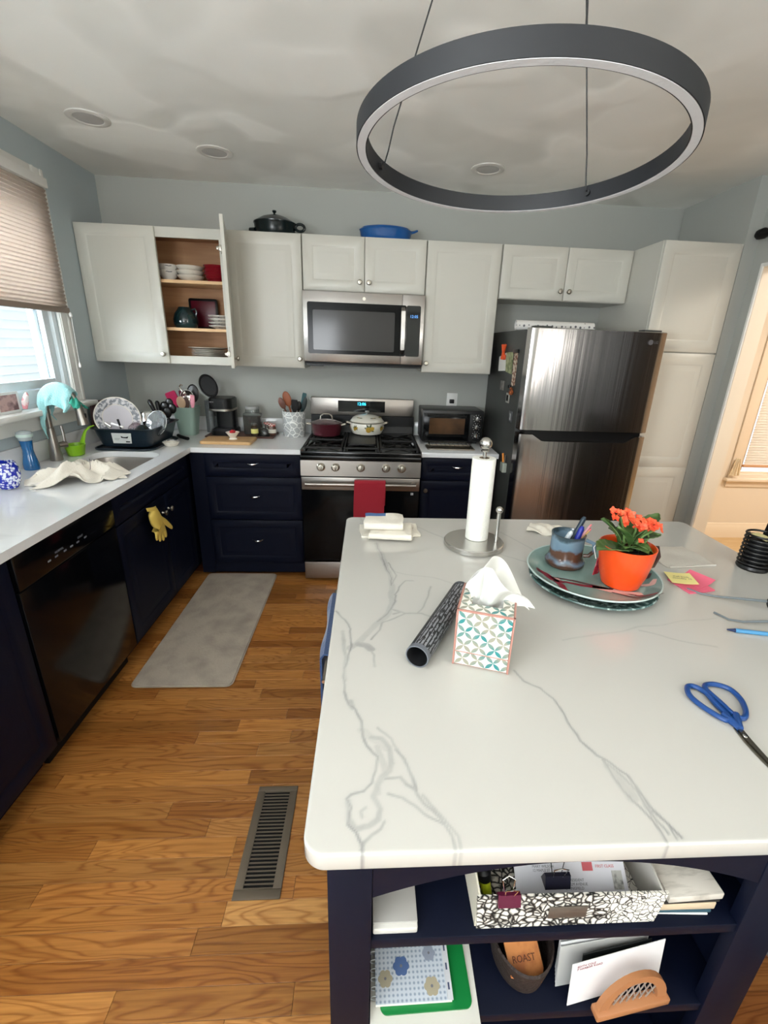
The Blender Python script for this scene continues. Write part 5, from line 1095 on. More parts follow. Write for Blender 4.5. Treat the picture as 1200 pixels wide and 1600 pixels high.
def flower(c, s_, rot):
    b = B()
    nrm = Vector((0.1*math.sin(rot*3), -0.75, 0.6)).normalized(); nrm = (nrm + Vector((rf.uniform(-.45, .45), rf.uniform(-.3, .3), rf.uniform(-.3, .3)))).normalized(); ax = nrm.cross(Vector((1, 0, 0))).normalized(); ay = nrm.cross(ax)
    for k in range(4):
        a = rot + k*PI/2; d = ax*math.cos(a) + ay*math.sin(a); sd = ax*-math.sin(a) + ay*math.cos(a)
        b.sheet(lambda u, v: c + d*s_*u + sd*s_*0.46*(v-0.5)*2*math.sin(PI*min(1, 0.12+0.86*u))**0.8 + nrm*s_*0.25*math.sin(u*2), 4, 2, 0.0008)
    b.sphere(c+nrm*0.001, s_*0.14, seg=8)
    return b
rf = random.Random(11); clusters = [((-0.036, 0.006, 0.232), 0.030, 15), ((0.000, 0.0, 0.212), 0.024, 10), ((0.026, -0.004, 0.200), 0.024, 10), ((0.048, 0.004, 0.196), 0.028, 12), ((0.070, 0.004, 0.190), 0.022, 8), ((0.020, -0.022, 0.166), 0.003, 1)]
for cc, rad, nn in clusters:
    for k in range(nn):
        th_ = rf.random()*2*PI; rr_ = rad*math.sqrt(rf.random()); c = o3+Vector((cc[0], cc[1], cc[2]-0.026))+Vector((rr_*math.cos(th_), rr_*math.sin(th_)*0.8, 0.6*(rad-rr_)+rf.uniform(-0.010, 0.006)))
        t.p('flower', flower(c, rf.uniform(0.0085, 0.0115), rf.random()*3), fl_m, smooth=60)
# ---- scissors
SZ = IZ+0.0005
t = T('scissors', 'scissors with blue plastic handles lying open-side left on the island', 'scissors', (2.44, -2.90, IZ))
blu = M('blue_plastic', (24, 66, 128), 0.3, coat=0.2); bl_m = M('blade_steel', (150, 146, 136), 0.25, 1.0)
def spl(pts, n=8):
    out = []; m = len(pts)
    for i in range(m):
        p0, p1, p2, p3 = (Vector(pts[(i+k-1) % m]) for k in range(4))
        for j in range(n):
            u = j/n; out.append(0.5*((2*p1)+(p2-p0)*u+(2*p0-5*p1+4*p2-p3)*u*u+(-p0+3*p1-3*p2+p3)*u*u*u))
    return out
hz = SZ+0.0065
lp = [(2.409, -2.817, hz), (2.398, -2.838, hz), (2.400, -2.862, hz), (2.412, -2.890, hz), (2.424, -2.905, hz), (2.434, -2.895, hz), (2.434, -2.862, hz), (2.436, -2.835, hz), (2.424, -2.816, hz)]
rp_ = [(2.452, -2.812, hz), (2.474, -2.811, hz), (2.494, -2.826, hz), (2.493, -2.856, hz), (2.476, -2.888, hz), (2.458, -2.902, hz), (2.448, -2.890, hz), (2.446, -2.860, hz), (2.443, -2.825, hz)]
t.p('handle', B().tube(spl(lp, 5), 0.0052, 10, closed=True, flat=1.0).tube([(2.427, -2.892, hz), (2.433, -2.912, hz), (2.434, -2.925, hz)], 0.006, 10, rs=[0.007, 0.0068, 0.005]), blu, label='blue handle with the smaller left loop')
t.p('handle', B().tube(spl(rp_, 5), 0.0052, 10, closed=True).tube([(2.452, -2.892, hz), (2.441, -2.912, hz), (2.436, -2.925, hz)], 0.006, 10, rs=[0.007, 0.0068, 0.005]), blu)
t.p('blade', B().prism([(2.429, -2.918), (2.436, -2.918), (2.4345, -2.950), (2.4325, -2.990), (2.425, -3.012), (2.4235, -2.99), (2.424, -2.950)], SZ, SZ+0.0022), bl_m)
t.p('blade', B().prism([(2.433, -2.916), (2.442, -2.916), (2.438, -2.950), (2.4355, -2.990), (2.428, -3.014), (2.4285, -2.99), (2.4285, -2.950)], SZ+0.0024, SZ+0.0046), bl_m)
t.p('pivot_screw', B().lathe([(0, 0), (0.0042, 0), (0.004, 0.0012), (0, 0.0016)], (2.4335, -2.940, SZ+0.0046), seg=16), chrome)
# ---- reading glasses and blue pen
t = T('eyeglasses', 'folded gray eyeglasses with a dark lens rim at the right edge', 'glasses', (2.83, -2.49, IZ))
gf = M('grey_glasses', (104, 112, 116), 0.35)
t.p('temple', B().tube([(2.688, -2.408, IZ+0.004), (2.708, -2.438, IZ+0.005), (2.74, -2.455, IZ+0.006), (2.845, -2.505, IZ+0.020)], 0.003, 8, rs=[0.003, 0.0028, 0.003, 0.004]), gf)
t.p('temple', B().tube([(2.676, -2.535, IZ+0.004), (2.690, -2.570, IZ+0.005), (2.72, -2.582, IZ+0.006), (2.86, -2.60, IZ+0.020)], 0.003, 8, rs=[0.003, 0.0028, 0.003, 0.004]), gf)
lens = B()
t.p('rim', B().tube([(2.848+0.012*math.sin(a*2*PI/24)*0.2, -2.53+0.026*math.cos(a*2*PI/24), IZ+0.022+0.019*math.sin(a*2*PI/24)) for a in range(24)], 0.0024, 8, closed=True).tube([(2.850+0.012*math.sin(a*2*PI/24)*0.2, -2.592+0.026*math.cos(a*2*PI/24), IZ+0.022+0.019*math.sin(a*2*PI/24)) for a in range(24)], 0.0024, 8, closed=True), black_pl)
t.p('lens', B().tube([(2.847, -2.53, IZ+0.022), (2.8485, -2.53, IZ+0.022)], 0.02, 24).tube([(2.849, -2.592, IZ+0.022), (2.8505, -2.592, IZ+0.022)], 0.02, 24), glass)
t = T('pen', 'light blue pen lying on the island near the right edge', 'pen', (2.70, -2.62, IZ))
t.p('barrel', B().cyl((2.668, -2.619, IZ+0.0056), (2.80, -2.648, IZ+0.0056), 0.0053), M('sky_blue_pen', (74, 140, 186), 0.35))
t.p('tip', B().cyl((2.650, -2.615, IZ+0.0056), (2.668, -2.619, IZ+0.0056), 0.0015, 0.0048), M('pen_tip_navy', (26, 44, 84), 0.35))
# ---- black wire coil letter organiser at the right edge
t = T('wire_organizer', 'black coiled wire organizer holding yellow papers at the right edge', 'organizer', (3.01, -2.262, IZ))
wc = M('black_wire', (14, 14, 15), 0.35)
ccx, ccy = 3.010, -2.262
t.p('base', B().lathe([(0, 0.0005), (0.044, 0.0005), (0.047, 0.006), (0.045, 0.014), (0, 0.016)], (ccx, ccy, IZ), seg=40), wc)
for k in range(8):
    rr_ = 0.044 - 0.0003*k
    t.p('wire_ring', B().tube([(ccx+rr_*math.cos(2*PI*i/36), ccy+rr_*math.sin(2*PI*i/36), IZ+0.022+0.0135*k) for i in range(36)], 0.0036, 8, closed=True), wc)
for a in (0.6, 2.7, 4.8): t.p('upright', B().cyl((ccx+0.036*math.cos(a), ccy+0.036*math.sin(a), IZ+0.014), (ccx+0.036*math.cos(a), ccy+0.036*math.sin(a), IZ+0.12), 0.0028, seg=8), wc)
b = B(); b.box(-0.022, 0.022, -0.024, 0.024, 0, 0.003); o = single('memo_paper', 'yellowish memo papers lying inside the black wire organizer', 'paper', b, M('pale_yellow_paper', (226, 214, 158), 0.7)); o.location = (ccx, ccy, IZ+0.108); o.rotation_euler = (0.12, 0.05, 0.4)
single('card_stack', 'dark card stack standing inside the black wire organizer', 'cards', B().box(ccx-0.022, ccx+0.022, ccy-0.022, ccy+0.022, IZ+0.0165, IZ+0.098, bev=0.003), M('dark_card', (24, 26, 30), 0.6))
# tall black chair standing beyond the right end
t = T('dining_chair', 'tall black dining chair back beyond the right end of the island', 'chair', (3.46, -2.02, 0))
cb = M('black_chair', (14, 15, 17), 0.4)
t.p('seat', B().box(3.34, 3.60, -2.24, -1.86, 0.43, 0.48, bev=0.015), cb)
t.p('backrest', B().prism_xz([(3.345, 0.48), (3.60, 0.48), (3.60, 1.12), (3.425, 1.12)], -1.90, -1.865, bev=0.006), cb)
for x in (3.36, 3.58):
    for y in (-2.22, -1.88): t.p('leg', B().box(x-0.018, x+0.018, y-0.018, y+0.018, 0, 0.43, bev=0.003), cb)
t = T('unseen_hutch', 'tall dark hutch added out of view to darken the refrigerator reflection', 'cabinet', (3.80, -2.5, 0))  # unseen hutch, added so the refrigerator door reflects something dark
dkw = M('dark_hutch', (24, 24, 28), 0.5)
t.p('body', B().box(3.64, 3.955, -2.95, -1.66, 0.0, 2.05, bev=0.004), dkw)
t.p('door', B().prism_yz([(-2.94, 0.08), (-2.31, 0.08), (-2.31, 2.0), (-2.94, 2.0)], 3.622, 3.639, bev=0.002), dkw)
t.p('door', B().prism_yz([(-2.30, 0.08), (-1.67, 0.08), (-1.67, 2.0), (-2.30, 2.0)], 3.622, 3.639, bev=0.002), dkw)

# ================================================================== RING PENDANT
rk_ = 0.75; rc = Vector((1.754+0.3508*rk_, -3.534+1.3194*rk_, 1.549+0.4389*rk_)); n_ = Vector((0.0121, 0.0392, 1)).normalized()
t = T('ring_pendant', 'large black ring pendant lamp with frosted underside hanging over the island', 'lamp', tuple(rc), rot=0)
mxr = Matrix.Translation((0, 0, 0)) @ Vector((0, 0, 1)).rotation_difference(n_).to_matrix().to_4x4()
ringbk = M('charcoal_metal', (22, 24, 28), 0.55)
mxr = mxr @ Matrix.Scale(rk_, 4)
b = B(); b.mx = mxr; b.lathe([(0.3895, 0), (0.3899, 0.0418), (0.3649, 0.0418), (0.3652, 0.0), (0.3672, 0.0), (0.3672, 0.006), (0.3875, 0.006), (0.3875, 0.0), (0.3895, 0)], seg=128, cap=False); t.p('ring', b, ringbk)
b = B(); b.mx = mxr; b.lathe([(0.3672, 0.0055), (0.3680, -0.0008), (0.3868, -0.0008), (0.3875, 0.0055), (0.3672, 0.0055)], seg=128, cap=False); t.p('diffuser', b, M('frosted_diffuser', (206, 206, 208), 0.45, bump=(60, 0.1)), label='frosted white diffuser')
can = Vector((0.0, 0.0, ZC - rc.z)); wire = M('black_cable', (22, 22, 24), 0.5)
for ang_ in (155, 39, 271):
    a = math.radians(ang_); p = mxr @ Vector((0.362*math.cos(a), 0.362*math.sin(a), 0.022)); q = mxr @ Vector((0.352*math.cos(a), 0.352*math.sin(a), 0.026)); top = can + Vector((0.04*math.cos(a), 0.04*math.sin(a), -0.02))
    q2_ = q.lerp(top, 0.035); q3_ = q.lerp(top, 0.10) + Vector((0.004*math.cos(a), 0.004*math.sin(a), 0))
    t.p('cable', B().tube([p, q, q2_, q3_, top], 0.0015, 8), wire)
    t.p('cable_clip', B().cyl(mxr @ Vector((0.3648*math.cos(a), 0.3648*math.sin(a), 0.022)), p - Vector((0.004*math.cos(a), 0.004*math.sin(a), 0)), 0.0065, seg=12), wire)
b = B(); b.lathe([(0, -0.0), (0.07, 0.0), (0.07, -0.022), (0.0, -0.024)], tuple(can), seg=40); t.p('canopy', b, ringbk)
# ================================================================== FLOOR THINGS
mat_m = M('taupe_mat', (176, 165, 152), 0.75, bump=(70, 0.2), mottle=((152, 142, 131), 9, 0.42, 0.72))
t = T('kitchen_mat', 'taupe rounded kitchen mat on the floor in front of the sink', 'mat', (0.886, -1.17, 0))
t.p('mat', B().prism(rrect(0.650, 1.124, -1.742, -0.600, 0.03), 0.0005, 0.015, bev=0.006), mat_m)
vm = M('vent_bronze', (108, 97, 84), 0.45, 0.3)
vx0, vx1, vy0, vy1 = 1.371, 1.512, -2.640, -2.270
t = T('floor_vent', 'gray-brown metal floor register set in the wood floor', 'vent', (1.44, -2.455, 0))
t.p('frame', B().box(vx0, vx1, vy0, vy0+0.028, 0.0006, 0.006, bev=0.002).box(vx0, vx1, vy1-0.020, vy1, 0.0006, 0.006, bev=0.002).box(vx0, vx0+0.026, vy0+0.028, vy1-0.020, 0.0006, 0.006, bev=0.001).box(vx1-0.026, vx1, vy0+0.028, vy1-0.020, 0.0006, 0.006, bev=0.001), vm)
t.p('dark_duct_sheet', B().box(vx0+0.02, vx1-0.02, vy0+0.02, vy1-0.015, 0.0003, 0.0009), dark_m)  # flat black sheet stands for the shade down in the duct
ns = 26; yy0, yy1 = vy0+0.030, vy1-0.022
for i in range(ns+1):
    y = yy0 + (yy1-yy0)*i/ns
    t.p('slat', B().box(vx0+0.026, vx1-0.026, y-0.0017, y+0.0017, 0.0012, 0.005), vm)
# ================================================================== ON THE CABINET TOPS
def casserole(name, label, x, y, z, rx, ry, h, m, lid=True, m2=None, cat='pot', rot=0, handles=1, lidh=0.045):
    t = T(name, label, cat, (x, y, z), rot=rot)
    t.p('pot_body', B().lathe([(0, 0), (0.80, 0), (0.88, h*0.06), (0.97, h*0.45), (1.0, h*0.92), (1.03, h), (0.97, h), (0.93, h*0.5), (0.84, h*0.12), (0, h*0.1)], sx=rx, sy=ry, seg=48), m)
    if lid:
        t.p('lid', B().lathe([(1.01, h+0.001), (1.02, h+0.006), (0.90, h+0.014), (0.60, h+lidh*0.72), (0.25, h+lidh), (0, h+lidh*1.04)], sx=rx, sy=ry, seg=48, cap=False), m2 or m)
    return t
dgreen = M('dark_green_enamel', (12, 26, 28), 0.2); benam = M('blue_enamel', (22, 84, 150), 0.18, coat=0.5)
t = casserole('casserole', 'dark green lidded casserole with ring handle on top of the cabinets', 1.150, -0.20, UT+0.001, 0.128, 0.105, 0.07, dgreen, lidh=0.048)
t.p('lid_knob', B().lathe([(0.007, 0.118), (0.006, 0.128), (0.013, 0.134), (0.012, 0.142), (0, 0.145)], seg=20), dgreen)
t.p('handle', B().tube([(0.125+0.030+0.028*math.cos(2*PI*i/20), 0.0, 0.055+0.020*math.sin(2*PI*i/20)) for i in range(20)], 0.0085, 10, closed=True), dgreen)
t.p('handle', B().tube([(-0.12, 0.03, 0.03), (-0.15, 0.02, 0.03), (-0.155, 0, 0.03), (-0.15, -0.02, 0.03), (-0.12, -0.03, 0.03)], 0.010, 10), dgreen)
t = casserole('baking_dish', 'bright blue enamel oval dish upside down on the cabinet top', 1.845, -0.20, UT+0.001, 0.165, 0.11, 0.062, benam, lid=False)
t.p('dome', B().lathe([(1.0, 0.0625), (0.93, 0.075), (0.7, 0.083), (0, 0.086)], sx=0.165, sy=0.11, seg=48, cap=False), benam)
t.p('handle', B().tube([(0.150, 0.012, 0.062), (0.185, 0.010, 0.070), (0.200, 0.0, 0.072), (0.185, -0.010, 0.064), (0.150, -0.012, 0.052)], 0.0065, 10), benam)
# ================================================================== IN THE OPEN CABINET
def stack(kind, label, n, x, y, z, prof, step, m, names=None, group=None, cat='plate'):
    out = []
    for i in range(n):
        b = B(); b.lathe(prof, seg=36)
        pos = ['bottom', 'second', 'third', 'fourth', 'fifth', 'sixth'][i] if i < n-1 else 'top'
        o = mk(kind, b, m); o.location = (x, y, z+step*i); o['label'] = label % pos; o['category'] = cat
        if group: o['group'] = group
        out.append(o)
    return out
plate_p = [(0, 0), (0.45, 0), (0.50, 0.004), (0.78, 0.010), (1.0, 0.017), (1.0, 0.020), (0.78, 0.014), (0.5, 0.007), (0, 0.005)]
def sc(pr, r, h=1): return [(a*r, b*h) for a, b in pr]
bowl_p = [(0, 0), (0.45, 0), (0.5, 0.008), (0.85, 0.028), (1.0, 0.052), (0.97, 0.053), (0.82, 0.032), (0.45, 0.010), (0, 0.008)]
greyplate = M('gray_rim_plate', (198, 190, 176), 0.2)
stack('dinner_plate', 'gray-cream dinner plate, %s of the stack on the cabinet bottom shelf', 6, 0.665, -0.165, UB+0.0205, sc(plate_p, 0.118), 0.0105, greyplate, group='dinner plates in the open cabinet')
single('platter', 'wide thin cream platter lying over the dinner plate stack', 'plate', (lambda b: b.lathe(sc([(0, 0), (0.7, 0), (1.0, 0.009), (1.0, 0.012), (0.7, 0.004), (0, 0.004)], 0.128), (0.655, -0.165, UB+0.0205+0.0525+0.021), seg=40))(B()), greyplate)
stack('small_plate', 'small white plate with a faint rim, %s of the middle shelf stack', 4, 0.765, -0.20, 1.6225, sc(plate_p, 0.078, 1.1), 0.0205, M('white_pattern_plate', (226, 220, 212), 0.2, mottle=((150, 140, 140), 60, 0.6, 0.68)), group='small plates in the open cabinet')
stack('cream_bowl', 'cream bowl, %s of the top shelf stack', 3, 0.590, -0.17, 1.9005, sc(bowl_p, 0.084, 0.72), 0.0275, white_cer, group='cream bowls in the open cabinet', cat='bowl')
stack('patterned_bowl', 'white bowl with black line pattern, %s one half hidden by the closed door', 2, 0.452, -0.17, 1.9005, sc(bowl_p, 0.062, 1.2), 0.034, M('black_line_ceramic', (224, 220, 212), 0.2, mottle=((40, 50, 56), 16, 0.60, 0.63, (1, 1, 4))), cat='bowl')
redc = M('dark_red_ceramic', (134, 20, 34), 0.15, coat=0.5)
def ribbed(k):
    b = B()
    for j in range(1): pass
    b.lathe([(0, 0), (0.052, 0), (0.056, 0.006), (0.060, 0.020), (0.066, 0.022), (0.064, 0.026), (0.072, 0.040), (0.070, 0.044), (0.077, 0.056), (0.071, 0.056), (0.05, 0.008), (0, 0.006)], seg=40); return b
for i, nm in enumerate(['lowest', 'middle', 'uppermost']):
    o = mk('red_bowl', ribbed(i), redc); o.location = (0.748, -0.155, 1.9005+0.024*i); o['label'] = 'dark red glazed bowl, %s of the nested stack on the top shelf' % nm; o['category'] = 'bowl'; o['group'] = 'red bowls in the open cabinet'
t = T('serving_tray', 'dark red square tray with black rim standing behind the pitcher', 'tray', (0.60, -0.05, 1.6225))
b = B(); b.box(0.525, 0.715, -0.075, -0.066, 1.6235, 1.815, bev=0.012); t.p('rim', b, black_pl); t.p('tray_face', B().box(0.54, 0.70, -0.079, -0.0755, 1.638, 1.80, bev=0.002), M('wine_red', (92, 10, 32), 0.3))
t = T('pitcher', 'dark teal pitcher with looped handle on the middle cabinet shelf', 'pitcher', (0.545, -0.20, 1.6225))
tealp = M('dark_teal_glaze', (14, 40, 44), 0.15, coat=0.5)
t.p('pitcher_body', B().lathe([(0, 0), (0.065, 0), (0.075, 0.02), (0.078, 0.05), (0.068, 0.085), (0.045, 0.115), (0.038, 0.128), (0.034, 0.128), (0.04, 0.11), (0.06, 0.08), (0, 0.01)], (0.535, -0.19, 1.6225), seg=36), tealp)
t.p('handle', B().tube([(0.578, -0.195, 1.735), (0.605, -0.20, 1.742), (0.614, -0.20, 1.722), (0.606, -0.20, 1.700), (0.600, -0.198, 1.688)], 0.0065, 10), tealp)
# ================================================================== ON THE RANGE
GZ = 0.9455
maroon = M('maroon_enamel', (74, 24, 34), 0.3, coat=0.3)
t = casserole('saucepan', 'maroon saucepan with steel loop handles and glass lid on the left rear burner', 1.455, -0.26, GZ, 0.108, 0.108, 0.088, maroon, lid=False, cat='pot')
t.p('glass_lid', B().lathe([(0.100, 0.0895), (0.108, 0.090), (0.100, 0.094), (0.05, 0.110), (0, 0.114), (0, 0.111), (0.05, 0.107), (0.100, 0.0895)], seg=40, cap=False), M('tinted_lid_glass', (170, 150, 150), 0.08, trans=0.6), smooth=60)
t.p('lid_handle', B().tube([(-0.042, -0.0, 0.110), (-0.038, 0, 0.135), (-0.02, 0, 0.148), (0.02, 0, 0.148), (0.038, 0, 0.135), (0.042, 0, 0.110)], 0.0045, 8), nickel)
t.p('handle', B().tube([(0.106, 0.02, 0.075), (0.135, 0.018, 0.080), (0.14, 0, 0.081), (0.135, -0.018, 0.080), (0.106, -0.02, 0.075)], 0.005, 8), nickel)
t.p('handle', B().tube([(-0.106, 0.02, 0.075), (-0.135, 0.018, 0.080), (-0.14, 0, 0.081), (-0.135, -0.018, 0.080), (-0.106, -0.02, 0.075)], 0.005, 8), nickel)
enam = M('white_enamel', (226, 222, 210), 0.15, coat=0.5)
wx, wy, wz = 1.742, -0.235, GZ+0.0115
t = T('enamel_pot', 'white enamel lidded pot painted with golden fruit on the range', 'pot', (wx, wy, wz))
t.p('pot_body', B().lathe([(0, 0), (0.085, 0), (0.105, 0.008), (0.120, 0.035), (0.123, 0.060), (0.116, 0.082), (0.118, 0.086), (0.112, 0.086), (0.115, 0.05), (0.09, 0.012), (0, 0.008)], (wx, wy, wz), seg=56), enam)
t.p('lid', B().lathe([(0.117, 0.0875), (0.121, 0.090), (0.118, 0.096), (0.100, 0.118), (0.06, 0.134), (0.02, 0.140), (0, 0.141)], (wx, wy, wz), seg=56, cap=False), enam)
t.p('rim_band', B().tube([(wx+0.1205*math.cos(2*PI*i/56), wy+0.1205*math.sin(2*PI*i/56), wz+0.0905) for i in range(56)], 0.0022, 6, closed=True), nickel)
t.p('lid_knob', B().lathe([(0.006, 0.140), (0.006, 0.148), (0.016, 0.154), (0.015, 0.162), (0, 0.165)], (wx, wy, wz), seg=20), M('pale_knob', (150, 150, 146), 0.3))
for s_ in (-1, 1): t.p('handle', B().tube([(wx+s_*0.116, wy+0.022, wz+0.075), (wx+s_*0.142, wy+0.02, wz+0.082), (wx+s_*0.148, wy, wz+0.083), (wx+s_*0.142, wy-0.02, wz+0.082), (wx+s_*0.116, wy-0.022, wz+0.075)], 0.005, 8), nickel)
gold = M('painted_gold_fruit', (176, 140, 44), 0.4); grn = M('painted_green_leaf', (74, 84, 52), 0.4)
def decal(az, zc, pts, m, R=0.1232, nm='painted_motif'):
    # small glazed motif raised off the pot wall; pts in (around, up)
    tb = bmesh.new(); vs = []
    rfun = lambda z: R + 0.0006 - 7.0*max(0, (abs(z-0.052)-0.012))**2 * 1.3
    c = tb.verts.new((wx+rfun(zc)*math.sin(az), wy-rfun(zc)*math.cos(az), wz+zc))
    for a_, z_ in pts:
        zz = zc+z_; r_ = rfun(zz); aa = az + a_/R; vs.append(tb.verts.new((wx+r_*math.sin(aa), wy-r_*math.cos(aa), wz+zz)))
    for i in range(len(vs)): tb.faces.new((c, vs[i], vs[(i+1) % len(vs)]))
    bmesh.ops.recalc_face_normals(tb, faces=tb.faces)
    b = B(); b.merge(tb); t.p(nm, b, m)
def circ(r, n=12, sx=1): return [(r*sx*math.cos(2*PI*i/n), r*math.sin(2*PI*i/n)) for i in range(n)]
def lf(L, w_, a): return [(x*math.cos(a)-z*math.sin(a), x*math.sin(a)+z*math.cos(a)) for x, z in ((0, 0), (L*0.3, w_), (L*0.7, w_*0.8), (L, 0), (L*0.7, -w_*0.8), (L*0.3, -w_))]
for az, s_ in ((0.10, 1.5), (-0.75, 0.9), (0.95, 0.9), (1.7, 1.2), (-1.6, 1.2)):
    decal(az, 0.046, circ(0.013*s_), gold); decal(az+0.14*s_, 0.054, circ(0.010*s_), gold)
    for a in (0.3, 1.2, 2.2, 2.9, -0.5): decal(az+0.05, 0.052, lf(0.026*s_, 0.005*s_, a), grn)
for az in (-0.7, 0.35, 1.2):      # leaves on the lid
    for k in range(3):
        a = az + 0.12*k; r0 = 0.095
        q = Vector((wx+r0*math.sin(a), wy-r0*math.cos(a), wz+0.1225)); tb = B(); tb.sphere(q, 0.011, 1, 0.55, 0.18, seg=10); t.p('painted_motif', tb, gold if k == 1 else grn)
# red towel on the oven handle
def rt(u, v):
    x = 1.668 + 0.196*v + 0.002*math.sin(u*6); s = u*0.50; zt = 0.7415
    if s < 0.16: return (x+0.004, -0.7375+0.0*v, zt-0.16+s)
    if s < 0.20: a = (s-0.16)/0.04*PI; return (x, -0.756-0.0195*math.cos(PI-a)*-1*-1, zt + 0.0095*math.sin(a)) if False else (x, -0.756+0.0185*math.cos(a), zt-0.002+0.016*math.sin(a))
    return (x - 0.006*(s-0.2), -0.7745 - 0.004*math.sin(v*7+u*3)*(s-0.2)*2, zt-(s-0.20))
single('red_towel', 'crimson dish towel hanging folded over the oven door handle', 'towel', B().sheet(rt, 60, 16, 0.005), red_cloth, loc=(1.76, -0.76, 0.6), smooth=60)
# ================================================================== ON THE BACK COUNTER
CZ = 0.914
def lath(t, nm, prof, x, y, z, m, seg=36, **k): return t.p(nm, B().lathe(prof, (x, y, z), seg=seg, **k), m)
t = T('utensil_crock', 'sage green plastic crock full of utensils in the corner', 'crock', (0.470, -0.20, CZ))
sage = M('sage_green_plastic', (150, 174, 163), 0.45)
t.p('crock_body', B().prism(rrect(0.415, 0.530, -0.25, -0.14, 0.03), CZ+0.0005, CZ+0.006), sage)
tb = bmesh.new(); rings = []
for z, g_, in ((0.0062, 0.0), (0.10, 0.010), (0.192, 0.022), (0.196, 0.025), (0.196, 0.021), (0.10, 0.006), (0.010, -0.004)):
    rings.append([tb.verts.new((x, y, CZ+z)) for x, y in rrect(0.415-g_, 0.530+g_, -0.25-g_, -0.14+g_, 0.032, 6)])
for p, q in zip(rings, rings[1:]):
    for k in range(len(p)): tb.faces.new((p[k], p[(k+1) % len(p)], q[(k+1) % len(p)], q[k]))
tb.faces.new(rings[-1]); bmesh.ops.recalc_face_normals(tb, faces=tb.faces); t.p('crock_wall', B().merge(tb), sage)
def utensil(name, label, cat, foot, top, r, col, head=None, rough=0.4, metal=0, lab2=None):
    t = T(name, label, cat, foot); foot = Vector(foot); top = Vector(top); m = M('utensil_'+name, col, rough, metal)
    t.p('handle', B().cyl(foot, top, r, r*1.1, seg=10), m)
    if head: head(t, foot, top, m)
    return t
def h_spoon(w_, l_, dp=0.25):
    def f(t, a, c, m):
        d = (c-a).normalized(); b = B(); q = Vector((0, 0, 1)).rotation_difference(d).to_matrix().to_4x4(); b.mx = Matrix.Translation(c+d*l_*0.46) @ q; b.sphere((0, 0, 0), 1, w_/2, w_/2*dp, l_/2, seg=18); t.p('head', b, m)
    return f
def h_spat(w_, l_, th=0.004):
    def f(t, a, c, m):
        d = (c-a).normalized(); b = B(); q = Vector((0, 0, 1)).rotation_difference(d).to_matrix().to_4x4(); b.mx = Matrix.Translation(c) @ q
        b.prism_xz([(-w_*0.25, -0.005), (w_*0.25, -0.005), (w_*0.5, l_*0.3), (w_*0.5, l_*0.92), (w_*0.4, l_), (-w_*0.4, l_), (-w_*0.5, l_*0.92), (-w_*0.5, l_*0.3)], -th/2, th/2, bev=0.001); t.p('head', b, m)
    return f
gx, gy, gz = 0.470, -0.195, CZ+0.02
utensil('silicone_spatula', 'wide magenta spatula leaning left in the sage crock', 'utensil', (gx+0.01, gy, gz), (gx-0.060, gy-0.01, gz+0.185), 0.006, (176, 24, 78), h_spat(0.072, 0.095, 0.012))
utensil('silicone_spatula', 'narrow dark red spatula behind the magenta one', 'utensil', (gx, gy+0.03, gz), (gx-0.030, gy+0.05, gz+0.19), 0.005, (120, 16, 48), h_spat(0.035, 0.090, 0.008))
def h_ladle(t, a, c, m):
    b = B(); b.mx = Matrix.Translation(c + Vector((0.012, -0.03, -0.012))) @ Matrix.Rotation(1.25, 4, 'X') @ Matrix.Rotation(0.3, 4, 'Y'); b.lathe([(0.0, -0.034), (0.02, -0.030), (0.036, -0.012), (0.041, 0.006), (0.039, 0.006), (0.034, -0.010), (0.018, -0.027), (0, -0.031)], seg=28); t.p('bowl', b, m)
    t.p('hook', B().tube([c + Vector((-0.015, 0, 0.002)), c + Vector((-0.034, 0, 0.022)), c + Vector((-0.046, 0, 0.046)), c + Vector((-0.036, 0, 0.060)), c + Vector((-0.022, 0, 0.052))], 0.006, 8), m)
utensil('ladle', 'shiny steel ladle standing bowl up in the sage crock', 'utensil', (gx+0.0, gy+0.02, gz), (gx+0.015, gy+0.0, gz+0.262), 0.005, (214, 210, 206), h_ladle, 0.1, 1.0)
utensil('tongs', 'black nylon skimmer behind the steel ladle', 'utensil', (gx+0.02, gy+0.035, gz), (gx+0.035, gy+0.045, gz+0.20), 0.005, (30, 30, 32), h_spoon(0.085, 0.13))
utensil('wooden_spoon', 'light wooden spoon low in the front of the sage crock', 'utensil', (gx, gy-0.02, gz), (gx-0.008, gy-0.045, gz+0.17), 0.006, (176, 148, 120), h_spoon(0.062, 0.085))
utensil('whisk_handle', 'dark brown spoon beside the light wooden spoon', 'utensil', (gx+0.02, gy-0.02, gz), (gx+0.022, gy-0.04, gz+0.165), 0.006, (70, 48, 40), h_spoon(0.045, 0.09))
utensil('silicone_brush', 'pale pink silicone spatula at the right of the sage crock', 'utensil', (gx+0.04, gy-0.01, gz), (gx+0.058, gy-0.03, gz+0.175), 0.006, (222, 150, 164), h_spat(0.030, 0.085, 0.008))
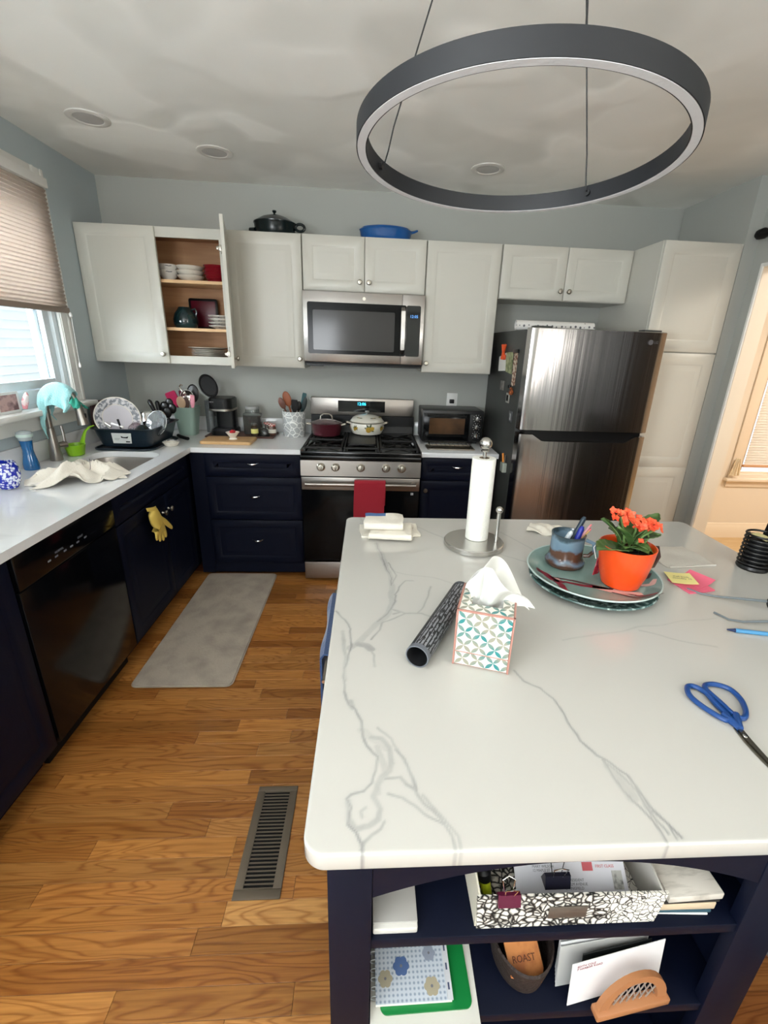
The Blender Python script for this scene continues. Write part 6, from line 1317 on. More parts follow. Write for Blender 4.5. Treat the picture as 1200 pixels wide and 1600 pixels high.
# coffee maker with its lid standing open
kx, ky = 0.715, -0.155
t = T('coffee_maker', 'black single-serve coffee maker with its round lid flipped open', 'coffee maker', (kx, ky, CZ))
t.p('base', B().prism([(p[0], p[1]) for p in rrect(kx-0.075, kx+0.095, ky-0.115, ky+0.10, 0.05)], CZ+0.0095, CZ+0.045, bev=0.004), black_pl)
t.p('tower', B().prism(rrect(kx-0.060, kx+0.078, ky-0.01, ky+0.095, 0.035), CZ+0.0455, CZ+0.175), black_pl)
hd = t.p('brew_head', B().prism(rrect(kx-0.078, kx+0.082, ky-0.105, ky+0.10, 0.05), CZ+0.1755, CZ+0.262, bev=0.006), black_pl)
t.p('trim_band', B().prism(rrect(kx-0.0795, kx+0.0835, ky-0.1065, ky+0.1015, 0.05), CZ+0.1765, CZ+0.190), nickel, parent=hd, label='silver band')
t.p('drip_tray', B().prism(rrect(kx-0.050, kx+0.060, ky-0.105, ky-0.02, 0.035), CZ+0.0452, CZ+0.050), M('drip_grey', (60, 62, 66), 0.3, 0.6))
b = B(); b.mx = Matrix.Translation((kx-0.052, ky-0.01, CZ+0.268)) @ Matrix.Rotation(math.radians(-24), 4, 'Y') @ Matrix.Rotation(math.radians(8), 4, 'Z')
b.mx = b.mx @ Matrix.Translation((-0.005, 0.02, 0.078)) @ Matrix.Rotation(PI/2, 4, 'X'); b.lathe([(0, -0.010), (0.060, -0.008), (0.070, -0.004), (0.074, 0.004), (0.070, 0.012), (0.064, 0.010), (0.060, 0.004), (0, 0.002)], seg=44, sx=0.80, sy=1.12)
t.p('lid', b, black_mt)
t.p('water_tank', B().prism(rrect(kx-0.135, kx-0.080, ky+0.0, ky+0.10, 0.02), CZ+0.0095, CZ+0.235), M('smoky_tank', (150, 156, 158), 0.1, trans=0.7))
q = text('BREW', 0.011, (-0.045, -0.1065, 0.238), (PI/2, 0, 0), M('grey_lettering', (150, 150, 150), 0.5), name='lettering', parent=t.o)
# brown place mat, cutting board, footed bowl
single('place_mat', 'brown place mat under the coffee maker and jars', 'mat', B().prism(rrect(0.61, 1.085, -0.300, -0.075, 0.015), CZ+0.0005, CZ+0.009, bev=0.002), M('brown_mat', (92, 62, 54), 0.6))
single('cutting_board', 'pale bamboo cutting board in front of the coffee maker', 'cutting board', B().prism(rrect(0.655, 0.985, -0.535, -0.335, 0.02), CZ+0.0005, CZ+0.019, bev=0.003), M('bamboo', (214, 176, 126), 0.4, mottle=((190, 150, 102), 5, 0.35, 0.65, (1, 14, 1))))
t = T('footed_bowl', 'small white footed bowl on the cutting board', 'bowl', (0.845, -0.43, CZ+0.0195))
t.p('bowl', B().lathe([(0, 0), (0.028, 0), (0.026, 0.006), (0.019, 0.012), (0.024, 0.018), (0.036, 0.036), (0.045, 0.046), (0.043, 0.047), (0.032, 0.036), (0, 0.020)], (0.845, -0.43, CZ+0.0195), seg=36), white_cer)
single('red_fruit', 'small red fruit in the footed white bowl', 'fruit', (lambda b: [b.sphere((0.845+dx, -0.43+dy, CZ+0.0195+0.046+dz), r, seg=12) for dx, dy, dz, r in ((-0.006, 0.0, 0.001, 0.013), (0.008, 0.003, 0.004, 0.012), (0.002, -0.006, 0.008, 0.010))] and b)(B()), M('red_fruit', (186, 34, 44), 0.3))
# big glass jar
t = T('glass_jar', 'large square glass jar of dark coffee beans with a lid', 'jar', (0.918, -0.155, CZ+0.0095))
JZ = CZ+0.0095
jx, jy = 0.918, -0.155
t.p('beans', B().prism(rrect(jx-0.055, jx+0.055, jy-0.045, jy+0.045, 0.02), JZ+0.004, JZ+0.128, bev=0.004), M('coffee_beans', (46, 30, 26), 0.5, bump=(160, 0.8)), label='dark coffee beans')
jg = M('jar_glass', (225, 230, 228), 0.03, trans=0.95)
t.p('jar_wall', B().prism(rrect(jx-0.062, jx+0.062, jy-0.052, jy+0.052, 0.025), JZ, JZ+0.150, bev=0.006).lathe([(0.050, 0.1505), (0.048, 0.175), (0.045, 0.175), (0.047, 0.1505)], (jx, jy, JZ), seg=32, cap=False), jg)
t.p('lid', B().lathe([(0, 0.176), (0.048, 0.176), (0.050, 0.180), (0.050, 0.190), (0.046, 0.196), (0, 0.198)], (jx, jy, JZ), seg=32), M('jar_lid_glass', (190, 192, 190), 0.12, trans=0.4))
t = T('spice_jar', 'small glass jar with a yellow label in front of the big jar', 'jar', (0.945, -0.235, JZ))
t.p('jar_wall', B().lathe([(0, 0), (0.024, 0), (0.025, 0.003), (0.025, 0.062), (0.019, 0.068), (0.019, 0.074), (0, 0.074)], (0.945, -0.237, JZ), seg=24), M('dark_spice', (70, 58, 44), 0.15, coat=0.5))
t.p('label', B().lathe([(0.0252, 0.018), (0.0256, 0.018), (0.0256, 0.050), (0.0252, 0.050), (0.0252, 0.018)], (0.945, -0.237, JZ), seg=24, cap=False), M('yellow_label', (220, 214, 130), 0.6), label='yellow label')
t.p('lid', B().lathe([(0, 0.0745), (0.021, 0.0745), (0.021, 0.086), (0, 0.087)], (0.945, -0.237, JZ), seg=24), M('jar_lid_brown', (110, 104, 96), 0.3, 0.6))
t = T('cruet', 'small clear glass cruet with a stopper on a dark stand', 'jar', (1.008, -0.225, JZ))
t.p('cruet_body', B().lathe([(0, 0.006), (0.026, 0.006), (0.030, 0.015), (0.026, 0.040), (0.012, 0.055), (0.010, 0.072), (0.014, 0.078), (0, 0.079)], (1.012, -0.232, JZ), seg=24), jg)
t.p('contents', B().lathe([(0, 0.010), (0.022, 0.010), (0.024, 0.016), (0.018, 0.030), (0, 0.031)], (1.012, -0.232, JZ), seg=20), M('pepper', (60, 54, 50), 0.7))
t.p('stand', B().box(0.975, 1.050, -0.265, -0.198, JZ+0.0003, JZ+0.0055, bev=0.001), black_mt)
def ck_jar(x, y, lb):
    t = T('preserve_jar', lb, 'jar', (x, y, JZ))
    t.p('jar_wall', B().lathe([(0, 0), (0.026, 0), (0.028, 0.004), (0.028, 0.055), (0.022, 0.064), (0, 0.064)], (x, y, JZ), seg=24), M('preserve', (90, 60, 48), 0.1, coat=0.6))
    t.p('label', B().lathe([(0.0282, 0.015), (0.0286, 0.015), (0.0286, 0.042), (0.0282, 0.042), (0.0282, 0.015)], (x, y, JZ), seg=24, cap=False), M('cream_label', (220, 214, 200), 0.6))
    ckm = M('gingham', (190, 60, 60), 0.5); nt, n, b_ = nodes(ckm); tc = add(nt, 'ShaderNodeTexCoord'); ch = add(nt, 'ShaderNodeTexChecker', Scale=110.0); ch.inputs[1].default_value = lin((196, 50, 56)); ch.inputs[2].default_value = lin((232, 224, 214)); nt.links.new(tc.outputs['Object'], ch.inputs[0]); nt.links.new(ch.outputs[0], b_.inputs['Base Color'])
    t.p('lid', B().lathe([(0, 0.0645), (0.026, 0.0645), (0.0265, 0.078), (0.024, 0.080), (0, 0.080)], (x, y, JZ), seg=24), ckm, label='red and white checked lid')
ck_jar(1.013, -0.130, 'preserve jar with red checked lid, left one behind the cruet')
ck_jar(1.058, -0.188, 'preserve jar with red checked lid, right one near the mat corner')
# white crock
crk = M('white_line_crock', (208, 208, 206), 0.35)
nt, n, b_ = nodes(crk); tc = add(nt, 'ShaderNodeTexCoord'); vo = add(nt, 'ShaderNodeTexVoronoi', Scale=26.0); vo.feature = 'DISTANCE_TO_EDGE'; nt.links.new(tc.outputs['Object'], vo.inputs['Vector'])
rp = add(nt, 'ShaderNodeValToRGB'); rp.color_ramp.elements[0].color = lin((236, 236, 232)); rp.color_ramp.elements[1].color = lin((176, 178, 178)); rp.color_ramp.elements[0].position = 0.03; rp.color_ramp.elements[1].position = 0.07; nt.links.new(vo.outputs['Distance'], rp.inputs[0]); nt.links.new(rp.outputs[0], b_.inputs['Base Color'])
qx, qy = 1.213, -0.155
t = T('utensil_crock', 'white crock with gray geometric lines beside the range', 'crock', (qx, qy, CZ))
t.p('crock_body', B().lathe([(0, 0.0005), (0.076, 0.0005), (0.079, 0.004), (0.082, 0.178), (0.080, 0.181), (0.075, 0.179), (0.072, 0.01), (0, 0.008)], (qx, qy, CZ), seg=48), crk)
cz = CZ+0.015
utensil('wooden_spatula', 'reddish wooden spatula, tallest at the left of the white crock', 'utensil', (qx+0.02, qy, cz), (qx-0.030, qy-0.01, cz+0.20), 0.006, (150, 84, 52), h_spoon(0.060, 0.110, 0.2))
utensil('wooden_spoon', 'dark wooden spoon leaning far left in the white crock', 'utensil', (qx+0.02, qy-0.03, cz), (qx-0.060, qy-0.035, cz+0.185), 0.006, (96, 56, 42), h_spoon(0.045, 0.085, 0.25))
utensil('slotted_turner', 'black slotted turner in the middle of the white crock', 'utensil', (qx, qy, cz), (qx+0.010, qy-0.03, cz+0.165), 0.005, (24, 24, 26), h_spat(0.045, 0.085))
utensil('pasta_fork', 'black pasta fork beside the slotted turner', 'utensil', (qx+0.01, qy+0.02, cz), (qx+0.034, qy-0.005, cz+0.17), 0.005, (18, 18, 20), h_spoon(0.040, 0.07, 0.5))
utensil('silicone_spatula', 'dark teal spatula standing tallest at the right of the white crock', 'utensil', (qx+0.02, qy+0.02, cz), (qx+0.058, qy+0.01, cz+0.18), 0.005, (36, 84, 88), h_spat(0.030, 0.115, 0.008))
utensil('silicone_spatula', 'black-edged green spatula leaning right in the white crock', 'utensil', (qx+0.03, qy-0.01, cz), (qx+0.070, qy-0.02, cz+0.175), 0.005, (26, 40, 42), h_spoon(0.034, 0.10, 0.3))
# ================================================================== AROUND THE SINK
# ---- dish drainer tub
tubm = M('navy_drainer_plastic', (22, 36, 48), 0.3, coat=0.2)
tb = bmesh.new(); rings = []
TX0, TX1, TY0, TY1 = 0.155, 0.435, -0.735, -0.375; TZ = CZ+0.016
for z, g_ in ((0.0, 0.0), (0.004, 0.006), (0.105, 0.032), (0.108, 0.044), (0.112, 0.046), (0.114, 0.040), (0.108, 0.028), (0.010, 0.002), (0.006, -0.004)):
    rings.append([tb.verts.new((x, y, TZ+z)) for x, y in rrect(TX0-g_, TX1+g_, TY0-g_, TY1+g_, 0.05, 6)])
for p, q in zip(rings, rings[1:]):
    for k in range(len(p)): tb.faces.new((p[k], p[(k+1) % len(p)], q[(k+1) % len(p)], q[k]))
tb.faces.new(rings[0]); tb.faces.new(rings[-1]); bmesh.ops.recalc_face_normals(tb, faces=tb.faces)
t = T('dish_drainer', 'dark navy plastic dish drainer tub in the counter corner', 'dish rack', (0.295, -0.555, CZ))
t.p('tub', B().merge(tb), tubm)
t.p('drip_tray', B().prism(rrect(TX0-0.035, TX1+0.03, TY0-0.045, TY1+0.035, 0.06), CZ+0.0005, CZ+0.004).tube([(p[0], p[1], CZ+0.008) for p in rrect(TX0-0.035, TX1+0.03, TY0-0.045, TY1+0.035, 0.06)], 0.0055, 8, closed=True), tubm)
lb = t.p('label', B().prism_xz([(0.245, TZ+0.028), (0.350, TZ+0.028), (0.352, TZ+0.088), (0.240, TZ+0.088)], TY0-0.0305, TY0-0.0295), M('white_sticker', (206, 208, 206), 0.5), label='white sticker with small print')
t.p('label_mark', B().prism_xz([(0.295, TZ+0.060), (0.330, TZ+0.058), (0.336, TZ+0.070), (0.320, TZ+0.066), (0.305, TZ+0.066), (0.292, TZ+0.072)], TY0-0.0312, TY0-0.0306), black_mt, parent=lb)
t.p('label_mark', B().box(0.318, 0.342, TY0-0.0312, TY0-0.0306, TZ+0.034, TZ+0.041), black_mt, parent=lb)
t.p('label_mark', B().box(0.255, 0.285, TY0-0.0312, TY0-0.0306, TZ+0.055, TZ+0.057).box(0.255, 0.280, TY0-0.0312, TY0-0.0306, TZ+0.048, TZ+0.050), M('gray_print2', (130, 130, 130), 0.6), parent=lb)
# fix: the label follows the flared wall
lb.location.z += 0.0
# dishes in the tub
def disc_thing(name, label, c, r, tilt, yaw, prof, m, cat='plate', extra=None, roll=0):
    t = T(name, label, cat, c, rot=(tilt, roll, yaw))
    t.p('dish', B().lathe(sc(prof, r), seg=44), m)
    if extra: extra(t)
    return t
rimpat = M('gray_rim_pattern', (120, 124, 132), 0.3, mottle=((206, 204, 206), 55, 0.45, 0.55))
def platex(t):
    t.p('patterned_rim', B().lathe([(0.082, 0.0128), (0.120, 0.0205), (0.120, 0.0212), (0.082, 0.0135), (0.082, 0.0128)], seg=44, cap=False), rimpat, label='gray patterned rim band')
    t.p('plate_centre', B().lathe([(0, 0.0072), (0.078, 0.0125), (0.078, 0.0132), (0, 0.008)], seg=44, cap=False), M('lilac_white', (200, 196, 202), 0.25))
disc_thing('dinner_plate', 'white dinner plate with gray patterned rim standing in the drainer', (0.225, -0.640, TZ+0.155), 0.126, math.radians(72), math.radians(38), plate_p, white_cer, extra=platex)
gl2 = M('lid_glass', (200, 206, 210), 0.06, trans=0.75)
def lidx(t): t.p('steel_rim', B().tube([(0.082*math.cos(2*PI*i/40), 0.082*math.sin(2*PI*i/40), 0.017) for i in range(40)], 0.003, 6, closed=True), chrome)
disc_thing('pot_cover', 'round glass pot lid with steel rim leaning at the right of the drainer', (0.445, -0.60, TZ+0.118), 0.078, math.radians(66), math.radians(-25), plate_p, gl2, cat='lid', extra=lidx)
disc_thing('steel_pot', 'upturned shiny steel pot in the middle of the drainer', (0.345, -0.485, TZ+0.165), 0.080, math.radians(160), 0.4, [(0, 0), (0.8, 0), (0.95, 0.012), (1.0, 0.06), (1.03, 0.065), (0.98, 0.064), (0.9, 0.015), (0, 0.01)], chrome, cat='pot')
disc_thing('glass_bowl', 'clear glass bowl left of the steel pot in the drainer', (0.315, -0.605, TZ+0.125), 0.050, math.radians(155), 0.2, bowl_p, M('pinkish_glass', (226, 208, 214), 0.04, trans=0.85), cat='bowl')
disc_thing('green_colander', 'dark green bowl lying in the front of the drainer', (0.385, -0.680, TZ+0.118), 0.048, math.radians(150), 0.3, [(0, 0), (0.5, 0), (0.85, 0.02), (1.0, 0.05), (0.96, 0.051), (0.8, 0.024), (0, 0.006)], dgreen, cat='bowl')
for i, (a, c, lb_, w_) in enumerate((((0.37, -0.43, TZ+0.14), (0.325, -0.42, TZ+0.245), 'black pan handle, leftmost of the upright handles in the drainer', 0.013), ((0.39, -0.43, TZ+0.14), (0.375, -0.42, TZ+0.240), 'black pan handle, second of the upright handles in the drainer', 0.013))):
    t = T('cooking_utensil', lb_, 'utensil', a); t.p('grip', B().tube([Vector(a), Vector(a).lerp(Vector(c), 0.5), Vector(a).lerp(Vector(c), 0.9), Vector(c)], w_, 12, rs=[w_*0.6, w_, w_*1.1, w_*0.5]), black_pl); t.p('shaft', B().cyl(Vector(a)-Vector((0, 0, 0.125)), a, 0.004, seg=8), nickel)
t = T('knife_bundle', 'black measuring-spoon bundle standing at the back of the drainer', 'utensil', (0.43, -0.42, TZ+0.15))
for i, (dx, dy, dz, r) in enumerate(((-0.02, 0, 0.05, 0.030), (0.01, 0.01, 0.075, 0.026), (0.03, -0.01, 0.045, 0.028), (0.0, -0.02, 0.02, 0.03))):
    b = B(); b.sphere((0.44+dx, -0.42+dy, TZ+0.15+dz), r, 1, 0.5, 1.25, seg=16); t.p('scoop', b, black_pl)
t.p('stem', B().cyl((0.44, -0.42, TZ+0.012), (0.44, -0.42, TZ+0.15), 0.006, seg=8), black_pl)
for i, (x0_, x1_, m_, lb_) in enumerate(((0.225, 0.300, white_pl, 'white-handled knife lying on the front drainer rim'), (0.265, 0.235, black_pl, 'black-handled spreader in front of the patterned plate'), (0.19, 0.23, nickel, 'steel fork on the left front of the drainer'))):
    a = Vector((x0_, -0.715, TZ+(0.16 if i == 1 else 0.135))); c = Vector((x1_ if i != 1 else 0.285, -0.735, TZ+(0.110 if i == 1 else 0.118)))
    t = T('flatware', lb_, 'utensil', tuple(a)); t.p('grip', B().cyl(a, c, 0.007, 0.005, seg=10), m_)
# brown board leaning in the corner, black lid handle and small dish
single('cutting_board', 'dark brown board leaning against the wall left of the drainer', 'cutting board', (lambda b: (setattr(b, 'mx', Matrix.Translation((0.030, -0.50, CZ+0.105)) @ Matrix.Rotation(0.10, 4, 'Y')), b.box(0.0, 0.014, -0.085, 0.13, -0.0, 0.155, bev=0.004))[1])(B()), M('dark_brown_board', (78, 48, 48), 0.4), loc=(0.04, -0.5, 1.02))
t = T('small_dish', 'small white dish with a faceted rim at the inner counter corner', 'dish', (0.498, -0.600, CZ))
t.p('dish', B().lathe([(0, 0.0005), (0.036, 0.0005), (0.040, 0.006), (0.050, 0.024), (0.048, 0.028), (0.042, 0.022), (0.034, 0.010), (0, 0.008)], (0.505, -0.592, CZ), seg=14), white_cer, smooth=0)
t.p('rim_pattern', B().lathe([(0.043, 0.0235), (0.0485, 0.0282), (0.0480, 0.0290), (0.0425, 0.0243), (0.043, 0.0235)], (0.505, -0.592, CZ), seg=14, cap=False), rimpat)
single('black_scraper', 'black oblong scraper lying behind the small white dish', 'utensil', B().tube([(0.44, -0.31, CZ+0.012), (0.47, -0.35, CZ+0.012), (0.52, -0.40, CZ+0.012), (0.545, -0.42, CZ+0.012)], 0.012, 12, flat=0.9), black_mt)
# ---- faucet
fxx, fyy = 0.078, -1.03
t = T('faucet', 'brushed nickel pull-down kitchen faucet behind the sink', 'faucet', (fxx, fyy, CZ))
fm = M('brushed_nickel_faucet', (156, 152, 146), 0.3, 1.0)
t.p('base_cone', B().lathe([(0, 0.0005), (0.030, 0.0005), (0.031, 0.004), (0.028, 0.03), (0.021, 0.12), (0.018, 0.175), (0.0, 0.176)], (fxx, fyy, CZ), seg=32), fm)
arc = [(fxx, fyy, CZ+0.176), (fxx, fyy, CZ+0.28)] + [(fxx+0.078-0.078*math.cos(a), fyy, CZ+0.30+0.085*math.sin(a)) for a in [i*PI/12 for i in range(0, 11)]]
arc += [(fxx+0.165, fyy, CZ+0.30)]
t.p('spout', B().tube(arc, 0.0145, 16), fm)
hd0 = Vector(arc[-1]); hdd = Vector((0.10, 0.0, -1)).normalized()
t.p('spray_head', B().tube([hd0, hd0+hdd*0.02, hd0+hdd*0.075, hd0+hdd*0.105], 0.016, 20, rs=[0.0165, 0.018, 0.024, 0.027]), fm)
t.p('spray_button', B().box(hd0.x+0.020, hd0.x+0.030, hd0.y-0.007, hd0.y+0.007, hd0.z-0.085, hd0.z-0.045, bev=0.002), black_pl, label='black spray button')
t.p('lever', B().cyl((fxx+0.01, fyy+0.02, CZ+0.075), (fxx+0.03, fyy+0.055, CZ+0.078), 0.017, 0.019).tube([(fxx+0.028, fyy+0.05, CZ+0.088), (fxx+0.028, fyy+0.052, CZ+0.14), (fxx+0.024, fyy+0.052, CZ+0.178)], 0.007, 10, rs=[0.008, 0.0075, 0.007]), fm)
# teal cloth draped over the faucet neck
def clo(fr):
    def f(u, v):
        a = PI*(0.02+0.78*u); cx_, cz_ = fxx+0.078, CZ+0.300
        q = (v-0.5)*2; top = 0.26
        near = 0.150 + 0.022*math.sin(u*8+1) - 0.075*u; far = 0.085
        rx = 0.078+0.020; px_ = cx_ - rx*math.cos(a); pz_ = cz_ + 0.107*math.sin(a)
        wob = 0.010*math.sin(u*15+v*3)+0.006*math.sin(u*27+2)
        if abs(q) < top: t_ = q/top*PI/2; return (px_, fyy+0.026*math.sin(t_), pz_ - 0.014*(1-math.cos(t_)))
        s_ = (abs(q)-top)/(1-top); sg = 1 if q > 0 else -1; L_ = far if q > 0 else near
        return (px_ + 0.050*s_*(0.5-u) + 0.006*math.sin(s_*8+u*9), fyy + sg*(0.026 + 0.016*s_ + wob*s_), pz_ - 0.014 - L_*s_)
    return f
tealc = M('aqua_cloth', (150, 204, 206), 0.95, sheen=0.4, bump=(180, 0.5))
single('dish_cloth', 'aqua blue cloth draped over the faucet neck', 'cloth', B().sheet(clo(0), 40, 34, 0.005), tealc, loc=(fxx+0.08, fyy, CZ+0.3), smooth=80)
b = B().sheet(lambda u, v: (hd0.x-0.016+0.035*u+0.006*math.sin(v*8), hd0.y-0.045+0.085*v, hd0.z+0.045-0.055*abs(v-0.45)*1.5-0.03*u+0.006*math.sin(u*9+v*6)), 14, 20, 0.005)
single('dish_cloth', 'smaller sea-green cloth tucked around the spray head', 'cloth', b, M('sea_green_cloth', (60, 160, 140), 0.95, bump=(180, 0.5)), loc=tuple(hd0), smooth=80)
# ---- soap bottle
t = T('soap_bottle', 'clear dish soap bottle with blue liquid left of the faucet', 'bottle', (0.080, -1.225, CZ))
sx_, sy_ = 0.080, -1.225
t.p('bottle', B().lathe([(0, 0.0005), (0.034, 0.0005), (0.037, 0.006), (0.036, 0.03), (0.028, 0.07), (0.024, 0.10), (0.028, 0.135), (0.030, 0.145), (0, 0.146)], (sx_, sy_, CZ), seg=28, sy=0.8), M('blue_soap', (20, 104, 168), 0.06, coat=0.6, trans=0.25))
t.p('neck', B().lathe([(0.026, 0.1465), (0.034, 0.17), (0.032, 0.186), (0.018, 0.192), (0, 0.192)], (sx_, sy_, CZ), seg=24), M('clear_white_plastic', (214, 228, 232), 0.15, trans=0.4))
t.p('cap_label', B().lathe([(0.0345, 0.164), (0.035, 0.168), (0.0348, 0.178), (0.0343, 0.178)], (sx_, sy_, CZ), seg=24, cap=False), M('pale_cap', (196, 216, 210), 0.4))
# ---- green ladle
limem = M('lime_green_plastic', (136, 190, 34), 0.3, coat=0.2)
t = T('green_ladle', 'lime green plastic scoop with a curved handle by the sink', 'ladle', (0.110, -0.905, CZ))
lx, ly = 0.108, -0.905
t.p('bowl', B().lathe([(0, 0.0005), (0.040, 0.0005), (0.046, 0.004), (0.056, 0.050), (0.058, 0.062), (0.055, 0.062), (0.043, 0.010), (0, 0.006)], (lx, ly, CZ), seg=36, sx=0.85, sy=1.0), limem)
t.p('handle', B().tube([(lx+0.01, ly+0.052, CZ+0.056), (lx+0.012, ly+0.068, CZ+0.085), (lx+0.015, ly+0.095, CZ+0.122), (lx+0.02, ly+0.135, CZ+0.138), (lx+0.022, ly+0.17, CZ+0.140)], 0.009, 12, flat=0.45, rs=[0.016, 0.012, 0.009, 0.009, 0.007]), limem)
# ---- blue spotted glass
bg_m = M('blue_white_glass', (220, 228, 246), 0.08, coat=0.6)
nt, n, b_ = nodes(bg_m); tc = add(nt, 'ShaderNodeTexCoord'); vo = add(nt, 'ShaderNodeTexVoronoi', Scale=85.0); nt.links.new(tc.outputs['Object'], vo.inputs['Vector'])
no = add(nt, 'ShaderNodeTexNoise', Scale=34.0, Detail=2.0); nt.links.new(tc.outputs['Object'], no.inputs['Vector'])
ad = add(nt, 'ShaderNodeMath', op='MULTIPLY_ADD'); ad.inputs[1].default_value = 0.9; nt.links.new(no.outputs['Fac'], ad.inputs[0]); nt.links.new(vo.outputs['Distance'], ad.inputs[2])
rp = add(nt, 'ShaderNodeValToRGB'); rp.color_ramp.elements[0].position = 0.84; rp.color_ramp.elements[1].position = 1.0; rp.color_ramp.elements[0].color = lin((222, 230, 250)); rp.color_ramp.elements[1].color = lin((16, 38, 168)); nt.links.new(ad.outputs[0], rp.inputs[0]); nt.links.new(rp.outputs[0], b_.inputs['Base Color'])
single('glass_tumbler', 'round blue and white speckled glass at the left edge of the counter', 'glass', B().lathe([(0, 0.0005), (0.024, 0.0005), (0.034, 0.006), (0.048, 0.035), (0.052, 0.062), (0.048, 0.095), (0.040, 0.118), (0.037, 0.118), (0.046, 0.09), (0.049, 0.062), (0.045, 0.037), (0.03, 0.010), (0, 0.007)], (0.200, -1.548, CZ), seg=40), bg_m, loc=(0.200, -1.548, CZ))
# ---- crumpled towel with black writing
def crump(u, v):
    x = (u-0.5)*2; y = (v-0.5)*2
    n1 = noise.noise(Vector((u*2.6, v*2.6, 0.3))); n2 = noise.noise(Vector((u*5.5, v*5.0, 4.3))); n3 = noise.noise(Vector((u*2.0+5, v*2.2, 9)))
    ang = math.atan2(y+0.25, x+0.2); r = math.hypot(x, y)
    env = max(0.0, 1-r*r*0.62)
    ridge = (1-abs(math.sin(ang*3.5+n3*6+r*2.5)))**1.3
    z = 0.002 + 0.072*env*(0.25+0.75*ridge+0.6*n1) + 0.024*max(0, 1-abs(y+0.55-0.3*x)*3.2)*(0.7+n1) + 0.010*abs(n2) * (0.4+env) + 0.010*ridge*min(1, r)
    edge = 0.5*max(0, r-0.85)
    return (0.105*x*(1-0.12*ridge) + 0.03*n2, 0.185*y*(1-0.14*ridge) + 0.04*n1 + 0.012*math.sin(x*6), max(z*(1-edge), 0.003))
crm = M('cream_towel', (226, 220, 208), 0.9, sheen=0.2, bump=(160, 0.25))
t = T('crumpled_towel', 'crumpled cream kitchen towel with black writing at the sink edge', 'towel', (0.400, -1.385, CZ+0.001), rot=(0, 0, -0.95))
t.p('cloth', B().sheet(crump, 64, 64, 0.003), crm, smooth=80)
wt = M('black_stitching', (60, 52, 60), 0.8)
for pts in ([(0.52, 0.22), (0.56, 0.28), (0.52, 0.36), (0.60, 0.40), (0.58, 0.46)], [(0.66, 0.24), (0.70, 0.30), (0.64, 0.36), (0.72, 0.40)], [(0.60, 0.52), (0.66, 0.56), (0.62, 0.62)]):
    L = []
    for (a, c), (e_, f_) in zip(pts, pts[1:]):
        for k in range(6): q = crump(a+(e_-a)*k/6, c+(f_-c)*k/6); L.append((q[0], q[1], q[2]+0.0034))
    t.p('stitched_writing', B().tube(L, 0.0022, 6, flat=0.5), wt)
# ---- picture and pink thing on the window sill
t = T('photo_card', 'small white photo card standing on the kitchen window sill', 'photo', (0.045, -1.215, WZ0))
t.p('frame', B().box(0.030, 0.036, -1.290, -1.140, WZ0+0.0005, WZ0+0.100, bev=0.002), white_pl)
t.p('picture', B().box(0.0362, 0.0368, -1.275, -1.155, WZ0+0.014, WZ0+0.088), M('faded_photo', (206, 168, 164), 0.5, mottle=((120, 88, 90), 22, 0.42, 0.6)))
single('pink_sachet', 'small pink and white sachet right of the photo card on the sill', 'sachet', B().tube([(0.045, -1.128, WZ0+0.012), (0.045, -1.118, WZ0+0.045), (0.045, -1.100, WZ0+0.075), (0.045, -1.095, WZ0+0.09)], 0.012, 10, rs=[0.010, 0.016, 0.012, 0.004]), M('pink_white', (228, 150, 160), 0.5, mottle=((240, 226, 226), 40, 0.45, 0.55)))
# ---- yellow rubber glove hanging on the sink cabinet door
glm = M('yellow_glove', (238, 210, 108), 0.45)
t = T('rubber_glove', 'yellow rubber glove hanging from the sink cabinet door', 'glove', (0.65, -1.15, 0.60))
me = bpy.data.meshes.new('glove'); 
GX = 0.652
V_ = [(GX, -1.275, 0.728), (GX+0.001, -1.262, 0.690), (GX+0.002, -1.240, 0.645), (GX+0.002, -1.225, 0.615),
      (GX+0.002, -1.238, 0.580), (GX+0.001, -1.236, 0.548), (GX+0.001, -1.232, 0.530),
      (GX+0.002, -1.205, 0.578), (GX+0.001, -1.198, 0.540), (GX+0.001, -1.194, 0.518),
      (GX+0.002, -1.176, 0.585), (GX+0.001, -1.166, 0.545), (GX+0.001, -1.162, 0.524),
      (GX+0.002, -1.195, 0.640), (GX+0.003, -1.150, 0.610), (GX+0.003, -1.105, 0.570), (GX+0.002, -1.075, 0.545),
      (GX+0.002, -1.262, 0.590), (GX+0.001, -1.268, 0.566), (GX+0.001, -1.266, 0.550)]
E_ = [(0, 1), (1, 2), (2, 3), (3, 4), (4, 5), (5, 6), (3, 7), (7, 8), (8, 9), (3, 10), (10, 11), (11, 12), (2, 13), (13, 14), (14, 15), (15, 16), (3, 17), (17, 18), (18, 19)]
R_ = [0.046, 0.046, 0.050, 0.046, 0.017, 0.0155, 0.010, 0.017, 0.0155, 0.010, 0.017, 0.0150, 0.010, 0.026, 0.018, 0.015, 0.009, 0.015, 0.014, 0.010]
me.from_pydata([((a-0.65)/0.42, b+1.15, c-0.60) for a, b, c in V_], E_, [])
o = bpy.data.objects.new('glove', me); COL.objects.link(o); o.parent = t.o
sm = o.modifiers.new('skin', 'SKIN'); sm.use_smooth_shade = True
for i, r in enumerate(R_): me.skin_vertices[0].data[i].radius = (r, r)
me.skin_vertices[0].data[3].use_root = True
o.scale = (0.42, 1, 1); sb = o.modifiers.new('sub', 'SUBSURF'); sb.levels = 2; sb.render_levels = 2; me.materials.append(glm)
t.p('cuff', B().sheet(lambda u, v: (GX+0.004+0.010*math.sin(v*PI), -1.325+0.098*v-0.01*u, 0.722+0.022*u-0.22*(v-0.5)*0.1), 4, 10, 0.003), glm)

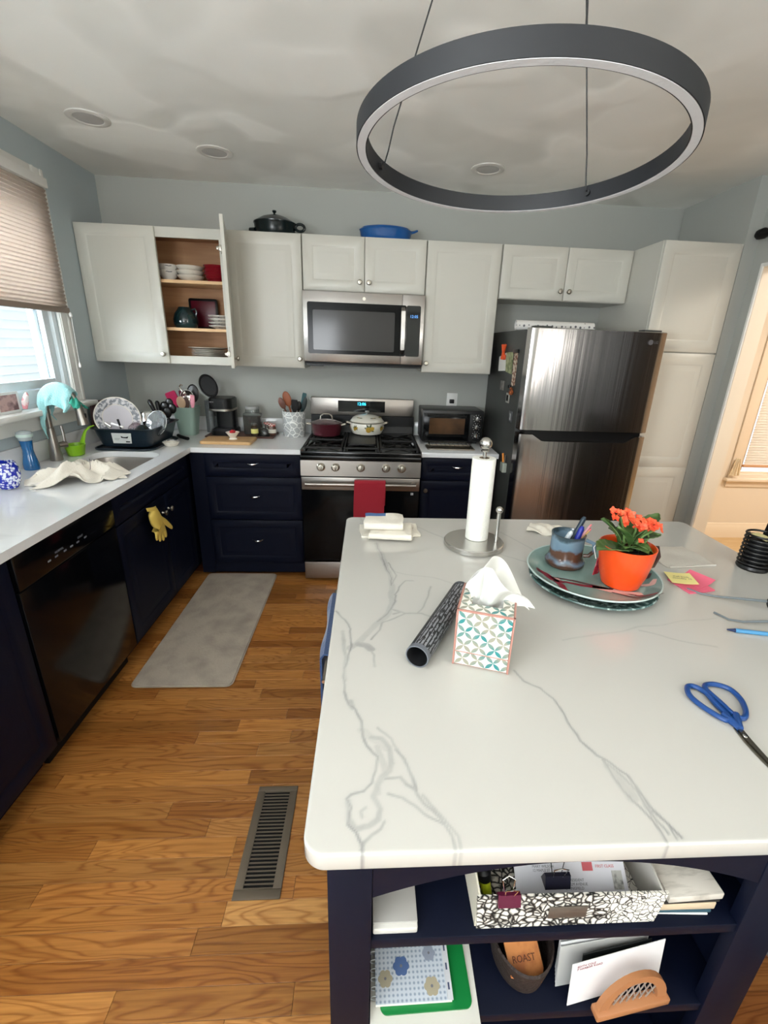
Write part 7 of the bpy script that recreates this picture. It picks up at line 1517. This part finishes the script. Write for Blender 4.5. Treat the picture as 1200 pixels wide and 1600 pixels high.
# ================================================================== ON THE ISLAND SHELVES
Z1, Z2 = ZS1+0.0005, ZS2+0.0005
t = T('silver_folder', 'thick silver-gray folder lying at the left end of the upper shelf', 'folder', (1.80, -2.98, Z1))
sv = M('silver_card', (186, 184, 180), 0.35, 0.25)
t.p('cover', B().box(1.772, 1.843, -3.078, -2.86, Z1+0.015, Z1+0.018, bev=0.001), sv); t.p('body', B().box(1.772, 1.843, -3.085, -2.86, Z1, Z1+0.0145, bev=0.003), M('silver_edge', (206, 204, 198), 0.4))
marb = M('black_white_marbled', (232, 228, 218), 0.6)
nt, n, b_ = nodes(marb); tc = add(nt, 'ShaderNodeTexCoord'); vo = add(nt, 'ShaderNodeTexVoronoi', Scale=95.0); vo.feature = 'DISTANCE_TO_EDGE'; no = add(nt, 'ShaderNodeTexNoise', Scale=28.0, Detail=2.0)
mv = add(nt, 'ShaderNodeMixRGB'); mv.inputs[0].default_value = 0.03; nt.links.new(tc.outputs['Object'], no.inputs['Vector']); nt.links.new(tc.outputs['Object'], mv.inputs[1]); nt.links.new(no.outputs['Color'], mv.inputs[2]); nt.links.new(mv.outputs[0], vo.inputs['Vector'])
rp = add(nt, 'ShaderNodeValToRGB'); rp.color_ramp.elements[0].color = lin((20, 20, 20)); rp.color_ramp.elements[1].color = lin((230, 226, 216)); rp.color_ramp.elements[0].position = 0.06; rp.color_ramp.elements[1].position = 0.24
sx3 = add(nt, 'ShaderNodeSeparateXYZ'); nt.links.new(tc.outputs['Object'], sx3.inputs[0]); mr3 = add(nt, 'ShaderNodeMapRange'); mr3.inputs['From Min'].default_value = 0.02; mr3.inputs['From Max'].default_value = 0.12; mr3.inputs['To Min'].default_value = 1.0; mr3.inputs['To Max'].default_value = 3.2; nt.links.new(sx3.outputs[0], mr3.inputs[0])
mm3 = add(nt, 'ShaderNodeMath', op='MULTIPLY'); nt.links.new(vo.outputs['Distance'], mm3.inputs[0]); nt.links.new(mr3.outputs[0], mm3.inputs[1]); nt.links.new(mm3.outputs[0], rp.inputs[0]); nt.links.new(rp.outputs[0], b_.inputs['Base Color'])
t = T('document_box', 'open box with black and white marbled paper holding mail', 'box', (2.09, -2.98, Z1))
bx_0, bx_1 = 1.938, 2.232
t.p('bottom', B().box(bx_0, bx_1, -3.082, -2.76, Z1, Z1+0.003), marb)
t.p('front_wall', B().prism_xz([(bx_0, Z1+0.0032), (bx_1, Z1+0.0032), (bx_1+0.010, Z1+0.073), (bx_0-0.006, Z1+0.080)], -3.084, -3.080), marb)
t.p('side_wall', B().prism_yz([(-3.080, Z1+0.0032), (-2.765, Z1+0.0032), (-2.765, Z1+0.135), (-3.080, Z1+0.080)], bx_0-0.003, bx_0), M('cream_box_side', (214, 208, 190), 0.6))
t.p('side_wall', B().prism_yz([(-3.080, Z1+0.0032), (-2.765, Z1+0.0032), (-2.765, Z1+0.135), (-3.080, Z1+0.073)], bx_1, bx_1+0.003), M('gray_box_side', (178, 174, 166), 0.6))
t.p('back_wall', B().box(bx_0, bx_1, -2.765, -2.760, Z1+0.0032, Z1+0.135), M('gray_box_back', (150, 148, 142), 0.6))
t.p('label_holder', B().box(2.050, 2.112, -3.0865, -3.0845, Z1+0.026, Z1+0.052, bev=0.0005), M('bronze_plate', (110, 102, 94), 0.4, 0.5)); 
def envelope(label, x0, x1, y, z, h, tilt, rot, m=None, marks=(), nm='envelope', shift=0):
    t = T(nm, label, 'envelope', ((x0+x1)/2, y, z), rot=(tilt, 0, rot)); w_ = (x1-x0)/2
    t.p('paper', B().box(-w_, w_, -0.0008, 0.0008, 0, h, bev=0.0004, seg=1), m or paper)
    return t
prm = M('faint_print', (120, 122, 130), 0.7); redp = M('red_print', (206, 96, 104), 0.6)
t = envelope('white envelope with red postmark and stamp standing in the marbled box', 2.012, 2.205, -3.066, Z1+0.006, 0.098, math.radians(-50), -0.02, M('lilac_white_paper', (226, 226, 234), 0.7))
def etext(s_, size, x, z, m): 
    q = text(s_, size, (x, -0.0012, z), (PI/2, 0, 0), m, ext=0.0001, name='printing', parent=t.o, align='LEFT')
etext('MARY WILSON\n12 MAPLE ST', 0.0055, -0.065, 0.056, prm); etext('TO RESIDENT\n48 ELM AVENUE\nSPRINGFIELD', 0.0055, -0.012, 0.034, prm)
t.p('postmark', B().box(0.022, 0.040, -0.0013, -0.0010, 0.052, 0.064), redp)
t.p('stamp', B().box(0.072, 0.089, -0.0016, -0.0010, 0.026, 0.052), M('portrait_stamp', (120, 120, 120), 0.6, mottle=((190, 190, 186), 50, 0.45, 0.55)))
etext('FIRST CLASS', 0.006, 0.045, 0.058, redp)
for i, (a, c, lb_) in enumerate((((1.962, -3.060, Z1+0.012), (1.952, -3.040, Z1+0.078), 'lime and black marker, front one in the marbled box'), ((1.956, -3.02, Z1+0.012), (1.962, -3.005, Z1+0.080), 'lime and black marker, rear one in the marbled box'))):
    t = T('marker', lb_, 'pen', a); a = Vector(a); c = Vector(c); m_ = a.lerp(c, 0.72)
    t.p('barrel', B().cyl(a, m_, 0.0085, seg=14), M('lime_plastic', (186, 200, 40), 0.35)); t.p('cap', B().tube([m_, m_.lerp(c, .7), c], 0.0105, 14, rs=[0.0105, 0.0115, 0.006]), black_pl)
def binder(lb_, x, y, z, col, s_=1.0):
    t = T('binder_clip', lb_, 'clip', (x, y, z)); m_ = M('clip_%d' % col[0], col, 0.3, 0.2)
    t.p('clamp', B().prism_yz([(y-0.010, z), (y+0.010, z), (y+0.003, z+0.016*s_), (y-0.003, z+0.016*s_)], x-0.016*s_, x+0.016*s_), m_)
    for q in (-1, 1): t.p('wire_handle', B().tube([(x-0.006*s_, y+q*0.003, z+0.015*s_), (x-0.009*s_, y+q*0.008, z+0.033*s_), (x, y+q*0.010, z+0.038*s_), (x+0.009*s_, y+q*0.008, z+0.033*s_), (x+0.006*s_, y+q*0.003, z+0.015*s_)], 0.0009, 6), chrome)
binder('wine red binder clip on the front edge of the marbled box', 1.982, -3.082, Z1+0.066, (92, 24, 52), 1.1)
binder('black binder clip in the middle of the marbled box', 2.068, -3.058, Z1+0.064, (22, 22, 34), 1.3)
# stack of booklets at the right of the upper shelf
bk_c = [((236, 236, 232), 0.0035, 'thin white booklet, bottom of the right-hand pile'), ((52, 84, 98), 0.007, 'blue-green booklet low in the right-hand pile'), ((206, 186, 158), 0.016, 'thick tan-paged booklet in the right-hand pile'), ((40, 38, 34), 0.004, 'thin black notebook in the right-hand pile'), ((206, 200, 190), 0.014, 'gray-white booklet on top of the right-hand pile')]
zz = Z1
for i, (c_, th_, lb_) in enumerate(bk_c):
    o = mk('booklet', B().box(-0.048, 0.048, -0.15, 0.15, 0, th_, bev=min(0.0018, th_*0.3)), M('booklet_%d' % i, c_, 0.6, mottle=(tuple(max(0, q-40) for q in c_), 30, 0.5, 0.8, (1, 6, 1)) if i == 4 else None)); o.location = (2.290+0.002*i, -2.925, zz); o.rotation_euler = (0, 0, -0.05+0.02*i); o['label'] = lb_; o['category'] = 'booklet'; zz += th_+0.0006
# ---- lower shelf: folder, green book, notebook
o = mk('paper_sheet', B().box(-0.096, 0.096, -0.14, 0.14, 0, 0.003), M('pale_paper', (216, 214, 206), 0.7)); o.location = (1.870, -2.968, Z2); o.rotation_euler = (0, 0, -0.02); o['label'] = 'white paper pad sticking out under the notebook on the lower shelf'; o['category'] = 'paper'
o = mk('folder', B().prism([(x, y) for x, y in rrect(-0.078, 0.086, -0.130, 0.13, 0.012)], 0, 0.003), M('green_folder', (18, 122, 58), 0.4)); o.location = (1.865, -2.955, Z2+0.0036); o.rotation_euler = (0, 0, 0.02); o['label'] = 'bright green folder under the floral notebook'; o['category'] = 'folder'
t = T('notebook', 'spiral notebook with blue flowers and dotted pattern on the lower shelf', 'notebook', (1.850, -2.950, Z2+0.0072), rot=0.01)
t.p('pages', B().box(-0.070, 0.066, -0.125, 0.115, 0, 0.008), paper)
cov = M('dotted_blue_cover', (200, 210, 222), 0.5); nt, n, b_ = nodes(cov); tc = add(nt, 'ShaderNodeTexCoord'); wv = add(nt, 'ShaderNodeTexVoronoi', Scale=130.0, Randomness=0.0); nt.links.new(tc.outputs['Object'], wv.inputs['Vector'])
rp = add(nt, 'ShaderNodeValToRGB'); rp.color_ramp.elements[0].color = lin((140, 156, 178)); rp.color_ramp.elements[1].color = lin((204, 212, 222)); rp.color_ramp.elements[0].position = 0.25; rp.color_ramp.elements[1].position = 0.45; nt.links.new(wv.outputs['Distance'], rp.inputs[0]); nt.links.new(rp.outputs[0], b_.inputs['Base Color'])
cv = t.p('cover', B().box(-0.070, 0.058, -0.126, 0.115, 0.0082, 0.0095), cov)
t.p('index_tabs', B().box(0.0585, 0.068, -0.126, 0.115, 0.0082, 0.0092), M('pale_tabs', (214, 216, 222), 0.6)); 
for i in range(5): t.p('tab_mark', B().box(0.061, 0.064, -0.112+0.028*i, -0.102+0.028*i, 0.0093, 0.0096), M('tab_ink', (70, 80, 110), 0.6))
for (x, y, r, c_) in ((-0.022, -0.075, 0.016, (84, 110, 158)), (0.032, -0.058, 0.013, (150, 158, 176)), (0.032, -0.106, 0.015, (176, 166, 142)), (-0.052, -0.092, 0.014, (172, 164, 142)), (-0.045, -0.035, 0.014, (132, 146, 176)), (0.0, -0.030, 0.012, (160, 154, 140)), (0.03, 0.02, 0.015, (110, 130, 168))):
    b = B()
    for k in range(6):
        a = k*PI/3; b.lathe([(0, 0), (r*0.42, 0), (r*0.42, 0.0003), (0, 0.0003)], (x+r*0.55*math.cos(a), y+r*0.55*math.sin(a), 0.0096+0.00002*k), seg=10)
    b.lathe([(0, 0), (r*0.5, 0), (r*0.5, 0.0004), (0, 0.0004)], (x, y, 0.0097), seg=10); t.p('printed_flower', b, M('flower_%d_%d' % (c_[0], int(y*-1000)), c_, 0.6))
    t.p('flower_dot', B().lathe([(0, 0), (r*0.16, 0), (r*0.16, 0.0003), (0, 0.0003)], (x, y, 0.0103), seg=10), prm)
for i in range(18): t.p('binding_coil', B().tube([(-0.0725+0.006*math.cos(a), -0.115+0.0128*i, 0.0045+0.006*math.sin(a)) for a in [j*2*PI/10 for j in range(10)]], 0.0007, 5, closed=True), M('coil_white', (200, 204, 210), 0.4) if i == 0 else bpy.data.materials['coil_white'])
# leather-like round basket with an orange-brown card
t = T('round_basket', 'dark brown round basket on the lower shelf', 'basket', (2.056, -3.005, Z2))
t.p('basket', B().lathe([(0, 0), (0.042, 0), (0.050, 0.01), (0.058, 0.075), (0.055, 0.078), (0.048, 0.012), (0, 0.006)], (2.056, -3.005, Z2), seg=36, sy=1.3), M('dark_wicker', (46, 34, 30), 0.7, bump=(120, 0.6)))
oc = M('orange_card', (196, 126, 66), 0.6, mottle=((170, 100, 50), 30, 0.45, 0.6))
t = T('kraft_card', 'orange-brown card with dark lettering leaning in the round basket', 'card', (2.052, -3.035, Z2+0.062), rot=(math.radians(-60), 0, 0.10))
t.p('card', B().prism_xz([(-0.032, -0.03), (0.022, -0.042), (0.031, -0.025), (0.030, 0.045), (-0.034, 0.045)], -0.002, 0.002), oc)
for s_, z_ in (('BLEND', 0.024), ('ROAST', -0.008)): text(s_, 0.014, (-0.002, -0.0026, z_), (PI/2, 0, 0), M('brown_ink_'+s_, (96, 52, 26), 0.7), name='lettering', parent=t.o)
# envelopes and napkin holder on the lower shelf
greys = [(214, 216, 220), (196, 198, 202), (206, 204, 200), (180, 182, 186), (222, 222, 224), (190, 190, 188)]
ords = ['rearmost', 'second from the back', 'third from the back', 'fourth from the back', 'fifth from the back', 'sixth from the back']
for i in range(6):
    envelope('white and gray mail piece, %s in the lower shelf pile' % ords[i], 2.122-0.002*i, 2.312-0.005*i, -3.022-0.0055*i, Z2+0.002, 0.112-0.003*i, math.radians(-4-0.5*i), 0.10, M('mail_%d' % i, greys[i], 0.6))
envelope('black glossy card behind the front envelope', 2.150, 2.290, -3.060, Z2+0.002, 0.094, math.radians(-7), 0.13, M('black_card', (30, 34, 34), 0.3))
t = envelope('white envelope with red return address leaning in front of the mail pile', 2.122, 2.312, -3.070, Z2+0.003, 0.100, math.radians(-6), 0.16, M('front_envelope', (232, 230, 232), 0.6))
etext('EDITH COLE\n7 HARBOR ROAD', 0.0065, -0.085, 0.088, M('red_address', (150, 70, 90), 0.6)); 
t = T('napkin_holder', 'arched tan wooden letter holder in front of the mail', 'holder', (2.238, -3.088, Z2), rot=0.13)
tan = M('tan_wood', (176, 120, 80), 0.4, coat=0.2)
bas = [(0.068*math.cos(a), 0.088*math.sin(a)+0.006) for a in [i*PI/16 for i in range(17)]]
inn = [(0.049*math.cos(a), 0.066*math.sin(a)+0.012) for a in [i*PI/16 for i in range(17)]]
tb = bmesh.new(); fr_, bk2 = [], []
O1 = [tb.verts.new((x, -0.005, z)) for x, z in bas]; I1 = [tb.verts.new((x, -0.005, z)) for x, z in inn]; O2 = [tb.verts.new((x, 0.005, z)) for x, z in bas]; I2 = [tb.verts.new((x, 0.005, z)) for x, z in inn]
for k in range(16):
    tb.faces.new((O1[k], O1[k+1], I1[k+1], I1[k])); tb.faces.new((O2[k], I2[k], I2[k+1], O2[k+1])); tb.faces.new((O1[k], O2[k], O2[k+1], O1[k+1])); tb.faces.new((I1[k], I1[k+1], I2[k+1], I2[k]))
for k in (0, 16): tb.faces.new((O1[k], I1[k], I2[k], O2[k]))
bmesh.ops.recalc_face_normals(tb, faces=tb.faces)
t.p('arch', B().merge(tb), tan); t.p('foot', B().box(-0.073, 0.073, -0.012, 0.009, 0.0, 0.016, bev=0.003), tan)
wv_ = B()
for k in range(-3, 4): wv_.cyl((k*0.013-0.010, 0.0, 0.014), (k*0.011+0.010, 0.0, 0.016+0.058*math.sqrt(max(0, 1-((k+1)/4.6)**2))), 0.0012, seg=6).cyl((k*0.013+0.010, 0.0015, 0.014), (k*0.011-0.010, 0.0015, 0.016+0.058*math.sqrt(max(0, 1-((k-1)/4.6)**2))), 0.0012, seg=6)
t.p('lattice', wv_, M('silver_lattice', (200, 196, 192), 0.3, 0.8), label='silver lattice')
